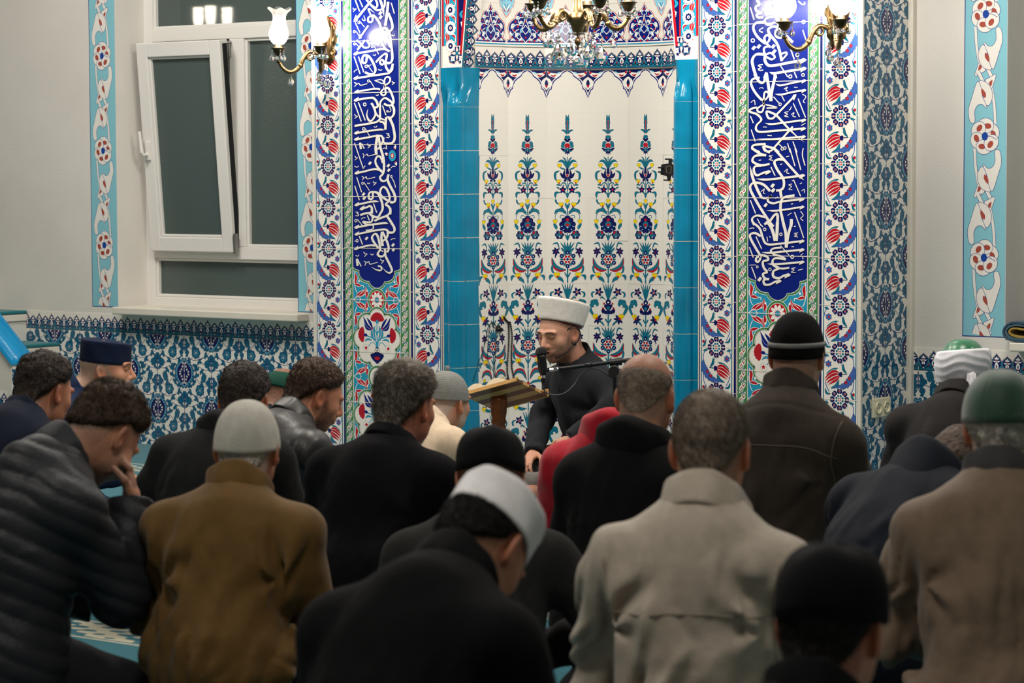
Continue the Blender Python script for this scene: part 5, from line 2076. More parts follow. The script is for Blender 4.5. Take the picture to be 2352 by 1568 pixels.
def hand_field(F, wr, d, up, side, curl=0.5, s=1.0):
    """palm, four fingers and a thumb; d = pointing, up = back of the hand, side = +1 thumb on the right"""
    d = np.array(d, float) / np.linalg.norm(d)
    up = np.array(up, float)
    up = up - d * (up @ d)
    up /= np.linalg.norm(up)
    sd = np.cross(d, up) * side
    P = lambda a, b_, c_: np.array(wr) + (d * a + sd * b_ + up * c_) * s
    F.cone(P(-0.02, 0, 0), P(0.02, 0, 0), 0.024 * s, 0.024 * s, 0.012)
    R = np.stack([sd, d, up], -1)
    F.ell(P(0.05, 0, 0), (0.041 * s, 0.05 * s, 0.016 * s), R, 0.012)
    for i, (off, ln) in enumerate(((0.031, 0.07), (0.011, 0.08), (-0.009, 0.075), (-0.029, 0.058))):
        p = P(0.088 - 0.004 * abs(i - 1), off, 0.002)
        ang = curl * 0.6
        for seg, (fr, rr) in enumerate(((0.45, 0.0092), (0.32, 0.0084), (0.25, 0.0074))):
            v = d * math.cos(ang) - up * math.sin(ang)
            q = p + v * ln * fr * s
            F.cone(p, q, rr * s, rr * 0.94 * s, 0.004)
            p = q
            ang += curl * 0.9
    a = P(0.018, 0.026, -0.004)
    b_ = P(0.05, 0.056, -0.016)
    c_ = P(0.082, 0.060, -0.026 - 0.012 * curl)
    F.cone(a, b_, 0.014 * s, 0.0105 * s, 0.008)
    F.cone(b_, c_, 0.0102 * s, 0.0085 * s, 0.004)


def head_field(F, hc, R, c, neck, bare=False):
    T = lambda p: hc + R @ np.array(p, float)
    S = c.get('hs', 1.0)

    def E(p, r, k=0.02, op='add', Rl=None):
        F.ell(T(np.array(p) * S), np.array(r) * S, R if Rl is None else R @ Rl, k, op)
    E((0, -0.015, 0.035), (0.076, 0.097, 0.09))
    E((0, 0.028, -0.012), (0.064, 0.07, 0.092), 0.03)
    E((0, 0.03, -0.062), (0.056, 0.06, 0.05), 0.025)
    E((0, 0.072, -0.094), (0.022, 0.018, 0.017), 0.02)
    E((0, -0.045, -0.035), (0.056, 0.055, 0.05), 0.03)
    # neck sits behind the jaw
    F.cone(T((0, -0.025, -0.05)), neck + np.array([0, 0.005, 0.0]), 0.055 * S * c.get('neckw', 1), 0.062 * c.get('neckw', 1), 0.03)
    if not bare:
        for sx in (-1, 1):
            E((sx * 0.042, 0.058, -0.018), (0.022, 0.024, 0.022), 0.02)
            E((sx * 0.031, 0.104, 0.012), (0.016, 0.016, 0.012), 0.012, 'cut')
            E((sx * 0.0315, 0.079, 0.011), (0.0145, 0.0135, 0.0125), 0.004)
            F.cone(T((sx * 0.012, 0.093, 0.031)), T((sx * 0.046, 0.082, 0.031)), 0.010, 0.008, 0.012)
            F.cone(T((sx * 0.012, 0.101, -0.027)), T((sx * 0.011, 0.092, -0.027)), 0.0095, 0.009, 0.008)
        F.cone(T((0, 0.090, 0.024)), T((0, 0.114, -0.020)), 0.008, 0.0125, 0.012)
        E((0, 0.091, -0.052), (0.030, 0.014, 0.020), 0.015)
        E((0, 0.098, -0.047), (0.022, 0.010, 0.006), 0.005)
        E((0, 0.096, -0.062), (0.019, 0.011, 0.007), 0.005)
        if c.get('mouth'):
            E((0, 0.108, -0.0545), (0.017, 0.016, 0.0042), 0.003, 'cut')
    for sx in (-1, 1):
        Rl = np.array(Matrix.Rotation(sx * math.radians(24), 3, 'Z') @ Matrix.Rotation(math.radians(10), 3, 'X'))
        es = c.get('ear', 1.0)
        E((sx * 0.0765, -0.012, -0.006), (0.0085, 0.0195 * es, 0.033 * es), 0.008, Rl=Rl)
        E((sx * 0.0745, -0.002, -0.026), (0.009, 0.010, 0.014), 0.008, Rl=Rl)
        E((sx * 0.0865, -0.009, -0.002), (0.0065, 0.010 * es, 0.019 * es), 0.004, 'cut', Rl=Rl)


def hair_mask(q, style, soft=0.02):
    """q = points in the head's own frame; >0 where hair grows"""
    x, y, z = q[..., 0], q[..., 1], q[..., 2]
    top = np.where(y > 0.02, 0.022 + (y - 0.02) * 0.72, np.where(y > -0.045, -0.028 + (y + 0.045) * 0.77, -0.088 + np.clip(y + 0.1, -0.05, 0.055) * 1.09))
    m = smooth01(z - top, -0.004, soft)
    # notch round the ear
    ear = np.sqrt(((y + 0.006) / 0.03) ** 2 + ((z + 0.005) / 0.042) ** 2)
    m = m * smooth01(ear, 0.85, 1.25)
    if style == 'bald':
        m = m * (1 - smooth01(z + 0.25 * y, 0.045, 0.085))
    return m


def hair_mesh(c, hc, R, par, neck):
    st = c['hair']
    t = st.get('t', 0.01)
    S = c.get('hs', 1.0)
    m = 0.165
    F = Field(*[np.arange(hc[i] - m, hc[i] + m, 0.0034) for i in range(3)])
    c2 = dict(c)
    T = lambda p: hc + R @ np.array(p, float)
    F.ell(T((0, -0.015 * S, 0.035 * S)), np.array((0.076, 0.097, 0.09)) * S, R, 0.02)
    F.ell(T((0, 0.028 * S, -0.012 * S)), np.array((0.064, 0.07, 0.092)) * S, R, 0.03)
    F.ell(T((0, -0.045 * S, -0.035 * S)), np.array((0.056, 0.055, 0.05)) * S, R, 0.03)
    F.cone(T((0, -0.025, -0.05)), neck, 0.055 * S * c.get('neckw', 1), 0.062, 0.03)
    near = np.abs(F.D) < 0.06
    idx = np.nonzero(near)
    P = np.stack([F.x[idx[0]], F.y[idx[1]], F.z[idx[2]]], -1)
    q = (P - hc) @ R
    mk = hair_mask(q / S, st.get('style'), st.get('fadew', 0.055))
    if 'zmax' in st:
        mk = mk * (1 - smooth01(q[..., 2] + st.get('ztilt', 0.0) * q[..., 1], st['zmax'] - 0.012, st['zmax'] + 0.004))
    thick = t * (1 + st.get('topk', 0.5) * smooth01(q[..., 2], 0.03, 0.12))
    sc = st.get('sc', 60)
    nz = vnoise(q * sc, 3) * 0.6 + vnoise(q * sc * 2.3, 5) * 0.4
    F.D[idx] -= (mk * thick * (1 + st.get('amp', 0.35) * nz) - (1 - mk) * 0.012 - 0.001).astype(np.float32)
    v, f = F.mesh()
    if st.get('strands'):
        # short locks standing off the shell
        nrm = np.zeros_like(v)
        a, b, d = v[f[:, 0]], v[f[:, 1]], v[f[:, 2]]
        fn = np.cross(b - a, d - a)
        for i in range(4):
            np.add.at(nrm, f[:, i], fn)
        nrm /= np.linalg.norm(nrm, axis=1)[:, None] + 1e-12
        ql = (v - hc) @ R
        mm = hair_mask(ql / S, st.get('style'), st.get('fadew', 0.055))
        if 'zmax' in st:
            mm = mm * (ql[:, 2] + st.get('ztilt', 0.0) * ql[:, 1] < st['zmax'])
        ok = np.nonzero(mm > 0.25)[0]
        pick = RNG.choice(ok, st['strands'])
        base, n = v[pick], nrm[pick]
        cr = hc + R @ np.array(st.get('crown', (0.01, -0.055, 0.115)))
        rad = base - cr
        rad -= n * np.einsum('ij,ij->i', rad, n)[:, None]
        rad /= np.linalg.norm(rad, axis=1)[:, None] + 1e-6
        tw = np.cross(n, rad)
        jit = RNG.normal(0, st.get('jit', 0.28), base.shape)
        dr = n * st.get('stand', 0.3) + rad * 0.8 + tw * (0.35 + 0.5 * vnoise(ql[pick] * 22, 8)[:, None]) + jit
        dr /= np.linalg.norm(dr, axis=1)[:, None]
        ln = st.get('len', 0.014) * RNG.uniform(0.6, 1.3, len(pick))[:, None]
        tip = base + dr * ln + n * 0.001
        s1 = np.cross(dr, n)
        s1 /= np.linalg.norm(s1, axis=1)[:, None] + 1e-9
        s2 = np.cross(dr, s1)
        w = st.get('sw', 0.0009)
        b0 = base - dr * 0.002
        rings = np.stack([b0 + s1 * w, b0 - s1 * w * 0.5 + s2 * w * 0.87, b0 - s1 * w * 0.5 - s2 * w * 0.87, tip], 1)
        o = len(v)
        ids = np.arange(len(pick))[:, None] * 4 + o
        v = np.concatenate([v, rings.reshape(-1, 3)])
        fs = np.concatenate([ids + np.array(t_) for t_ in ((0, 1, 3, 3), (1, 2, 3, 3), (2, 0, 3, 3))])
        F4 = [tuple(r) for r in f] + [tuple(r[:3]) for r in fs]
        o_ = link_mesh('hair', v, F4, st['mat'], par, smooth=True)
        return o_
    return link_mesh('hair', v, f, st['mat'], par, smooth=True)


def pt_head(hc, R):
    M = Matrix([[*R[0], hc[0]], [*R[1], hc[1]], [*R[2], hc[2]], [0, 0, 0, 1]])
    return M


def collar(c, J, par, m, kind='stand', name='collar', h=0.05, r=0.075, tilt=None, drop=0.0, flare=0.006, gap=0.5, y=0.0, open_r=0.0):
    """a ring of cloth round the neck: stand-up or folded over; profile runs inside, over the top and down outside"""
    up = J['head'] - J['neck']
    up = up / np.linalg.norm(up)
    if tilt is not None:
        up = np.array([0, math.sin(math.radians(tilt)), math.cos(math.radians(tilt))])
    R = frame_to(up)
    th = 0.006
    if kind == 'stand':
        prof = [(-0.004, -0.05), (-0.001, 0), (flare, h), (flare + th * 0.6, h + 0.003), (flare + th, h), (th + 0.002, 0.010), (th - 0.002, -0.012), (th - 0.014, -0.03), (-0.02, -0.045)]
    else:
        prof = [(-0.004, -0.05), (-0.001, h * 0.6), (0.003, h), (0.009, h + 0.003), (0.014, h - 0.003), (0.017, h * 0.4), (0.020, -0.014 - drop), (0.016, -0.019 - drop), (0.010, -0.016 - drop), (-0.004, -0.03), (-0.02, -0.045)]
    n = 44
    v, f = [], []
    for i in range(n + 1):
        a = gap / 2 + (2 * PI - gap) * i / n      # gap at the front (+y)
        front = math.cos(a)
        for pr, pz in prof:
            rx, ry = r + pr, r * 1.08 + pr
            z = pz * (1.0 - 0.25 * max(0, front)) + (0.012 * (-front) - 0.012)
            wob = 0.0022 * math.sin(a * 5 + pz * 60) + 0.0016 * math.sin(a * 9 + 1.3)
            p = np.array([-math.sin(a) * (rx + wob + open_r * max(0, front)), math.cos(a) * (ry + wob) + y, z])
            v.append(tuple(J['neck'] + R @ p))
    L = len(prof)
    for i in range(n):
        for j in range(L - 1):
            f.append((i * L + j, i * L + j + 1, (i + 1) * L + j + 1, (i + 1) * L + j))
    f.append(tuple(range(L)))
    f.append(tuple(range(n * L, n * L + L))[::-1])
    o = link_mesh(name, v, f, m, par, smooth=True)
    s = o.modifiers.new('sub', 'SUBSURF')
    s.levels = s.render_levels = 1
    return o


def cap_dome(hc, R, par, m, name='cap', z0=0.03, top=0.128, rx=0.083, ry=0.104, cy=-0.012, tilt=0, p=2.4, fn=None, n=64, rings=18, brim=0.0, flat=0.0):
    """soft cap: superellipse dome over the skull, turned under at the rim"""
    M = pt_head(hc, R) @ Matrix.Translation((0, cy, 0)) @ Matrix.Rotation(math.radians(tilt), 4, 'X')
    b = MB()
    prof = [(0.90, z0 + 0.004), (0.955, z0 - 0.001), (1.0, z0)]
    for i in range(1, rings + 1):
        t = i / rings
        a = t * PI / 2
        rr = math.cos(a) ** (2 / p)
        zz = z0 + (top - z0) * math.sin(a) ** (2 / p)
        prof.append((max(rr, 1e-3), zz))

    def g(pv, a, r, z):
        x, y, zz = pv
        if fn:
            return fn(x, y, zz, a, r)
        return (x, y, zz)
    b.lathe(prof, n=n, M=M, sx=rx, sy=ry, fn=g)
    o = b.build(name, m, par, smooth=True)
    return o


def cap_kufi(hc, R, par, m, name='cap', z0=0.03, h=0.085, rx=0.082, ry=0.102, cy=-0.012, tilt=0, flare=0.0, n=64, dome=0.01, wob=0.002, fn=None):
    M = pt_head(hc, R) @ Matrix.Translation((0, cy, 0)) @ Matrix.Rotation(math.radians(tilt), 4, 'X')
    b = MB()
    prof = [(0.93, z0 + 0.005), (0.97, z0), (1.0, z0 + 0.002)]
    for i in range(1, 9):
        prof.append((1.0 + flare * i / 8, z0 + h * i / 8))
    prof += [(0.975 + flare, z0 + h + 0.004), (0.93 + flare, z0 + h + 0.0045)]
    for i in range(1, 7):
        prof.append(((0.93 + flare) * (1 - i / 6) + 0.004, z0 + h + 0.0045 + dome * math.sin(PI / 2 * i / 6)))

    def g(pv, a, r, z):
        k = 1 + wob / 0.09 * (math.sin(3 * a + 1 + z * 30) * 0.6 + math.sin(7 * a + z * 55) * 0.5)
        q = (pv[0] * k, pv[1] * k, pv[2] + wob * math.sin(2 * a + 0.5))
        return fn(*q, a, r) if fn else q
    b.lathe(prof, n=n, M=M, sx=rx, sy=ry, fn=g)
    return b.build(name, m, par, smooth=True)


def person(c):
    """builds one seated figure; c['px'] = photo position of the head's centre, c['s'] = pixels per metre there"""
    hw = at(c['px'][0], c['px'][1], c['s'])
    c['hz'] = hw[2] - c.get('floor', 0.0)
    J = skeleton(c)
    yaw = math.radians(c.get('yaw', 15))
    Rz = rotm(yaw)
    root_xy = hw - Rz @ J['head']
    root = thing('person', c['label'], 'person', (root_xy[0], root_xy[1], c.get('floor', 0.0)), yaw, c.get('group'))
    hy, hp, hr = (math.radians(v) for v in c.get('head', (0, 12, 0)))
    R = rotm(hy, hp, hr)
    hc = J['head']
    if DEBUG:
        print('person', c['name'], 'root', np.round(root_xy, 2), 'hz %.2f' % c['hz'], 'L %.2f' % J['L'])
    # body: head, neck, trunk, arms, hands and legs in one skin
    fine = [[], [], []]
    for i in range(3):
        fine[i].append((hc[i] - 0.13, hc[i] + 0.13, c.get('res', 0.004)))
    for w in c.get('hands', ()):
        wr = J['wr' + w]
        for i in range(3):
            fine[i].append((wr[i] - 0.12, wr[i] + 0.12, 0.0042))
    ext = 0.47 if c.get('pose', 'kneel') == 'cross' else 0.36
    xs = axis_grid(-ext, ext, 0.016, fine[0])
    ys = axis_grid(-0.28, 0.66, 0.016, fine[1])
    zs = axis_grid(-0.02, hc[2] + 0.15, 0.016, fine[2])
    F = Field(xs, ys, zs)
    torso_field(F, c, J, -0.018, 0.05)
    leg_field(F, c, J, -0.012)
    for nm in 'lr':
        F.ell(J['to' + nm] * 0.5 + J['an' + nm] * 0.5, (0.04, 0.06, 0.03), None, 0.03)
        hd = c.get('hand' + nm)
        if hd:
            hand_field(F, J['wr' + nm], hd[0], hd[1], hd[2], hd[3])
        else:
            hand_field(F, J['wr' + nm], (-0.25 if nm == 'r' else 0.25, 1, -0.35), (0, 0.3, 1), 1 if nm == 'l' else -1, 0.45)
    head_field(F, hc, R, c, J['neck'])
    v, f = F.mesh()
    body = link_mesh('body', v, f, c['skin'], root, smooth=True)
    q = (v - hc) @ R
    hm = np.linalg.norm(q, axis=1) < 0.17
    st = hair_mask(q / c.get('hs', 1.0), c.get('scalp', None)) * hm * c.get('stubk', 0.8)
    # looser fringe of clipped hair below the hairline
    soft = smooth01(q[:, 2] - np.where(q[:, 1] > -0.04, 0.0, -0.085), -0.02, 0.03) * (q[:, 1] < 0.02) * hm
    st = np.maximum(st, soft * c.get('fade', 0.35))
    if c.get('beard'):
        bz = 1 - smooth01(q[:, 2] + 0.35 * (0.05 - np.abs(q[:, 0])), -0.058, -0.03)
        side = (1 - smooth01(q[:, 2], -0.005, 0.025)) * smooth01(np.abs(q[:, 0]), 0.04, 0.055) * (1 - smooth01(q[:, 1] + 0.5 * (q[:, 2] + 0.03), 0.028, 0.055)) * smooth01(q[:, 1], 0.005, 0.022)
        mous = (np.abs(q[:, 2] + 0.038) < 0.007) * (np.abs(q[:, 0]) < 0.034) * (q[:, 1] > 0.07)
        lipz = ((q[:, 0] / 0.026) ** 2 + ((q[:, 2] + 0.054) / 0.012) ** 2 < 1) * (q[:, 1] > 0.06)
        fr = smooth01(q[:, 1], 0.0, 0.02) * (q[:, 2] < 0.03)
        bd = np.maximum(np.maximum(bz, side), mous) * fr * (1 - lipz)
        st = np.maximum(st, bd * hm * c['beard'])
    set_attr(body, 'stub', st)
    earm = np.exp(-((np.abs(q[:, 0]) - 0.08) / 0.012) ** 2) * np.exp(-((q[:, 1] + 0.01) / 0.028) ** 2) * np.exp(-((q[:, 2] + 0.006) / 0.035) ** 2)
    nosem = np.exp(-(q[:, 0] / 0.02) ** 2 - ((q[:, 1] - 0.11) / 0.025) ** 2 - ((q[:, 2] + 0.02) / 0.02) ** 2)
    set_attr(body, 'flush', np.clip((earm * 0.95 + nosem * 0.4) * hm, 0, 1))
    lip = np.exp(-(q[:, 0] / 0.022) ** 4 - ((q[:, 2] + 0.054) / 0.011) ** 4) * (q[:, 1] > 0.085) * hm
    set_attr(body, 'lip', lip * 0.8)
    # brows and closed lash lines
    bx = np.abs(q[:, 0])
    brow = np.exp(-((q[:, 2] - (0.0335 - 0.25 * np.clip(bx - 0.034, 0, 1))) / 0.0052) ** 4) * (bx > 0.012) * (bx < 0.050) * (q[:, 1] > 0.05)
    lash = np.exp(-((q[:, 2] - (0.006 + 0.8 * (bx - 0.031) ** 2 / 0.03)) / 0.0026) ** 4) * (np.abs(bx - 0.0315) < 0.015) * (q[:, 1] > 0.07)
    mouth = np.exp(-(q[:, 0] / 0.019) ** 4 - ((q[:, 2] + 0.0545) / 0.0045) ** 4) * (q[:, 1] > 0.08) * (1.0 if c.get('mouth') else 0.5)
    set_attr(body, 'dark', np.clip(brow * 0.9 + lash * 0.8 + mouth * 0.7, 0, 1) * hm)
    # trousers
    F = Field(np.arange(-ext, ext, 0.014), np.arange(-0.28, 0.6, 0.014), np.arange(-0.03, J['hip'] + 0.2, 0.014))
    leg_field(F, c, J, 0.006)
    F.displace(lambda P: 0.006 * vnoise(P * np.array([14, 9, 14]), 11))
    v, f = F.mesh()
    link_mesh('trousers', v, f, c.get('trousers', M_TROUSER), root, smooth=True)
    # upper garment
    g = c['top']
    res = g.get('res', 0.0085)
    e = g.get('e', 0.012)
    lo = np.minimum.reduce([J[k] for k in ('shl', 'shr', 'ell', 'elr', 'wrl', 'wrr', 'pelvis', 'neck')]) - 0.22
    hi = np.maximum.reduce([J[k] for k in ('shl', 'shr', 'ell', 'elr', 'wrl', 'wrr', 'pelvis', 'neck')]) + 0.22
    F = Field(*[np.arange(lo[i], hi[i], res) for i in range(3)])
    torso_field(F, c, J, e, g.get('k', 0.07))
    hem = J['pelvis'] + np.array([0, -0.01, -0.06])
    F.ell(hem, (0.17 * (1 + (c.get('w', 1) - 1) * 0.6) + e, 0.155 + e, 0.13), None, 0.06)
    for nm in 'lr':
        d = J['wr' + nm] - J['el' + nm]
        d /= np.linalg.norm(d)
        sl, P = F.sub(J['wr' + nm] - 0.2, J['wr' + nm] + 0.2)
        if P.size:
            cut = ((P - J['wr' + nm]) @ d) - 0.0
            far = np.linalg.norm(P - J['wr' + nm], axis=-1) < 0.13
            F.D[sl] = np.where((cut > 0) & far, np.maximum(F.D[sl], cut), F.D[sl])
    # the cloth rises round the neck to meet the collar, then opens
    nu = (J['head'] - J['neck']) / np.linalg.norm(J['head'] - J['neck'])
    F.cone(J['neck'] - nu * 0.07, J['neck'] + nu * 0.004, 0.098, 0.079, 0.035)
    F.cone(J['neck'] + (J['head'] - J['neck']) * 0.1, J['neck'] + (J['head'] - J['neck']) * 0.9, 0.062, 0.09, 0.008, 'cut')
    amp = g.get('amp', 0.010)
    sd = g.get('seed', 1)
    Rt = frame_to(J['ax'])
    cen = J['chest']

    def ridge(v):
        return 1 - np.abs(v) * 2.2

    arms_ = [(J['sh' + nm] + np.array([-sg * 0.015, -0.02, -0.10]), sg) for nm, sg in (('l', -1), ('r', 1))]

    def folds(P):
        q = (P - cen) @ Rt
        wob = np.stack([vnoise(q * 7, sd), vnoise(q * 7, sd + 1), vnoise(q * 7, sd + 2)], -1)
        q2 = q + 0.03 * wob
        low = smooth01(-q[:, 2], -0.13, 0.14)
        # long soft pleats hanging from the shoulder blades
        a = 0.62 * vnoise(np.stack([q2[:, 0] * 19 + q2[:, 2] * 2.2, q2[:, 1] * 12, q2[:, 2] * 4.1 + q2[:, 0] * 3], -1), sd + 5) \
            + 0.55 * vnoise(np.stack([q2[:, 0] * 26 - q2[:, 2] * 5, q2[:, 1] * 15, q2[:, 2] * 6.3 - q2[:, 0] * 5 + 0.37], -1), sd + 6)
        d = amp * low * 0.8 * ridge(a)
        # drag lines fanning out from the armpits
        for ap, sg in arms_:
            r = P - ap
            dist = np.linalg.norm(r, axis=-1)
            th = np.arctan2(r[:, 2], r[:, 0] * sg)
            w = np.exp(-((dist - 0.12) / 0.07) ** 2) * smooth01(dist, 0.05, 0.12)
            n = np.sin(th * 4 + 3.0 * vnoise(q * 8, sd + 31) + sd + sg)
            d = d + amp * 0.5 * w * n
            # crumpled sleeves
            am = smooth01(q[:, 0] * sg, 0.15, 0.22) * smooth01(-r[:, 2], -0.02, 0.07)
            s_ = vnoise(np.stack([q2[:, 0] * 8, q2[:, 1] * 9, q2[:, 2] * 24 + q2[:, 0] * sg * 14], -1), sd + 9 + sg)
            d = d + amp * 0.8 * am * ridge(s_)
        # sag across the small of the back
        b_ = 0.7 * vnoise(np.stack([q2[:, 0] * 5 + q2[:, 2] * 6, q2[:, 1] * 6, q2[:, 2] * 15 - np.abs(q2[:, 0]) * 22], -1), sd + 13) + 0.4 * vnoise(q2 * 19 + 0.41, sd + 14)
        d = d + amp * 0.35 * smooth01(-q[:, 2], 0.12, 0.28) * ridge(b_)
        d = d + 0.25 * amp * vnoise(q * 10, sd + 20)
        if 'quilt' in g:
            qp = g['quilt']
            w = q[:, 2] + 0.25 * np.clip(np.abs(q[:, 0]) - 0.12, 0, 1) + 0.008 * vnoise(q * 8, 3)
            d = d * 0.6 - g.get('quilt_amp', 0.009) * (np.abs(np.sin(PI * w / qp)) ** 0.6 - 0.7)
        for (z0, wd, dp) in g.get('seams', ()):
            d = d + dp * np.exp(-((q[:, 2] - z0 + 0.15 * np.clip(np.abs(q[:, 0]) - 0.03, 0, 1)) / wd) ** 2)
        return d
    F.displace(folds)
    v, f = F.mesh()
    top = link_mesh(g.get('name', 'jacket'), v, f, g['mat'], root, smooth=True)
    if 'sleeve_label' in g:
        top['label'] = g['sleeve_label']
    if g.get('lines'):
        from mathutils.bvhtree import BVHTree
        bvh = BVHTree.FromPolygons([Vector(p_) for p_ in v], [tuple(q_) for q_ in f])
        ln_ = MB()
        for poly in g['lines']:
            pts = []
            for x_, z_ in curve_pts(poly, 8):
                hit = bvh.ray_cast(Vector((x_, -0.8, J['neck'][2] + z_)), Vector((0, 1, 0)))
                if hit[0] is not None and hit[0].y < J['chest'][1] + 0.12:
                    pts.append(hit[0] + Vector((0, -0.0005, 0)))
            if len(pts) > 3:
                ln_.tube(pts, 0.0022, 6)
        ln_.build('seam', g.get('line_mat', g['mat']), root, smooth=True)
    for col in g.get('collars', ()):
        collar(c, J, root, **col)
    if c.get('hair'):
        hair_mesh(c, hc, R, root, J['neck'])
    if c.get('extra'):
        c['extra'](c, J, hc, R, root)
    return root
# ------------------------------------------------------------------ people: materials
DEBUG = False
M_TROUSER = mat('dark_trousers', (38, 38, 42), 0.85, 0.2, bump=(200, 0.2))
SK_A = skin_mat('skin_olive', (190, 136, 108), (58, 46, 40))
SK_B = skin_mat('skin_warm', (186, 128, 100), (60, 42, 34))
SK_C = skin_mat('skin_pale', (198, 150, 124), (92, 84, 78))
SK_G = skin_mat('skin_grey_stubble', (188, 132, 104), (112, 102, 94))
SK_W = skin_mat('skin_white_stubble', (192, 140, 112), (170, 162, 152))


def cloth(name, col, rough=0.85, b=(240, 0.25), sheen=0.15, spec=0.2, noise=(40, 0.08)):
    lum = sum(srgb(col)) / 3
    sheen = min(sheen, lum * 1.5)
    spec = min(spec, 0.08 + lum * 2)
    return mat(name, col, rough, spec, sheen=sheen, bump=b, noise=noise)


def hairm(name, col, rough=0.5):
    return mat(name, col, rough, 0.35, noise=(45, 0.35), bump=(260, 0.6, 6))


H_BROWN = hairm('brown_hair', (74, 55, 42))
H_DARK = hairm('dark_hair', (54, 43, 37))
H_BLACK = hairm('black_hair', (34, 29, 27))
H_GREY = hairm('grey_hair', (136, 120, 106))
H_SALT = hairm('salt_pepper_hair', (140, 130, 120))
H_WHITE = hairm('white_hair', (226, 220, 210))


def ribs(k, amp, freq):
    """vertical knit ribs for caps"""
    def fn(x, y, z, a, r):
        s = 1 + amp * math.sin(freq * a)
        return (x * s, y * s, z)
    return fn


def knit_cap(m, **k):
    def ex(c, J, hc, R, root):
        cap_dome(hc, R, root, m, **k)
    return ex


P = []


def add(**c):
    P.append(c)


# --- back row by the wall and niche first, then forward to the camera
def ex_navy_kufi(c, J, hc, R, root):
    cap_kufi(hc, R, root, cloth('navy_cap_cloth', (22, 32, 56), b=(300, 0.4)), z0=0.032, h=0.085, rx=0.084, ry=0.106, tilt=-4, flare=0.0, dome=0.004)


add(name='P3', label='old man in a stiff navy cap and navy denim jacket, in profile near the dado', px=(244, 850), s=556, yaw=-38,
    head=(-15, 4, 0), skin=SK_W, fade=0.5, stubk=0.5, beard=0.75, trousers=cloth('dark_teal_trousers', (18, 44, 54)), pose='cross', lean=22, hunch=10, sw=0.19, w=1.05,
    top=dict(name='jacket', mat=cloth('navy_denim', (24, 38, 66), 0.8), line_mat=cloth('denim_stitch', (70, 92, 116)), lines=[[(-0.17, -0.11), (0, -0.10), (0.17, -0.11)]], e=0.018, amp=0.01, seed=4,
             collars=[dict(m=cloth('navy_denim', (26, 40, 68)), kind='fold', h=0.04, r=0.07)]), extra=ex_navy_kufi)


def ex_green_small(c, J, hc, R, root):
    cap_dome(hc, R, root, cloth('dark_green_cap', (16, 62, 50), 0.7), z0=0.03, top=0.118, tilt=4, p=2.2)


add(name='P6', label='person in a small dark green cap, nearly hidden beside the black leather jacket', px=(651, 914), s=532, yaw=5, kw=0.2,
    head=(-4, 22, 0), skin=SK_A, fade=0.3, pose='cross', lean=22, hunch=12, sw=0.18,
    top=dict(name='shirt', mat=cloth('dark_shirt', (30, 32, 38)), seed=8), extra=ex_green_small)

add(name='P7', label='bearded young man in a black leather jacket, profile turned right, head bowed', px=(724, 912), s=622, yaw=-2, kw=0.2,
    head=(-26, 24, 0), skin=SK_B, beard=0.85, fade=0.55, pose='cross', lean=24, hunch=10, sw=0.2, w=1.08,
    hair=dict(mat=H_BROWN, t=0.012, topk=0.7, sc=70, amp=0.3, strands=4000, len=0.010, stand=0.25, flow=(0, -0.6, -0.6)),
    top=dict(name='leather_jacket', mat=mat('black_leather', (34, 33, 34), 0.42, 0.5, bump=(50, 0.10)), e=0.02, amp=0.012, seed=12,
             collars=[dict(m=mat('black_leather', (34, 33, 34), 0.42, 0.5), kind='fold', h=0.05, r=0.072)]))


def ex_grey_nub(c, J, hc, R, root):
    m = cloth('grey_knit', (134, 134, 130), b=(420, 0.6))
    cap_dome(hc, R, root, m, z0=0.012, top=0.126, rx=0.086, ry=0.106, tilt=2, p=2.25, fn=lambda x, y, z, a, r: (x * (1 + 0.008 * math.sin(z * 900)), y * (1 + 0.008 * math.sin(z * 900)), z), rings=60)
    M = pt_head(hc, R)
    t = MB()
    t.tube([M @ Vector((0, -0.012, 0.118)), M @ Vector((0, -0.013, 0.134)), M @ Vector((0.001, -0.014, 0.146))], [0.011, 0.0085, 0.007], 10)
    t.build('cap_knot', m, root, smooth=True)


add(name='P10', label='old man in a cream shirt and grey knitted cap with a small knob', px=(1026, 926), s=590, yaw=6, kw=0.2,
    head=(-4, 8, 0), skin=SK_W, beard=0.8, fade=0.3, pose='cross', lean=20, hunch=14, sw=0.185,
    top=dict(name='shirt', mat=cloth('cream_shirt', (206, 184, 158), 0.8, b=(300, 0.15)), e=0.014, amp=0.007, seed=15, line_mat=cloth('shirt_seam', (176, 152, 126)), lines=[[(-0.17, -0.10), (0, -0.085), (0.17, -0.10)]],
             collars=[dict(m=cloth('cream_shirt', (206, 184, 158)), kind='fold', h=0.035, r=0.066)]), extra=ex_grey_nub)


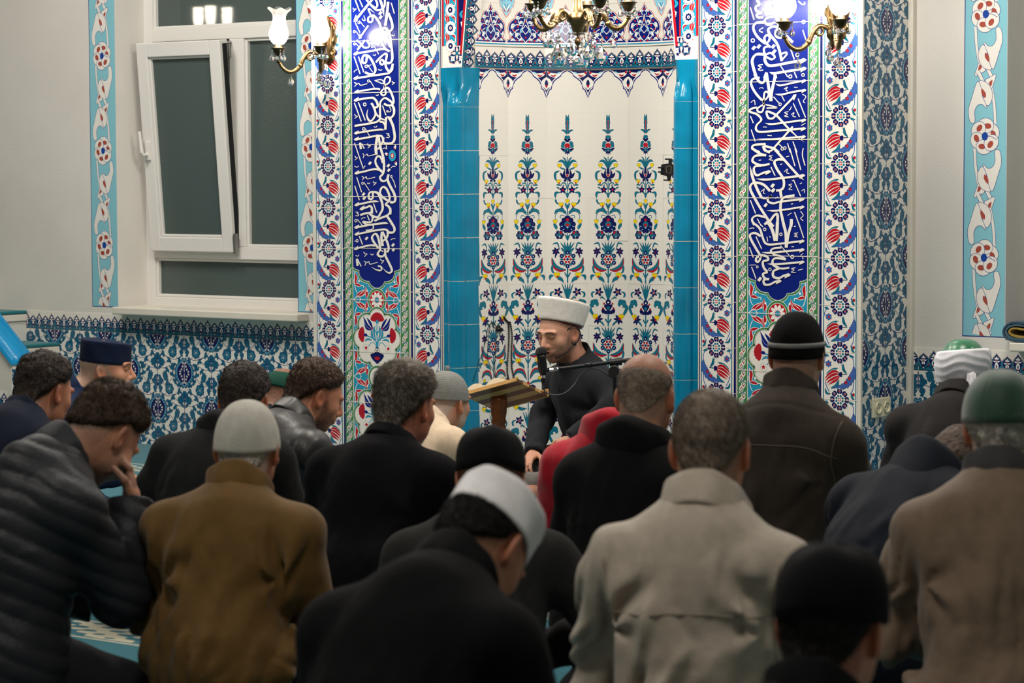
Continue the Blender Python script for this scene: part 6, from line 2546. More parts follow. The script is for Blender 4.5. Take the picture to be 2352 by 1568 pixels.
def ex_turban_green(c, J, hc, R, root):
    mg = mat('green_satin', (18, 104, 66), 0.3, 0.5, sheen=0.3, noise=(30, 0.15))
    mw = cloth('white_turban_cloth', (224, 222, 228), 0.85, b=(300, 0.2))
    cap_dome(hc, R, root, mg, name='cap', z0=0.03, top=0.150, rx=0.086, ry=0.106, tilt=6, p=2.7)
    M = pt_head(hc, R) @ Matrix.Translation((0, -0.012, 0)) @ Matrix.Rotation(math.radians(8), 4, 'X')
    def fn(p, a, r, z):
        w = math.sin(z * 105 + 3.6 * math.sin(a + 0.6) + 1.3 * math.sin(2 * a) + 0.6 * math.sin(5 * a))
        k = 1 + 0.026 * (1 - abs(w)) - 0.012
        return (p[0] * k, p[1] * k, p[2] + 0.010 * math.sin(a + 2.2))
    wr = MB().lathe([(0.96, -0.004), (1.04, -0.008)] + [(1.04 + 0.20 * math.sin(PI * (0.06 + 0.72 * i / 22)), -0.006 + 0.108 * i / 22) for i in range(23)] + [(1.10, 0.108), (1.03, 0.105), (0.97, 0.096)], n=96, M=M, sx=0.085, sy=0.105, fn=fn)
    wr.build('turban_wrap', mw, root, smooth=True)
    for k in range(10):
        a = 2 * PI * (k + 0.5) / 10
        st_ = MB()
        rr, zz = ((0.066, 0.118), (0.040, 0.139))[k % 2]
        st_.ball(M @ Vector((rr * math.cos(a), rr * 1.2 * math.sin(a), zz)), 0.0042, 6)
        st_.build('stud', mat('silver_stud', (200, 200, 190), 0.25, 0.5, metal=1.0), root, smooth=True)
    tail = MB()
    v, f = [], []
    L = 14
    for i in range(L):
        t = i / (L - 1)
        c0 = M @ Vector((0.042 + 0.01 * t, -0.118 - 0.02 * math.sin(t * PI), 0.03 - 0.135 * t))
        w = 0.016 + 0.016 * t
        for j in range(7):
            u = j / 6 - 0.5
            v.append(c0 + Vector((u * 2 * w, -0.007 * math.cos(u * 9), 0.004 * math.sin(u * 12))))
    for i in range(L - 1):
        for j in range(6):
            f.append((i * 7 + j, i * 7 + j + 1, i * 7 + j + 8, i * 7 + j + 7))
    tl = tail.add(v, f).build('turban_tail', mw, root, smooth=True)
    s = tl.modifiers.new('t', 'SOLIDIFY')
    s.thickness = 0.004


add(name='P17', label='man in a white turban wound round a studded green cap, by the right wall', px=(2212, 872), s=622, yaw=16,
    head=(6, 10, 0), skin=SK_B, fade=0.8, stubk=0.9, pose='kneel', lean=20, hunch=12, sw=0.2, w=1.05,
    top=dict(name='jacket', mat=cloth('black_jacket_cloth', (34, 32, 32), 0.75), e=0.018, amp=0.009, seed=21,
             collars=[dict(m=cloth('black_jacket_cloth', (34, 32, 32)), kind='fold', h=0.05, r=0.074)]), extra=ex_turban_green)

add(name='P2', label='man with short dark curly hair in a navy jacket near the stair balustrade', px=(102, 902), s=668, yaw=12,
    head=(-10, 18, 0), skin=SK_B, fade=0.4, pose='kneel', lean=22, hunch=12, sw=0.2, w=1.05,
    hair=dict(mat=H_DARK, t=0.013, topk=0.6, sc=50, amp=0.4, strands=4000, len=0.009, stand=0.3, flow=(0, 0, 0)),
    top=dict(name='jacket', mat=cloth('dark_navy_jacket', (20, 26, 42), 0.8), e=0.018, amp=0.008, seed=25,
             collars=[dict(m=cloth('dark_navy_jacket', (20, 26, 42)), kind='stand', h=0.03, r=0.07)]))


def hood(m, r=0.075, tube=0.026, drop=0.05, name='hood', back=0.05, h=0.0, lay=0.0):
    """a hood lying folded behind the neck; lay > 0 spreads it flat down the back"""
    def ex(c, J, hc, R, root):
        n, k = 48, 18
        v, f = [], []
        Rm = R2(J)
        for i in range(n + 1):
            a = -2.45 + 4.9 * i / n           # round the back, ends at the sides of the throat
            bk = max(0.0, math.cos(a / 2)) ** 1.6
            cx, cy = math.sin(a) * (r + 0.004), -math.cos(a) * (r + back * bk * 0.4) + 0.004
            cz = h + 0.012 * bk - 0.035 * (1 - bk)
            tr = tube * (0.6 + 0.55 * bk)
            for j in range(k):
                b_ = 2 * PI * j / k
                ra = tr * math.cos(b_) * (1 + 0.25 * bk)
                rz = tr * math.sin(b_) * (1.0 + 0.35 * bk)
                if rz < 0:
                    rz *= 1 + (drop + lay) / 0.03 * bk
                    ra += lay * 0.35 * bk * (-math.sin(b_)) * (1 if math.cos(b_) > -0.3 else 0.6)
                wv = 0.005 * math.sin(a * 3 + b_ * 2 + 1) * bk + 0.003 * math.sin(a * 7 + b_ * 3)
                ra += wv
                rz += 0.004 * math.sin(a * 5 + b_)
                v.append(J['neck'] + Rm @ np.array([cx + math.sin(a) * ra, cy - math.cos(a) * ra, cz + rz]))
        for i in range(n):
            for j in range(k):
                f.append((i * k + j, (i + 1) * k + j, (i + 1) * k + (j + 1) % k, i * k + (j + 1) % k))
        f.append(tuple(range(k)))
        f.append(tuple(range(n * k, n * k + k))[::-1])
        o = link_mesh(name, v, f, m, root, smooth=True)
        s = o.modifiers.new('s', 'SUBSURF')
        s.levels = s.render_levels = 1
    return ex


def R2(J):
    return frame_to(np.array([0, math.sin(J['lean'] * 0.8), math.cos(J['lean'] * 0.8)]))


M_BLACKHOOD = cloth('black_hoodie', (19, 19, 21))
add(name='P5', label='dark-haired man in a charcoal hooded jacket, seated just beyond the white knitted cap', px=(562, 926), s=690, yaw=18,
    head=(8, 20, 0), skin=SK_B, fade=0.6, pose='kneel', lean=16, hunch=12, sw=0.215, w=1.2, fat=1.15, ell=(-0.30, 0.08, 0.33), wrl=(-0.2, 0.32, 0.3),
    hair=dict(mat=H_DARK, t=0.010, topk=0.5, sc=70, amp=0.4, strands=4000, len=0.007, stand=0.3),
    top=dict(name='jacket', mat=cloth('charcoal_jacket', (30, 30, 31)), e=0.022, amp=0.006, seed=31,
             collars=[dict(m=cloth('charcoal_jacket', (30, 30, 31)), kind='stand', h=0.035, r=0.074)]),
    extra=hood(cloth('charcoal_jacket', (30, 30, 31)), tube=0.03))

M_RED = cloth('red_fleece', (176, 16, 40), 0.9, sheen=0.4)
add(name='P14', label='person in a red hooded sweatshirt, head hidden behind the balding man', px=(1480, 912), s=712, yaw=24, neckx=0.075,
    head=(20, 10, 0), skin=SK_B, fade=0.5, pose='kneel', lean=10, hunch=8, sw=0.2, w=1.1,
    hair=dict(mat=H_BLACK, t=0.008, sc=70), top=dict(name='sweatshirt', mat=M_RED, e=0.02, amp=0.008, seed=35),
    extra=hood(M_RED, r=0.085, tube=0.03, h=0.02, back=0.06))


def ex_beanie(c, J, hc, R, root):
    mb = cloth('black_knit', (18, 18, 18), b=(420, 0.5))
    cap_dome(hc, R, root, mb, z0=0.0, top=0.140, rx=0.086, ry=0.106, tilt=7, p=2.3)
    M = pt_head(hc, R) @ Matrix.Translation((0, -0.012, 0)) @ Matrix.Rotation(math.radians(7), 4, 'X')
    s = MB().lathe([(0.985, 0.034), (1.012, 0.034), (1.008, 0.047), (0.98, 0.048)], n=64, M=M, sx=0.086, sy=0.106)
    s.build('grey_stripe', cloth('grey_stripe_cloth', (128, 128, 128)), root, smooth=True)


M_FLEECE = cloth('brown_grey_fleece', (58, 51, 45), 0.95, sheen=0.3)
add(name='P16', label='man in a black beanie with grey stripe and dark brown fleece jacket', px=(1832, 820), s=752, yaw=14,
    head=(4, 6, 0), skin=SK_C, beard=0.5, fade=0.6, stubk=0.6, pose='kneel', lean=8, hunch=8, sw=0.205, w=1.12, fat=1.05,
    top=dict(name='fleece_jacket', mat=M_FLEECE, e=0.022, amp=0.013, seed=41, line_mat=cloth('fleece_seam', (92, 82, 70)), lines=[[(-0.19, -0.16), (-0.1, -0.125), (0, -0.12), (0.1, -0.125), (0.19, -0.16)], [(0.19, -0.05), (0.172, -0.16), (0.178, -0.3)], [(-0.19, -0.05), (-0.172, -0.16), (-0.178, -0.3)]], seams=((0.10, 0.006, 0.0035),),
             collars=[dict(m=M_FLEECE, kind='stand', h=0.06, r=0.076)]), extra=ex_beanie)

add(name='P9', label='man with thick grey hair and a black blazer, back turned, near the lectern', px=(932, 938), s=742, yaw=12,
    head=(-6, 10, 0), skin=SK_B, fade=0.5, pose='kneel', lean=14, hunch=10, sw=0.215, w=1.15, fat=1.05,
    hair=dict(mat=H_SALT, t=0.011, topk=1.2, sc=60, amp=0.35, strands=7000, len=0.018, stand=0.45, flow=(0, -0.5, -0.7), sw=0.0011),
    top=dict(name='blazer', mat=cloth('black_wool', (15, 15, 18)), e=0.02, amp=0.005, seed=45,
             collars=[dict(m=cloth('black_wool', (15, 15, 18)), kind='fold', h=0.028, r=0.07)]))

add(name='P13', label='balding man in a black hooded sweatshirt, beside the red sweatshirt', px=(1484, 915), s=818, yaw=18,
    head=(2, 10, 0), skin=SK_G, scalp='bald', stubk=0.75, fade=0.45, pose='kneel', lean=10, hunch=10, sw=0.168, w=1.0, fat=1.0,
    hair=dict(mat=H_GREY, t=0.002, sc=90, amp=0.5, style='bald', topk=0.0, strands=3000, len=0.004, stand=0.3, sw=0.0007),
    top=dict(name='sweatshirt', mat=M_BLACKHOOD, e=0.02, amp=0.007, seed=51), extra=hood(M_BLACKHOOD, r=0.08, tube=0.03, h=0.0, back=0.06, drop=0.05))


def ex_whiteknit(c, J, hc, R, root):
    m = cloth('white_knit', (206, 202, 192), b=(420, 0.5))

    def fn(x, y, z, a, r):
        k = 0.012 * math.sin(26 * a + 2 * math.sin(3 * a)) * smooth01(np.array(z), 0.05, 0.12) * (1 - r * 0.6)
        return (x * (1 + k), y * (1 + k), z - (0.004 if r < 0.06 else 0))
    cap_dome(hc, R, root, m, z0=0.0, top=0.130, rx=0.086, ry=0.107, tilt=8, p=2.25, fn=fn, n=120, rings=30)


M_OLIVE = cloth('olive_brown_jacket', (104, 76, 36), 0.75, b=(300, 0.12))
add(name='P8', label='man in a white knitted skull cap and olive-brown jacket, back to the viewer', px=(570, 1032), s=880, yaw=26,
    head=(2, 8, 0), skin=SK_W, fade=0.75, stubk=0.8, pose='kneel', lean=12, hunch=9, sw=0.2, w=1.1, ear=1.1,
    hair=dict(mat=H_WHITE, t=0.004, sc=80, topk=0, strands=2500, len=0.007, stand=0.3, zmax=0.02, fadew=0.03),
    top=dict(name='jacket', mat=M_OLIVE, e=0.024, amp=0.022, seed=55,
             collars=[dict(m=M_OLIVE, kind='stand', h=0.055, r=0.078)]), extra=ex_whiteknit)

M_NAVYHOOD = cloth('navy_hooded_jacket', (20, 25, 36), 0.7)
add(name='P18', label='person bent low in a navy hooded jacket beside the green velvet cap', px=(2196, 1092), s=815, yaw=4,
    head=(-10, 60, 0), skin=SK_B, fade=0.5, pose='kneel', lean=46, hunch=12, neck=16, sw=0.2, w=1.15, fat=1.05,
    hair=dict(mat=H_BROWN, t=0.014, sc=60, amp=0.5), top=dict(name='jacket', mat=M_NAVYHOOD, e=0.024, amp=0.010, seed=61),
    extra=hood(M_NAVYHOOD, r=0.085, tube=0.032, h=0.0, back=0.10, drop=0.06, lay=0.09))

def ex_puffer(c, J, hc, R, root):
    pass


M_PUFF = mat('dark_grey_puffer', (40, 41, 46), 0.5, 0.25, bump=(120, 0.2))
add(name='P4', label='brown-haired man in a quilted dark puffer jacket, head bowed onto his fist, lower left', px=(238, 998), s=880, yaw=-12,
    head=(16, 50, 6), skin=SK_C, fade=0.4, beard=0.5, pose='kneel', lean=11, hunch=13, neck=30, sw=0.205, w=1.15, fat=1.15,
    hair=dict(mat=H_BROWN, t=0.013, topk=0.7, sc=50, amp=0.4, strands=6000, len=0.011, stand=0.3, flow=(0, 0.2, -0.4)),
    elr=(0.16, 0.27, 0.38), wrr=(0.08, 0.36, 0.61), hands=('r',), handr=((-0.25, 0.1, 0.8), (0.5, 0.8, 0), -1, 1.25),
    top=dict(name='puffer_jacket', mat=M_PUFF, e=0.03, amp=0.005, seed=65, quilt=0.047, quilt_amp=0.007, res=0.0068,
             collars=[dict(m=M_PUFF, kind='stand', h=0.05, r=0.08, gap=0.8)]))


def ex_blackcap(tilt=4, top=0.128, z0=0.012, amp=0.012, nm='black_soft_cap'):
    def ex(c, J, hc, R, root):
        m = cloth(nm, (17, 17, 20), 0.8)

        def fn(x, y, z, a, r):
            k = amp * (math.sin(3 * a + 1) * 0.6 + math.sin(5 * a + z * 40) * 0.5)
            return (x * (1 + k), y * (1 + k), z + 0.004 * math.sin(4 * a + 1))
        cap_dome(hc, R, root, m, z0=z0, top=top, rx=0.09, ry=0.11, tilt=tilt, p=2.9, fn=fn)
    return ex


add(name='P11', label='man in a soft black cap and charcoal pullover, behind the white-capped man in front', px=(1126, 1100), s=905, yaw=30,
    head=(6, 22, 0), skin=SK_A, fade=0.5, pose='cross', lean=20, hunch=12, sw=0.205, w=1.12, ear=1.1,
    elr=(0.34, 0.20, 0.34), top=dict(name='pullover', mat=cloth('charcoal_pullover', (40, 40, 39), 0.95, sheen=0.3), e=0.02, amp=0.006, seed=71,
    collars=[dict(m=cloth('charcoal_pullover', (40, 40, 39)), kind='stand', h=0.045, r=0.07)]), extra=ex_blackcap())

M_BEIGE = cloth('beige_windbreaker', (172, 160, 146), 0.6, b=(200, 0.12))
add(name='P15', label='grey-haired man with a crew cut in a beige windbreaker, back to the viewer', px=(1634, 1036), s=1080, yaw=22,
    head=(0, 8, 0), skin=SK_G, stubk=0.8, fade=0.6, pose='kneel', lean=10, hunch=8, sw=0.205, w=1.1, ear=1.08, twist=0,
    hair=dict(mat=H_GREY, t=0.006, topk=0.4, sc=85, amp=0.15, strands=7000, len=0.007, stand=0.35, jit=0.15, sw=0.0007),
    top=dict(name='windbreaker', mat=M_BEIGE, e=0.026, amp=0.024, seed=75, line_mat=cloth('beige_seam', (146, 134, 120)), lines=[[(-0.18, -0.19), (0, -0.18), (0.18, -0.19)], [(0.185, -0.08), (0.168, -0.18), (0.176, -0.34)], [(-0.185, -0.08), (-0.168, -0.18), (-0.176, -0.34)]], res=0.0075,
             collars=[dict(m=M_BEIGE, kind='fold', h=0.055, r=0.076, drop=0.012, open_r=0.05)]))


def ex_greencap(c, J, hc, R, root):
    m = mat('green_velvet', (12, 62, 40), 0.55, 0.4, sheen=0.6, bump=(300, 0.2), noise=(14, 0.2))

    def fn(x, y, z, a, r):
        k = -0.012 * math.exp(-((math.sin(2.0 * (a + 0.5))) / 0.06) ** 2)
        return (x * (1 + k), y * (1 + k), z)
    cap_dome(hc, R, root, m, z0=0.012, top=0.136, rx=0.09, ry=0.110, tilt=8, p=2.3, fn=fn, n=128)


M_TAUPE = cloth('taupe_jacket', (116, 98, 82), 0.7, b=(260, 0.12))
add(name='P19', label='white-haired man in a green velvet cap and taupe jacket at the right edge', px=(2298, 982), s=985, yaw=24,
    head=(4, 12, 0), skin=SK_W, fade=0.9, stubk=0.8, pose='kneel', lean=10, hunch=8, sw=0.205, w=1.12,
    hair=dict(mat=H_WHITE, t=0.009, sc=60, topk=0, strands=5000, len=0.012, stand=0.3, zmax=0.03, fadew=0.03),
    top=dict(name='jacket', mat=M_TAUPE, e=0.026, amp=0.022, seed=81,
             collars=[dict(m=cloth('dark_grey_collar', (62, 60, 62)), kind='stand', h=0.05, r=0.076)]), extra=ex_greencap)


def ex_white_kufi(c, J, hc, R, root):
    cap_kufi(hc, R, root, cloth('white_cap_cloth', (234, 232, 234), 0.85, noise=(20, 0.1)), z0=0.026, h=0.082, rx=0.086, ry=0.107, tilt=3, wob=0.003, dome=0.006)


M_BLACKCOAT = cloth('black_coat', (15, 15, 17), 0.85)
add(name='P12', label='man in a white kufi cap and black coat in the foreground, head deeply bowed', px=(1106, 1262), s=1210, yaw=10,
    head=(-4, 58, 0), skin=SK_A, fade=0.4, pose='kneel', lean=26, hunch=12, neck=20, sw=0.2, w=1.12, ear=1.1,
    hair=dict(mat=H_BLACK, t=0.010, topk=0.0, sc=60, amp=0.3, strands=4000, len=0.009, stand=0.2, zmax=0.03, fadew=0.03),
    top=dict(name='coat', mat=M_BLACKCOAT, e=0.026, amp=0.006, seed=85,
             collars=[dict(m=M_BLACKCOAT, kind='stand', h=0.06, r=0.078, gap=0.9)]), extra=ex_white_kufi)

add(name='P20', label='person in a black cap seen from behind at the bottom right, nearest the camera', px=(1912, 1444), s=1440, yaw=14,
    head=(-2, 12, 0), skin=SK_B, fade=0.5, stubk=0.9, pose='cross', lean=12, hunch=10, sw=0.195, ear=1.1,
    hair=dict(mat=H_BLACK, t=0.007, topk=0, sc=70, strands=2500, len=0.008, stand=0.2, zmax=0.03, fadew=0.03),
    top=dict(name='jacket', mat=cloth('black_jacket_plain', (17, 17, 19)), e=0.022, amp=0.006, seed=91,
             collars=[dict(m=cloth('black_jacket_plain', (17, 17, 19)), kind='stand', h=0.04, r=0.075)]), extra=ex_blackcap(tilt=2, top=0.134, z0=0.014, nm='black_felt_cap'))


# ------------------------------------------------------------------ the imam, facing the rows
def ex_imam(c, J, hc, R, root):
    M = pt_head(hc, R) @ Matrix.Translation((0, -0.006, 0)) @ Matrix.Rotation(math.radians(26), 4, 'X')
    fz = MB().lathe([(0.94, 0.036), (1.0, 0.034), (1.02, 0.05), (1.06, 0.10), (1.08, 0.128), (1.0, 0.140), (0.8, 0.147), (0.4, 0.151), (0.01, 0.152)], n=48, M=M, sx=0.081, sy=0.101)
    fz.build('cap', mat('dark_red_velvet', (112, 18, 30), 0.7, 0.3, sheen=0.4, bump=(300, 0.2)), root, smooth=True)

    def fn(p, a, r, z):
        ln = 1 + 0.006 * math.sin(z * 420 + 3 * math.sin(a))
        return (p[0] * ln, p[1] * ln, p[2] + 0.004 * math.sin(a + 0.5))
    wr = MB().lathe([(1.0, 0.046), (1.07, 0.043), (1.10, 0.050)] + [(1.10 + 0.19 * i / 10, 0.050 + 0.082 * i / 10) for i in range(1, 11)] + [(1.27, 0.139), (1.20, 0.141), (1.10, 0.138), (1.04, 0.128)], n=64, M=M, sx=0.081, sy=0.101, fn=fn)
    wr.build('turban_wrap', cloth('white_turban_linen', (228, 224, 218), 0.8, b=(700, 0.08)), root, smooth=True)
    em = MB()
    for k in range(16):
        a = 2 * PI * k / 16
        em.tube(curve_pts([tuple(M @ Vector((0.081 * rr * math.cos(a + da), 0.101 * rr * math.sin(a + da), zz))) for rr, da, zz in ((0.95, -0.08, 0.1445), (0.86, 0.0, 0.1475), (0.95, 0.08, 0.1445))], 4), 0.0012, 5)
    em.build('cap_embroidery', mat('gold_thread', (176, 140, 70), 0.4, 0.5, metal=0.6), root)
    T = lambda x, y, z: tuple(hc + R @ np.array((-x, y, z)))
    hs = MB()
    hs.tube(curve_pts([T(0.070, 0.028, 0.024), T(0.078, 0.012, 0.034), T(0.086, -0.012, 0.030), T(0.090, -0.034, 0.0), T(0.082, -0.02, -0.036), T(0.078, 0.004, -0.042), T(0.064, 0.046, -0.066), T(0.044, 0.082, -0.078)], 6), 0.0022, 6)
    hs.tube([T(0.079, -0.006, -0.038), T(0.080, 0.006, -0.046)], 0.006, 8)
    hs.tube([T(0.046, 0.080, -0.0775), T(0.036, 0.092, -0.078)], 0.0042, 8)
    # its ear hook is on the side turned to the viewer
    hs.build('headset_microphone', M_WIREX, root, smooth=True)
    pl = MB()
    A = J['chest'] + np.array((0, 0.10, 0.02))
    pl.tube([tuple(J['neck'] + np.array((0.004, 0.085, -0.06))), tuple(J['chest'] + np.array((0.004, 0.137, -0.02))), tuple(J['waist'] + np.array((0.004, 0.135, 0.0)))], 0.003, 6)
    pl.build('jacket_placket', cloth('charcoal_robe', (38, 39, 43)), root)
    br = MB()
    w = J['wrl']
    d = (J['wrl'] - J['ell'])
    d /= np.linalg.norm(d)
    Rw = frame_to(d)
    ring = [tuple(w + d * 0.0 + Rw @ np.array((0.030 * math.cos(a), 0.027 * math.sin(a), 0))) for a in np.linspace(0, 2 * PI, 25)]
    br.tube(ring, 0.006, 8, caps=False)
    br.build('bracelet', mat('dark_bead_bracelet', (60, 50, 70), 0.3, 0.5, bump=(300, 0.5)), root, smooth=True)


M_WIREX = mat('headset_wire', (16, 16, 18), 0.45, 0.4)
M_ROBE = cloth('charcoal_robe', (38, 39, 43), 0.85, b=(300, 0.3))
add(name='imam', label='bearded man in white turban and dark robe, facing the rows at the microphone', px=(1285, 766), s=530, yaw=162,
    head=(13, 15, 0), skin=skin_mat('skin_imam', (196, 150, 126), (58, 42, 34)), beard=0.66, fade=0.6, stubk=0.8, mouth=True, pose='cross', kw=0.24, hip=0.18, lean=10, hunch=7, neck=12, sw=0.205, w=1.05, res=0.003,
    ell=(-0.27, 0.10, 0.42), wrl=(-0.21, 0.30, 0.28), elr=(0.25, 0.12, 0.33), wrr=(0.10, 0.28, 0.19), hands=('l', 'r'), handl=((0.25, 0.7, -0.55), (-0.45, 0.35, 0.8), 1, 0.6), handr=((-0.5, 0.8, -0.3), (0.2, 0.3, 0.9), -1, 0.5),
    trousers=cloth('grey_trousers', (112, 108, 104), 0.9),
    top=dict(name='robe', mat=M_ROBE, e=0.014, amp=0.008, seed=99, res=0.0075, collars=[dict(m=M_ROBE, kind='stand', h=0.045, r=0.068, gap=0.35)]), extra=ex_imam)
M_CUSH = cloth('grey_cushion', (120, 122, 126), 0.9)
c_ = at(1285, 766, 530)
cu = MB()
cu.box((-0.36, -0.42, 0.0), (0.36, 0.22, 0.055))
cu_ = thing('floor_cushion', 'flat grey cushion under the man in the niche', 'cushion', (c_[0] - 0.02, c_[1] + 0.06, 0.0), math.radians(-20))
cu.build('cover', M_CUSH, cu_, bevel=0.022)
cp = MB()
cp.tube([(-0.35, -0.421, 0.028), (0.35, -0.421, 0.028)], 0.004, 6)
cp.build('piping', cloth('blue_grey_piping', (96, 108, 124)), cu_)
P[-1]['floor'] = 0.05
# ------------------------------------------------------------------ things of the place
M_BRASS = mat('antique_brass', (124, 102, 70), 0.38, 0.5, metal=1.0, noise=(30, 0.3), bump=(120, 0.15))
M_BRASSD = mat('dark_brass', (84, 70, 48), 0.42, 0.5, metal=1.0, noise=(40, 0.3), bump=(120, 0.2))
M_CRYSTAL = mat('crystal', (250, 250, 250), 0.02, 0.6, trans=1.0, ior=1.5)
M_BLACKP = mat('black_plastic', (20, 20, 22), 0.4, 0.4)
M_BLACKM = mat('black_metal', (18, 18, 20), 0.3, 0.5)
M_CHROME = mat('chrome', (200, 200, 204), 0.15, 0.5, metal=1.0)
M_CABLE = mat('grey_cable', (60, 62, 66), 0.5, 0.3)
M_WIRE = mat('thin_black_wire', (18, 18, 20), 0.5, 0.3)


def shade_material():
    m = bpy.data.materials.new('frosted_shade_glass')
    m.use_nodes = True
    nt = m.node_tree
    nt.nodes.remove(nt.nodes['Principled BSDF'])
    out = nt.nodes['Material Output']
    tr = nt.nodes.new('ShaderNodeBsdfTransparent')
    tl = nt.nodes.new('ShaderNodeBsdfTranslucent')
    tl.inputs[0].default_value = (1, 0.95, 0.88, 1)
    gl = nt.nodes.new('ShaderNodeBsdfGlossy')
    gl.inputs['Roughness'].default_value = 0.12
    m1, m2 = nt.nodes.new('ShaderNodeMixShader'), nt.nodes.new('ShaderNodeMixShader')
    m1.inputs[0].default_value = 0.26
    nt.links.new(tr.outputs[0], m1.inputs[1])
    nt.links.new(tl.outputs[0], m1.inputs[2])
    m2.inputs[0].default_value = 0.07
    nt.links.new(m1.outputs[0], m2.inputs[1])
    nt.links.new(gl.outputs[0], m2.inputs[2])
    nt.links.new(m2.outputs[0], out.inputs['Surface'])
    return m


M_SHADE = shade_material()
M_BULB = mat('lit_bulb', (255, 240, 215), 0.4, 0.2, emit=((255, 236, 205), 22.0))


def shade_profile(s=1.0):
    return [(0.020 * s, 0.0), (0.030 * s, 0.010 * s), (0.040 * s, 0.028 * s), (0.0425 * s, 0.044 * s), (0.039 * s, 0.062 * s), (0.032 * s, 0.084 * s), (0.0275 * s, 0.104 * s), (0.029 * s, 0.122 * s), (0.036 * s, 0.138 * s), (0.047 * s, 0.150 * s), (0.052 * s, 0.154 * s)]


def glass_shade(c, par, s=1.0, tilt=(0, 0)):
    n = 36
    M = Matrix.Rotation(tilt[0], 3, 'X') @ Matrix.Rotation(tilt[1], 3, 'Y')
    v, f = [], []
    pr = shade_profile(s)
    for r, z in pr:
        for k in range(n):
            a = 2 * PI * k / n
            w = smooth01(np.array(z / s), 0.11, 0.154)
            rr = r * (1 + 0.10 * w * math.sin(6 * a))
            v.append(Vector(c) + M @ Vector((rr * math.cos(a), rr * math.sin(a), z + 0.006 * float(w) * math.sin(6 * a + 1))))
    for i in range(len(pr) - 1):
        for k in range(n):
            f.append((i * n + k, i * n + (k + 1) % n, (i + 1) * n + (k + 1) % n, (i + 1) * n + k))
    o = link_mesh('lamp_shade', v, f, M_SHADE, par, smooth=True)
    return o


def crystal_drop(b, c, r):
    """faceted pear drop hanging point up"""
    n = 8
    prof = [(0.001, r * 1.55), (0.25 * r, r * 1.2), (0.75 * r, r * 0.6), (r, 0), (0.86 * r, -0.5 * r), (0.5 * r, -0.86 * r), (0.001, -r)]
    b.lathe(prof, (c[0], c[1], c[2]), n)


def crystal_string(par, top, ln, r=0.0125, beads=2):
    b = MB()
    r, ln = r * 1.25, ln * 1.1
    z = top[2]
    step = (ln - r * 2.4) / max(1, beads)
    for i in range(beads):
        b.lathe([(0.0008, 0.0055), (0.0055, 0), (0.0008, -0.0055)], (top[0], top[1], z - step * (i + 0.5)), 6)
    crystal_drop(b, (top[0], top[1], z - ln + r), r)
    b.tube([top, (top[0], top[1], z - ln + r * 2.4)], 0.0007, 5)
    return b.build('crystal_string', M_CRYSTAL, par)


def arm_curve(B, u, L, rise=0.0):
    """double curve from the boss B out along u (unit, horizontal)"""
    prof = [(0.0, 0.0), (0.16, 0.03), (0.30, 0.032), (0.42, 0.0), (0.50, -0.045), (0.62, -0.075), (0.78, -0.080), (0.92, -0.055), (1.0, -0.018)]
    return [Vector(B) + Vector((u[0] * L * t, u[1] * L * t, z * L / 0.25 + rise * t)) for t, z in prof]


def candle_arm(par, B, u, L, shade=True, energy=6.0, rise=0.0, seed=0):
    arm = MB()
    pts = curve_pts([tuple(p) for p in arm_curve(B, u, L, rise)], 5)
    rad = [0.0085 + 0.003 * math.sin(PI * i / (len(pts) - 1)) for i in range(len(pts))]
    arm.tube(pts, rad, 10)
    # curled leaf scroll and ridge ring
    e = Vector(pts[int(len(pts) * 0.26)])
    sc = []
    for k in range(22):
        a = -0.6 + k * 0.42
        rr = 0.026 * (1 - k / 30)
        sc.append(e + Vector((u[0], u[1], 0)) * (rr * math.cos(a) - 0.004) + Vector((0, 0, rr * math.sin(a) - 0.022)))
    arm.tube(sc, [0.008 - 0.0002 * k for k in range(22)], 8)
    m_ = Vector(pts[int(len(pts) * 0.5)])
    arm.ball(m_, 0.0145, 8)
    arm.build('arm', M_BRASS, par, smooth=True)
    T = Vector(pts[-1])
    cup = MB()
    cup.lathe([(0.006, -0.012), (0.012, -0.008), (0.009, 0.0), (0.007, 0.004)], T, 14)
    cup.lathe([(0.004, 0.022), (0.014, 0.026), (0.024, 0.040), (0.027, 0.052), (0.036, 0.058), (0.038, 0.061), (0.030, 0.062), (0.019, 0.063), (0.019, 0.082), (0.016, 0.083)], T, 20)
    cup.build('candle_cup', M_BRASSD, par, smooth=True)
    gl = MB()
    gl.lathe([(0.003, 0.004), (0.012, 0.007), (0.026, 0.013), (0.012, 0.019), (0.003, 0.022)], T, 10)
    gl.build('crystal_ring', M_CRYSTAL, par)
    S = T + Vector((0, 0, 0.078))
    if shade:
        glass_shade(S, par, 1.13, (0.03 * math.sin(seed), 0.05 * math.cos(seed)))
        bl = MB()
        bl.lathe([(0.006, 0.0), (0.010, 0.010), (0.0155, 0.030), (0.014, 0.046), (0.008, 0.060), (0.001, 0.068)], S, 12)
        bl.build('bulb', M_BULB, par, smooth=True)
        if energy:
            l = lamp('bulb_light', 'POINT', S + Vector((0, 0, 0.04)), energy, WARM, 0.03)
            l.location = par.matrix_world.inverted() @ l.location if False else l.location
            l.parent = par
    for k in range(3):
        a = seed + 2.1 * k
        crystal_string(par, T + Vector((0.034 * math.cos(a), 0.034 * math.sin(a), 0.055)), 0.052, 0.0105, 2)
    crystal_string(par, T + Vector((-u[0] * 0.06, -u[1] * 0.06, -0.05)), 0.072 + 0.01 * math.sin(seed * 3), 0.0125, 3)
    return T


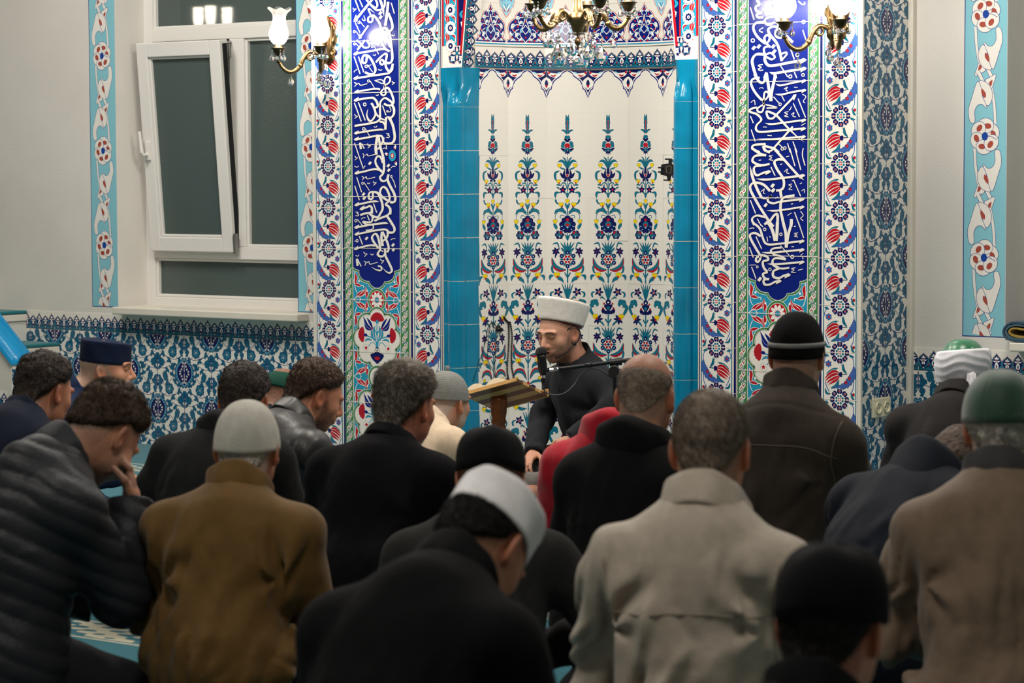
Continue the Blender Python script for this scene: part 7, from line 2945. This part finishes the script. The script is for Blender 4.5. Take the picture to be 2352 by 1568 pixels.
def sconce(X, zc, label, seed):
    t = thing('wall_sconce', label, 'lamp', (0, 0, 0), 0, 'brass wall sconces')
    bp_ = MB()
    # acanthus back plate: pointed outline, raised ribs and side scrolls
    out = [(-0.012, -0.10), (-0.035, -0.085), (-0.042, -0.05), (-0.034, -0.02), (-0.050, 0.0), (-0.055, 0.03), (-0.040, 0.05), (-0.046, 0.075), (-0.032, 0.10), (-0.014, 0.112), (0, 0.135)]
    ring = out + [(-x, z) for x, z in out[::-1][1:]]
    ring = [(X + x, zc + z) for x, z in ring]
    bp_.prism(ring[::-1], -0.016, -0.002, 'y')
    for sx in (-1, 1):
        for (a, b_, c) in (((0.006, -0.06), (0.02, 0.02), (0.012, 0.11)), ((0.012, -0.07), (0.036, 0.0), (0.030, 0.085)), ((0.010, -0.02), (0.044, 0.01), (0.050, 0.04))):
            bp_.tube(curve_pts([(X + sx * a[0], -0.018, zc + a[1]), (X + sx * b_[0], -0.028, zc + b_[1]), (X + sx * c[0], -0.018, zc + c[1])], 6), [0.004 + 0.005 * math.sin(PI * i / 12) for i in range(13)], 8)
        sc = [(X + sx * (0.040 + 0.014 * (1 - k / 20) * math.cos(k * 0.45)), -0.020, zc - 0.045 + 0.016 * (1 - k / 20) * math.sin(k * 0.45)) for k in range(16)]
        bp_.tube(sc, 0.006, 8)
    bp_.build('back_plate', M_BRASS, t, smooth=False)
    bs_ = MB()
    B = Vector((X, -0.055, zc - 0.070))
    bs_.tube([(X, -0.002, zc - 0.070), (X, -0.03, zc - 0.070), B], [0.02, 0.024, 0.022], 14)
    bs_.lathe([(0.003, -0.07), (0.008, -0.058), (0.014, -0.045), (0.010, -0.035), (0.024, -0.015), (0.026, 0.008), (0.016, 0.022), (0.003, 0.028)], B, 16)
    bs_.build('boss', M_BRASSD, t, smooth=True)
    for sx in (-1, 1):
        u = np.array((sx * 0.135, -0.165))
        L = np.linalg.norm(u)
        u /= L
        candle_arm(t, B, u, L, True, 16.0, 0.0, seed + sx)
    for dx in (-0.02, 0.0, 0.022):
        crystal_string(t, (X + dx, -0.07 + abs(dx), zc - 0.11), 0.075 + dx, 0.014, 3)
    return t


sconce(-1.425, 2.095, 'brass two-armed wall sconce with lit glass shades on the tiles left of the niche', 0.4)
sconce(1.425, 2.115, 'brass two-armed wall sconce with lit glass shades on the tiles right of the niche', 1.3)

# chandelier hanging before the niche; its shades are above the picture
CH0 = at(1327, 50, 560)
ch = thing('chandelier', 'antique brass chandelier with scrolled arms and crystal drops hanging before the niche', 'chandelier', tuple(CH0))
cb = MB()
cb.lathe([(0.001, -0.118), (0.006, -0.108), (0.004, -0.098), (0.013, -0.088), (0.015, -0.078), (0.006, -0.066), (0.004, -0.062), (0.004, -0.052), (0.016, -0.048), (0.024, -0.030), (0.030, -0.012), (0.040, 0.0), (0.046, 0.004), (0.046, 0.024), (0.042, 0.028), (0.044, 0.032), (0.026, 0.040), (0.020, 0.070), (0.017, 0.12), (0.022, 0.13), (0.012, 0.14), (0.010, 0.20), (0.018, 0.21), (0.010, 0.22), (0.006, 0.40)], n=28)
cb.build('body', M_BRASS, ch, smooth=True)
cd = MB()
cd.lathe([(0.005, -0.058), (0.024, -0.052), (0.030, -0.048), (0.022, -0.044), (0.005, -0.042)], n=12)
cd.build('crystal_ring', M_CRYSTAL, ch)
MB().tube([(0, 0, 0.40), (0, 0, ZC - CH0[2])], 0.005, 8).build('chain', M_BRASSD, ch)
MB().lathe([(0.05, ZC - CH0[2]), (0.045, ZC - CH0[2] - 0.03), (0.01, ZC - CH0[2] - 0.05)], n=20).build('canopy', M_BRASS, ch, smooth=True)
for k in range(5):
    a = YAW + PI * 0.0 + 2 * PI * k / 5 + 0.10
    u = (math.cos(a), math.sin(a))
    candle_arm(ch, (u[0] * 0.044, u[1] * 0.044, 0.014), u, 0.165, True, 11.0, 0.018, k * 1.7)
    crystal_string(ch, (u[0] * 0.10, u[1] * 0.10, -0.055), 0.10 + 0.02 * (k % 2), 0.021, 4)
    crystal_string(ch, (u[0] * 0.075 - u[1] * 0.03, u[1] * 0.075 + u[0] * 0.03, -0.045), 0.085, 0.017, 3)
crystal_string(ch, (0, 0, -0.115), 0.055, 0.017, 1)

# a second lamp deep in the hall, seen mirrored in the window's upper pane
d_ = ray(487, 38)
P_ = on(487, 38, 'y', 0.684)
dm = np.array((d_[0], -d_[1], d_[2])) / np.linalg.norm(d_)
HL = P_ + dm * 4.1
hl = thing('hanging_lamp', 'hanging lamp with white glass cups, seen mirrored in the upper window pane', 'lamp', tuple(HL))
hb = MB()
hb.tube([(0, 0, 0.06), (0, 0, ZC - HL[2])], 0.006, 8)
hb.lathe([(0.004, 0.02), (0.03, 0.04), (0.03, 0.07), (0.01, 0.12), (0.006, 0.14)], n=18)
for k in range(3):
    a = 0.9 + 2 * PI * k / 3
    hb.tube(curve_pts([(0, 0, 0.05), (0.06 * math.cos(a), 0.06 * math.sin(a), 0.02), (0.115 * math.cos(a), 0.115 * math.sin(a), 0.075)], 6), 0.006, 8)
hb.build('frame', M_BRASS, hl, smooth=True)
M_CUPLIT = mat('lit_opal_glass', (255, 250, 240), 0.3, 0.4, emit=((255, 244, 222), 26.0))
for k in range(3):
    a = 0.9 + 2 * PI * k / 3
    c = (0.115 * math.cos(a), 0.115 * math.sin(a), 0.0)
    q_ = MB()
    q_.lathe([(0.012, -0.07), (0.024, -0.062), (0.033, -0.03), (0.036, 0.02), (0.037, 0.065)], c, 20)
    q_.build('lamp_cup', M_CUPLIT, hl, smooth=True)

# ------------------------------------------------------------------ lectern, book, microphone
M_WOODL = mat('light_wood', (196, 150, 92), 0.4, 0.4, noise=(20, 0.12))
M_WOODD = mat('dark_walnut', (98, 62, 38), 0.42, 0.4, noise=(20, 0.2))
M_WOODT = mat('turned_varnished_wood', (128, 68, 28), 0.22, 0.5, noise=(16, 0.25))
SB = 548.0
k1 = at(1064, 903, SB)
rr_, uu_, ff_ = _r, _u, _f
av = rr_ * (123 / SB) + uu_ * (35 / SB) - ff_ * 0.15
bv = rr_ * (70 / SB) - uu_ * (36 / SB) + ff_ * 0.165
bv = bv - av * (bv @ av) / (av @ av)
A1 = np.array(k1) + ff_ * 0.07
nv = np.cross(av, bv)
nv /= np.linalg.norm(nv)
nv = nv if nv[2] > 0 else -nv
PB = A1 + av * 0.36 + bv * 0.52
lec = thing('lectern', 'low wooden reading stand with striped board on a turned post before the seated imam', 'lectern', (PB[0], PB[1], 0.0))
off = Vector((PB[0], PB[1], 0.0))


def bpt(s, t, h):
    p = A1 + av * s + bv * t + nv * h
    return Vector(tuple(p)) - off


board = thing_part('board', None) if False else None
bm_ = MB()
N5 = 5
for i in range(N5):
    t0, t1 = i / N5, (i + 1) / N5
    v = [bpt(s, t, h) for h in (-0.013, 0.0) for (s, t) in ((0, t0), (1, t0), (1, t1), (0, t1))]
    bm_.add(v, [(3, 2, 1, 0), (4, 5, 6, 7), (0, 1, 5, 4), (1, 2, 6, 5), (2, 3, 7, 6), (3, 0, 4, 7)], 1 if i % 2 == 0 else 0)
bm_.build('board', [M_WOODL, M_WOODD], lec)
lp = MB()
v = [bpt(s, t, h) for h in (-0.014, 0.022) for (s, t) in ((-0.01, 1.001), (1.01, 1.001), (1.01, 1.05), (-0.01, 1.05))]
lp.add(v, [(3, 2, 1, 0), (4, 5, 6, 7), (0, 1, 5, 4), (1, 2, 6, 5), (2, 3, 7, 6), (3, 0, 4, 7)])
lp.build('ledge', M_WOODL, lec, bevel=0.002)
ed_ = MB()
v = [bpt(s, t, h) for h in (-0.014, 0.001) for (s, t) in ((0, -0.03), (1, -0.03), (1, -0.0005), (0, -0.0005))]
ed_.add(v, [(3, 2, 1, 0), (4, 5, 6, 7), (0, 1, 5, 4), (1, 2, 6, 5), (2, 3, 7, 6), (3, 0, 4, 7)])
ed_.build('edge', M_WOODL, lec)
zt = bpt(0.36, 0.52, -0.014)[2]
po = MB()
pr = [(0.028, 0.02), (0.034, 0.10), (0.031, zt - 0.30), (0.027, zt - 0.20), (0.029, zt - 0.175), (0.0265, zt - 0.165), (0.031, zt - 0.155), (0.031, zt - 0.145), (0.027, zt - 0.138), (0.031, zt - 0.130), (0.031, zt - 0.120), (0.026, zt - 0.112), (0.032, zt - 0.102), (0.032, zt - 0.094), (0.029, zt - 0.088), (0.034, zt - 0.06), (0.036, zt - 0.01), (0.034, zt + 0.012)]
po.lathe(pr, n=28)
po.build('post', M_WOODT, lec, smooth=True)
kn = MB()
kd = Vector(tuple(-rr_))
kn.tube([kd * 0.025 + Vector((0, 0, zt - 0.135)), kd * 0.045 + Vector((0, 0, zt - 0.135))], 0.006, 8)
kn.tube([kd * 0.042 + Vector((0, 0, zt - 0.135)), kd * 0.050 + Vector((0, 0, zt - 0.135)), kd * 0.062 + Vector((0, 0, zt - 0.135))], [0.017, 0.019, 0.015], 10)
kn.build('knob', M_BLACKP, lec)
ft = on(1228, 1128, 'z', 0.015)
fd = Vector((ft[0], ft[1], 0)) - off
fd.z = 0
fo = MB()
an_ = math.atan2(fd.y, fd.x)
for k in range(4):
    Mx = Matrix.Rotation(an_ + k * PI / 2, 4, 'Z')
    fo.box((0.02, -0.022, 0.0), (min(0.24, fd.length), 0.022, 0.028), 0, Mx)
fo.build('foot', M_WOODL, lec, bevel=0.003)
# open book lying on the board
M_PAGE = mat('cream_pages', (226, 208, 176), 0.7, 0.2)
M_COVER = mat('dark_book_cover', (70, 30, 34), 0.5, 0.3)
bk = thing('book', 'open book with cream pages lying on the striped reading stand', 'book', (PB[0], PB[1], 0.0))
cvb = MB()
v = [bpt(s, t, h) for h in (0.0008, 0.004) for (s, t) in ((-0.06, 0.10), (0.72, 0.10), (0.72, 0.97), (-0.06, 0.97))]
cvb.add(v, [(3, 2, 1, 0), (4, 5, 6, 7), (0, 1, 5, 4), (1, 2, 6, 5), (2, 3, 7, 6), (3, 0, 4, 7)])
cvb.build('cover', M_COVER, bk)
for sd in (0, 1):
    L = []
    n = 12
    for t in (0.12, 0.95):
        for i in range(n + 1):
            x = i / n
            s = 0.33 + (-1 if sd == 0 else 1) * x * 0.37
            hh = 0.008 + 0.030 * math.sin(min(1, x * 1.15) * PI * 0.80) ** 0.8 + 0.006 * (1 - x)
            L.append((s, t, hh))
    v = [bpt(*q) for q in L] + [bpt(s, t, 0.0042) for s, t, h in L]
    m = n + 1
    f = []
    for i in range(n):
        f.append((i, i + 1, m + i + 1, m + i))
        f.append((2 * m + i, 3 * m + i, 3 * m + i + 1, 2 * m + i + 1))
        f.append((i, 2 * m + i, 2 * m + i + 1, i + 1))
        f.append((m + i, m + i + 1, 3 * m + i + 1, 3 * m + i))
    f += [(0, m, 3 * m, 2 * m), (n, 2 * m + n, 3 * m + n, m + n)]
    o = MB().add(v, f).build('pages', M_PAGE, bk)
    auto_smooth(o, 50)

# microphone on a boom stand
SM = 545.0
mp = lambda x, y, s=SM: Vector(tuple(at(x, y, s)))
base = mp(1412, 860)
ms = thing('microphone_stand', 'black boom microphone stand reaching in from the right to the imam', 'microphone stand', (base.x, base.y, 0))
o0 = Vector((base.x, base.y, 0))
bo = MB()
bo.tube([mp(1256, 849) - o0, mp(1300, 845) - o0, mp(1440, 827) - o0, mp(1500, 820) - o0], 0.0085, 10)
bo.tube([mp(1344, 839) - o0, mp(1360, 837) - o0], 0.0105, 10)
bo.build('boom', M_BLACKM, ms, smooth=True)
cl = MB()
cl.tube([mp(1262, 848.5) - o0, mp(1282, 846.5) - o0], 0.0088, 10)
cl.tube([mp(1275, 851) - o0, mp(1276, 844) - o0], 0.012, 10)
cl.build('chrome_collar', M_CHROME, ms)
ck = MB()
ck.tube([mp(1400, 833) - o0, mp(1428, 829.5) - o0], 0.016, 12)
ck.tube([mp(1413, 830) - o0, mp(1412, 862) - o0], 0.014, 10)
ck.tube([mp(1412, 853, 546) - o0, mp(1411, 853, 552) - o0, mp(1410, 853, 556) - o0], [0.020, 0.026, 0.022], 14)
ck.build('clutch', M_BLACKP, ms, smooth=False)
po_ = MB()
zb = (mp(1412, 860) - o0).z
po_.tube([(0, 0, zb), (0, 0, zb * 0.5), (0, 0, 0.05)], [0.009, 0.011, 0.012], 10)
po_.build('pole', M_BLACKM, ms)
for k in range(3):
    a = 0.5 + 2 * PI * k / 3
    MB().tube([(0, 0, 0.14), (0.28 * math.cos(a), 0.28 * math.sin(a), 0.012)], 0.008, 8).build('leg', M_BLACKM, ms)
mi = thing('microphone', 'black handheld microphone clipped to the boom in front of his mouth', 'microphone', tuple(mp(1246, 850)))
om = mp(1246, 850)
mb = MB()
ax0 = [mp(1243.5, 812) - om, mp(1244.5, 824) - om, mp(1247, 862) - om]
mb.tube(ax0, [0.0225, 0.020, 0.0125], 16)
mb.build('handle', M_BLACKM, mi, smooth=True)
hd_ = MB()
hd_.tube([mp(1242.6, 797) - om, mp(1242.8, 800) - om, mp(1243.0, 805) - om, mp(1243.4, 811) - om, mp(1243.6, 814) - om], [0.010, 0.0195, 0.0245, 0.0255, 0.024], 18)
hd_.build('grille', mat('dark_wire_grille', (36, 36, 38), 0.35, 0.5, metal=0.6, bump=(700, 0.6)), mi, smooth=True)
cp_ = MB()
cp_.tube([mp(1245.2, 833) - om, mp(1247, 856) - om], [0.0215, 0.0175], 14)
cp_.tube([mp(1247, 849) - om, mp(1258, 850) - om], 0.010, 8)
cp_.build('clip', M_BLACKP, mi)
xl = MB()
xl.tube([mp(1247, 862) - om, mp(1247.3, 868) - om], 0.0105, 12)
xl.build('plug', M_CHROME, mi)
xb = MB()
xb.tube([mp(1247.3, 868) - om, mp(1247.6, 880) - om], [0.0105, 0.0075], 12)
xb.build('plug_sleeve', M_BLACKP, mi)
cbl = MB()
cp2 = [mp(1247.5, 878), mp(1248, 890), mp(1254, 900), mp(1272, 907, 548), mp(1296, 903, 548), mp(1318, 884), mp(1336, 858), mp(1356, 846), mp(1378, 849), mp(1398, 862), mp(1412, 876, 543), mp(1418, 930, 543), mp(1420, 1020, 543)]
cbl.tube(curve_pts([tuple(p) for p in cp2], 6), 0.0034, 8)
tag(cbl.build('microphone_cable', M_CABLE, smooth=True), 'grey cable looping from the microphone back under the boom', 'cable')

# phone clamp on the right column's niche side
pc = at(1546, 388, 508)
ph = thing('phone_holder', 'black phone clamp on a short arm at the right edge of the niche', 'phone holder', tuple(pc), 0)
pp = lambda x, y, d=0.0: rr_ * ((x - 1546) / 508.0) + uu_ * ((388 - y) / 508.0) + ff_ * d
qb = MB()


def slab(b, pts, d0, d1):
    n = len(pts)
    v = [tuple(pp(x, y, d0)) for x, y in pts] + [tuple(pp(x, y, d1)) for x, y in pts]
    b.add(v, [tuple(range(n))[::-1], tuple(range(n, 2 * n))] + [(i, (i + 1) % n, n + (i + 1) % n, n + i) for i in range(n)])


Z = lambda x, y: (1500 + x / 19.6, 350 + y / 19.6)
slab(qb, [Z(370, 545), Z(600, 510), Z(800, 500), Z(935, 560), Z(945, 980), Z(800, 1060), Z(600, 1060), Z(335, 990)], -0.012, 0.012)
slab(qb, [Z(690, 520), Z(700, 340), Z(520, 330), Z(540, 270), Z(840, 275), Z(865, 330), Z(850, 520)], -0.008, 0.010)
slab(qb, [Z(620, 1050), Z(640, 1220), Z(455, 1215), Z(480, 1275), Z(780, 1290), Z(815, 1060)], -0.008, 0.010)
for y in (690, 890):
    slab(qb, [Z(215, y - 35), Z(440, y - 30), Z(440, y + 35), Z(215, y + 30)], -0.022, 0.0)
qb.build('clamp', M_BLACKP, ph, bevel=0.001)
rg = MB()
rg.tube([tuple(pp(*Z(*q), -0.0125)) for q in ((575, 660), (730, 615), (820, 635), (790, 955), (600, 905), (575, 660))], 0.0012, 6)
rg.build('gold_rim', mat('pale_gold_rim', (220, 190, 150), 0.3, 0.5, metal=0.8), ph)
ar = MB()
slab(ar, [Z(950, 760), Z(1460, 830), Z(1500, 1020), Z(980, 960)], 0.0, 0.022)
slab(ar, [Z(1370, 400), Z(1500, 370), Z(1520, 800), Z(1365, 790)], 0.014, 0.05)
ar.build('arm', M_BLACKP, ph, bevel=0.001)

# prayer beads and a clip microphone's wires hanging on the niche wall
NP = []


def on_niche(x, y, h=0.012):
    """point on the facet of the niche seen at a photo position, lifted h off the tiles"""
    best = None
    d = ray(x, y)
    for mid, ax, nrm in tf:
        t = ((mid - CAMP) @ nrm) / (d @ nrm)
        p = CAMP + d * t
        if abs((p - mid) @ ax) <= 0.106 and t > 0:
            if best is None or t > best[0]:
                best = (t, p + nrm * h)
    if best is None:
        return Vector(tuple(on(x, y, 'y', 0.04)))
    return Vector(tuple(best[1]))


pb0 = on_niche(1168, 742)
pbd = MB()
loopp = [(1170, 740), (1174, 770), (1173, 800), (1173, 840), (1178, 868), (1172, 874), (1164, 868), (1161, 845), (1164, 800), (1165, 770), (1166, 742)]
lc = curve_pts([tuple(on_niche(*q)) for q in loopp], 40)
seg = 0.0
last = lc[0]
pbd.ball(last, 0.0042, 6)
for p in lc[1:]:
    seg = np.linalg.norm(p - last)
    if seg > 0.0082:
        pbd.ball(p, 0.0045, 6)
        last = p
for q in ((1160, 870), (1163, 876)):
    pbd.ball(on_niche(*q), 0.006, 6)
tag(pbd.build('prayer_beads', mat('black_bead', (20, 20, 22), 0.25, 0.5), smooth=True), 'string of black prayer beads hanging on the niche wall', 'prayer beads')
hk = MB()
hk.tube(curve_pts([tuple(on_niche(*q, 0.010)) for q in ((1154, 727), (1160, 736), (1168, 741))], 5), 0.0045, 8)
tag(hk.build('wall_hook', M_BLACKP), 'small black hook holding the prayer beads', 'hook')
wr_ = MB()
for path in (((1140, 752), (1130, 742), (1119, 750), (1114, 775), (1105, 810), (1096, 835), (1086, 876)), ((1136, 744), (1126, 741), (1122, 752), (1118, 790), (1118, 825), (1130, 850), (1137, 872)),
             ((1138, 770), (1136, 800), (1134, 840), (1136, 868)), ((1131, 738), (1129, 748), (1136, 754))):
    wr_.tube(curve_pts([tuple(on_niche(*q, 0.008)) for q in path], 8), 0.0013, 6)
tag(wr_.build('thin_wires', M_WIRE, smooth=True), 'thin black wires hanging in loops on the left niche tiles', 'wires')
cm = MB()
cm.tube([tuple(on_niche(1137, 755, 0.012)), tuple(on_niche(1148, 757, 0.014))], 0.010, 10)
cm.ball(on_niche(1141, 750, 0.014), 0.009, 8)
tag(cm.build('clip_microphone', M_BLACKP, smooth=True), 'small black clip microphone hanging with its wires on the niche tiles', 'microphone')

# double wall socket on the tiled return
sk = on(2021, 935, 'x', HB + 0.004)
so = thing('wall_socket', 'cream double wall socket on the tiled return at the right', 'socket', (HB + 0.0035, sk[1], sk[2]))
M_SOCK = mat('cream_plastic', (226, 218, 188), 0.35, 0.4)
MB().box((0, -0.076, -0.042), (0.012, 0.076, 0.042)).build('plate', M_SOCK, so, bevel=0.004)
for dy in (-0.036, 0.036):
    w_ = MB()
    w_.lathe([(0.024, 0.0), (0.0245, 0.006), (0.021, 0.006), (0.019, 0.001)], (0, 0, 0), 24, 0, Matrix.Translation((0.0125, dy, 0)) @ Matrix.Rotation(PI / 2, 4, 'Y'))
    w_.build('outlet', M_SOCK, so, smooth=False)
    hl_ = MB()
    for dz in (-0.0095, 0.0095):
        hl_.tube([(0.0132, dy + dz, 0), (0.0146, dy + dz, 0)], 0.003, 8)
    hl_.build('pin_holes', M_SEALSHADE, so)

# folded prayer rug on the right sill
rg_ = thing('prayer_rug', 'blue and yellow prayer rug folded up on the right window sill', 'rug', (2.02, 0.43, 0.745))
lay = []
pts = [(0.42, 0.006), (0.10, 0.006), (0.03, 0.012), (0.006, 0.034), (0.012, 0.062), (0.045, 0.082), (0.12, 0.080), (0.42, 0.058)]
pts2 = [(0.42, 0.050), (0.12, 0.070), (0.05, 0.071), (0.022, 0.056), (0.019, 0.036), (0.038, 0.019), (0.10, 0.015), (0.42, 0.015)]
pts3 = [(0.42, 0.024), (0.12, 0.023), (0.055, 0.027), (0.034, 0.040), (0.040, 0.054), (0.062, 0.059), (0.12, 0.054), (0.42, 0.040)]
for nm, ps, col, th in (('outer_fold', pts, (58, 84, 104), 0.0042), ('middle_fold', pts2, (70, 100, 116), 0.004), ('inner_fold', pts3, (170, 140, 62), 0.0038)):
    c = np.array(curve_pts(ps, 8))
    d = np.gradient(c, axis=0)
    nn = np.stack([-d[:, 1], d[:, 0]], 1)
    nn /= np.linalg.norm(nn, axis=1)[:, None]
    poly = [tuple(q) for q in c + nn * th] + [tuple(q) for q in (c - nn * th)[::-1]]
    n = len(c)
    m = MB()
    v = [(x, -0.085, z) for x, z in c + nn * th] + [(x, -0.085, z) for x, z in c - nn * th] + [(x, 0.20, z) for x, z in c + nn * th] + [(x, 0.20, z) for x, z in c - nn * th]
    f = []
    for i in range(n - 1):
        f += [(i, i + 1, n + i + 1, n + i), (2 * n + i, 3 * n + i, 3 * n + i + 1, 2 * n + i + 1), (i, 2 * n + i, 2 * n + i + 1, i + 1), (n + i, n + i + 1, 3 * n + i + 1, 3 * n + i)]
    f += [(0, n, 3 * n, 2 * n), (n - 1, 3 * n - 1, 4 * n - 1, 2 * n - 1)]
    m.add(v, f)
    m.build(nm, cloth('rug_' + nm, col, 0.95, b=(400, 0.6)), rg_)

# ------------------------------------------------------------------ pulpit stair at the far left
mn = thing('pulpit_stair', 'pulpit stair with teal carpeted treads and a tiled balustrade at the left edge', 'stairs', (0, 0, 0))
XS = [-4.063 + 0.26 * i for i in range(4)]
ZS = [0.702 - 0.172 * i for i in range(4)]
YF = -0.34
for i, (x, z) in enumerate(zip([XS[0] - 0.26] + XS, [ZS[0] + 0.172] + ZS)):
    blk = MB()
    x0 = x - 0.26 if i else x - 1.2
    blk.box((x - 0.30 if i else x0, YF, 0.0), (x - 0.012, WY - 0.006, z - 0.062))
    blk.build('step_block', M_PLASTER, mn)
    tr_ = MB()
    tr_.box((x - 0.295 if i else x0, YF, z - 0.060), (x - 0.002, WY - 0.006, z - 0.021))
    tr_.build('tread_slab', M_SILL, mn, bevel=0.004)
    tc_ = MB()
    tc_.box((x - 0.285 if i else x0, YF + 0.02, z - 0.020), (x + 0.002, WY - 0.007, z))
    tc_.build('tread_carpet', M_TEALCARPET, mn, bevel=0.008)
# balustrade in front of the stair
r1, r0 = on(46, 812, 'y', -0.42), on(0, 752, 'y', -0.42)
sl = (r0[2] - r1[2]) / (r1[0] - r0[0])
XE = r1[0] + 0.02
zt_ = lambda x: r1[2] + (XE - x) * sl
bal = MB()
x_far = XE - 1.6
ring = [(x_far, 0.0), (XE, 0.0), (XE, zt_(XE) - 0.045), (x_far, zt_(x_far) - 0.045)]
bal.prism(ring, -0.50, -0.36, 'y')
bal.build('balustrade', M_SILL, mn)
cpx = MB()
L = [(-0.06, -0.03), (-0.058, 0.0), (-0.04, 0.022), (0, 0.032), (0.04, 0.022), (0.058, 0.0), (0.06, -0.03)]
v = []
for x in (XE + 0.012, x_far):
    for dy, dz in L:
        v.append((x, -0.43 + dy * 1.35, zt_(x) - 0.012 + dz))
n = len(L)
f = [(i, i + 1, n + i + 1, n + i) for i in range(n - 1)] + [tuple(range(n))[::-1], tuple(range(n, 2 * n)), (0, n, 2 * n - 1, n - 1)]
cpx.add(v, f)
M_COPE = mat('blue_glazed_coping', (22, 132, 186), 0.15, 0.5, noise=(8, 0.1))
o = cpx.build('coping', M_COPE, mn)
auto_smooth(o, 60)
tm = TileMesh()
for r in range(4):
    z = zt_(XE) - 0.06 - 0.2 * (r + 1)
    if z > -0.2:
        v_, f_, m_ = DT.arrays()
        ok = (v_[:, 0] < 0.13)
        keep = ok[f_].all(1)
        base_ = Pat(0.001).rect('cream', 0.8, 0.8, 131, 199).arrays()
        tm.stamp(base_, flat_map((XE + 0.002, -0.497, z), EY, EZ, EX))
        tm.stamp((v_, f_[keep], m_[keep]), flat_map((XE + 0.0022, -0.497, z), EY, EZ, EX))
tm.face_dir = lambda a: np.tile((1.0, 0, 0), (len(a), 1))
tm.build('post_tiles', mn)
tm = TileMesh()
for c in range(5):
    for r in range(6):
        x = XE - 0.03 - 0.2 * (c + 1)
        z = 0.2 * r - 0.05
        if z + 0.2 < zt_(x + 0.2) - 0.05:
            tm.stamp(CRE, flat_map((x, -0.502, z), EX, EZ, -EY))
            tm.stamp(CRE, flat_map((x, -0.502, z + 0.1), EX, EZ, -EY))
if tm.v:
    tm.face_dir = lambda a: np.tile((0, -1.0, 0), (len(a), 1))
    tm.build('balustrade_tiles', mn)
for c in P:
    person(c)
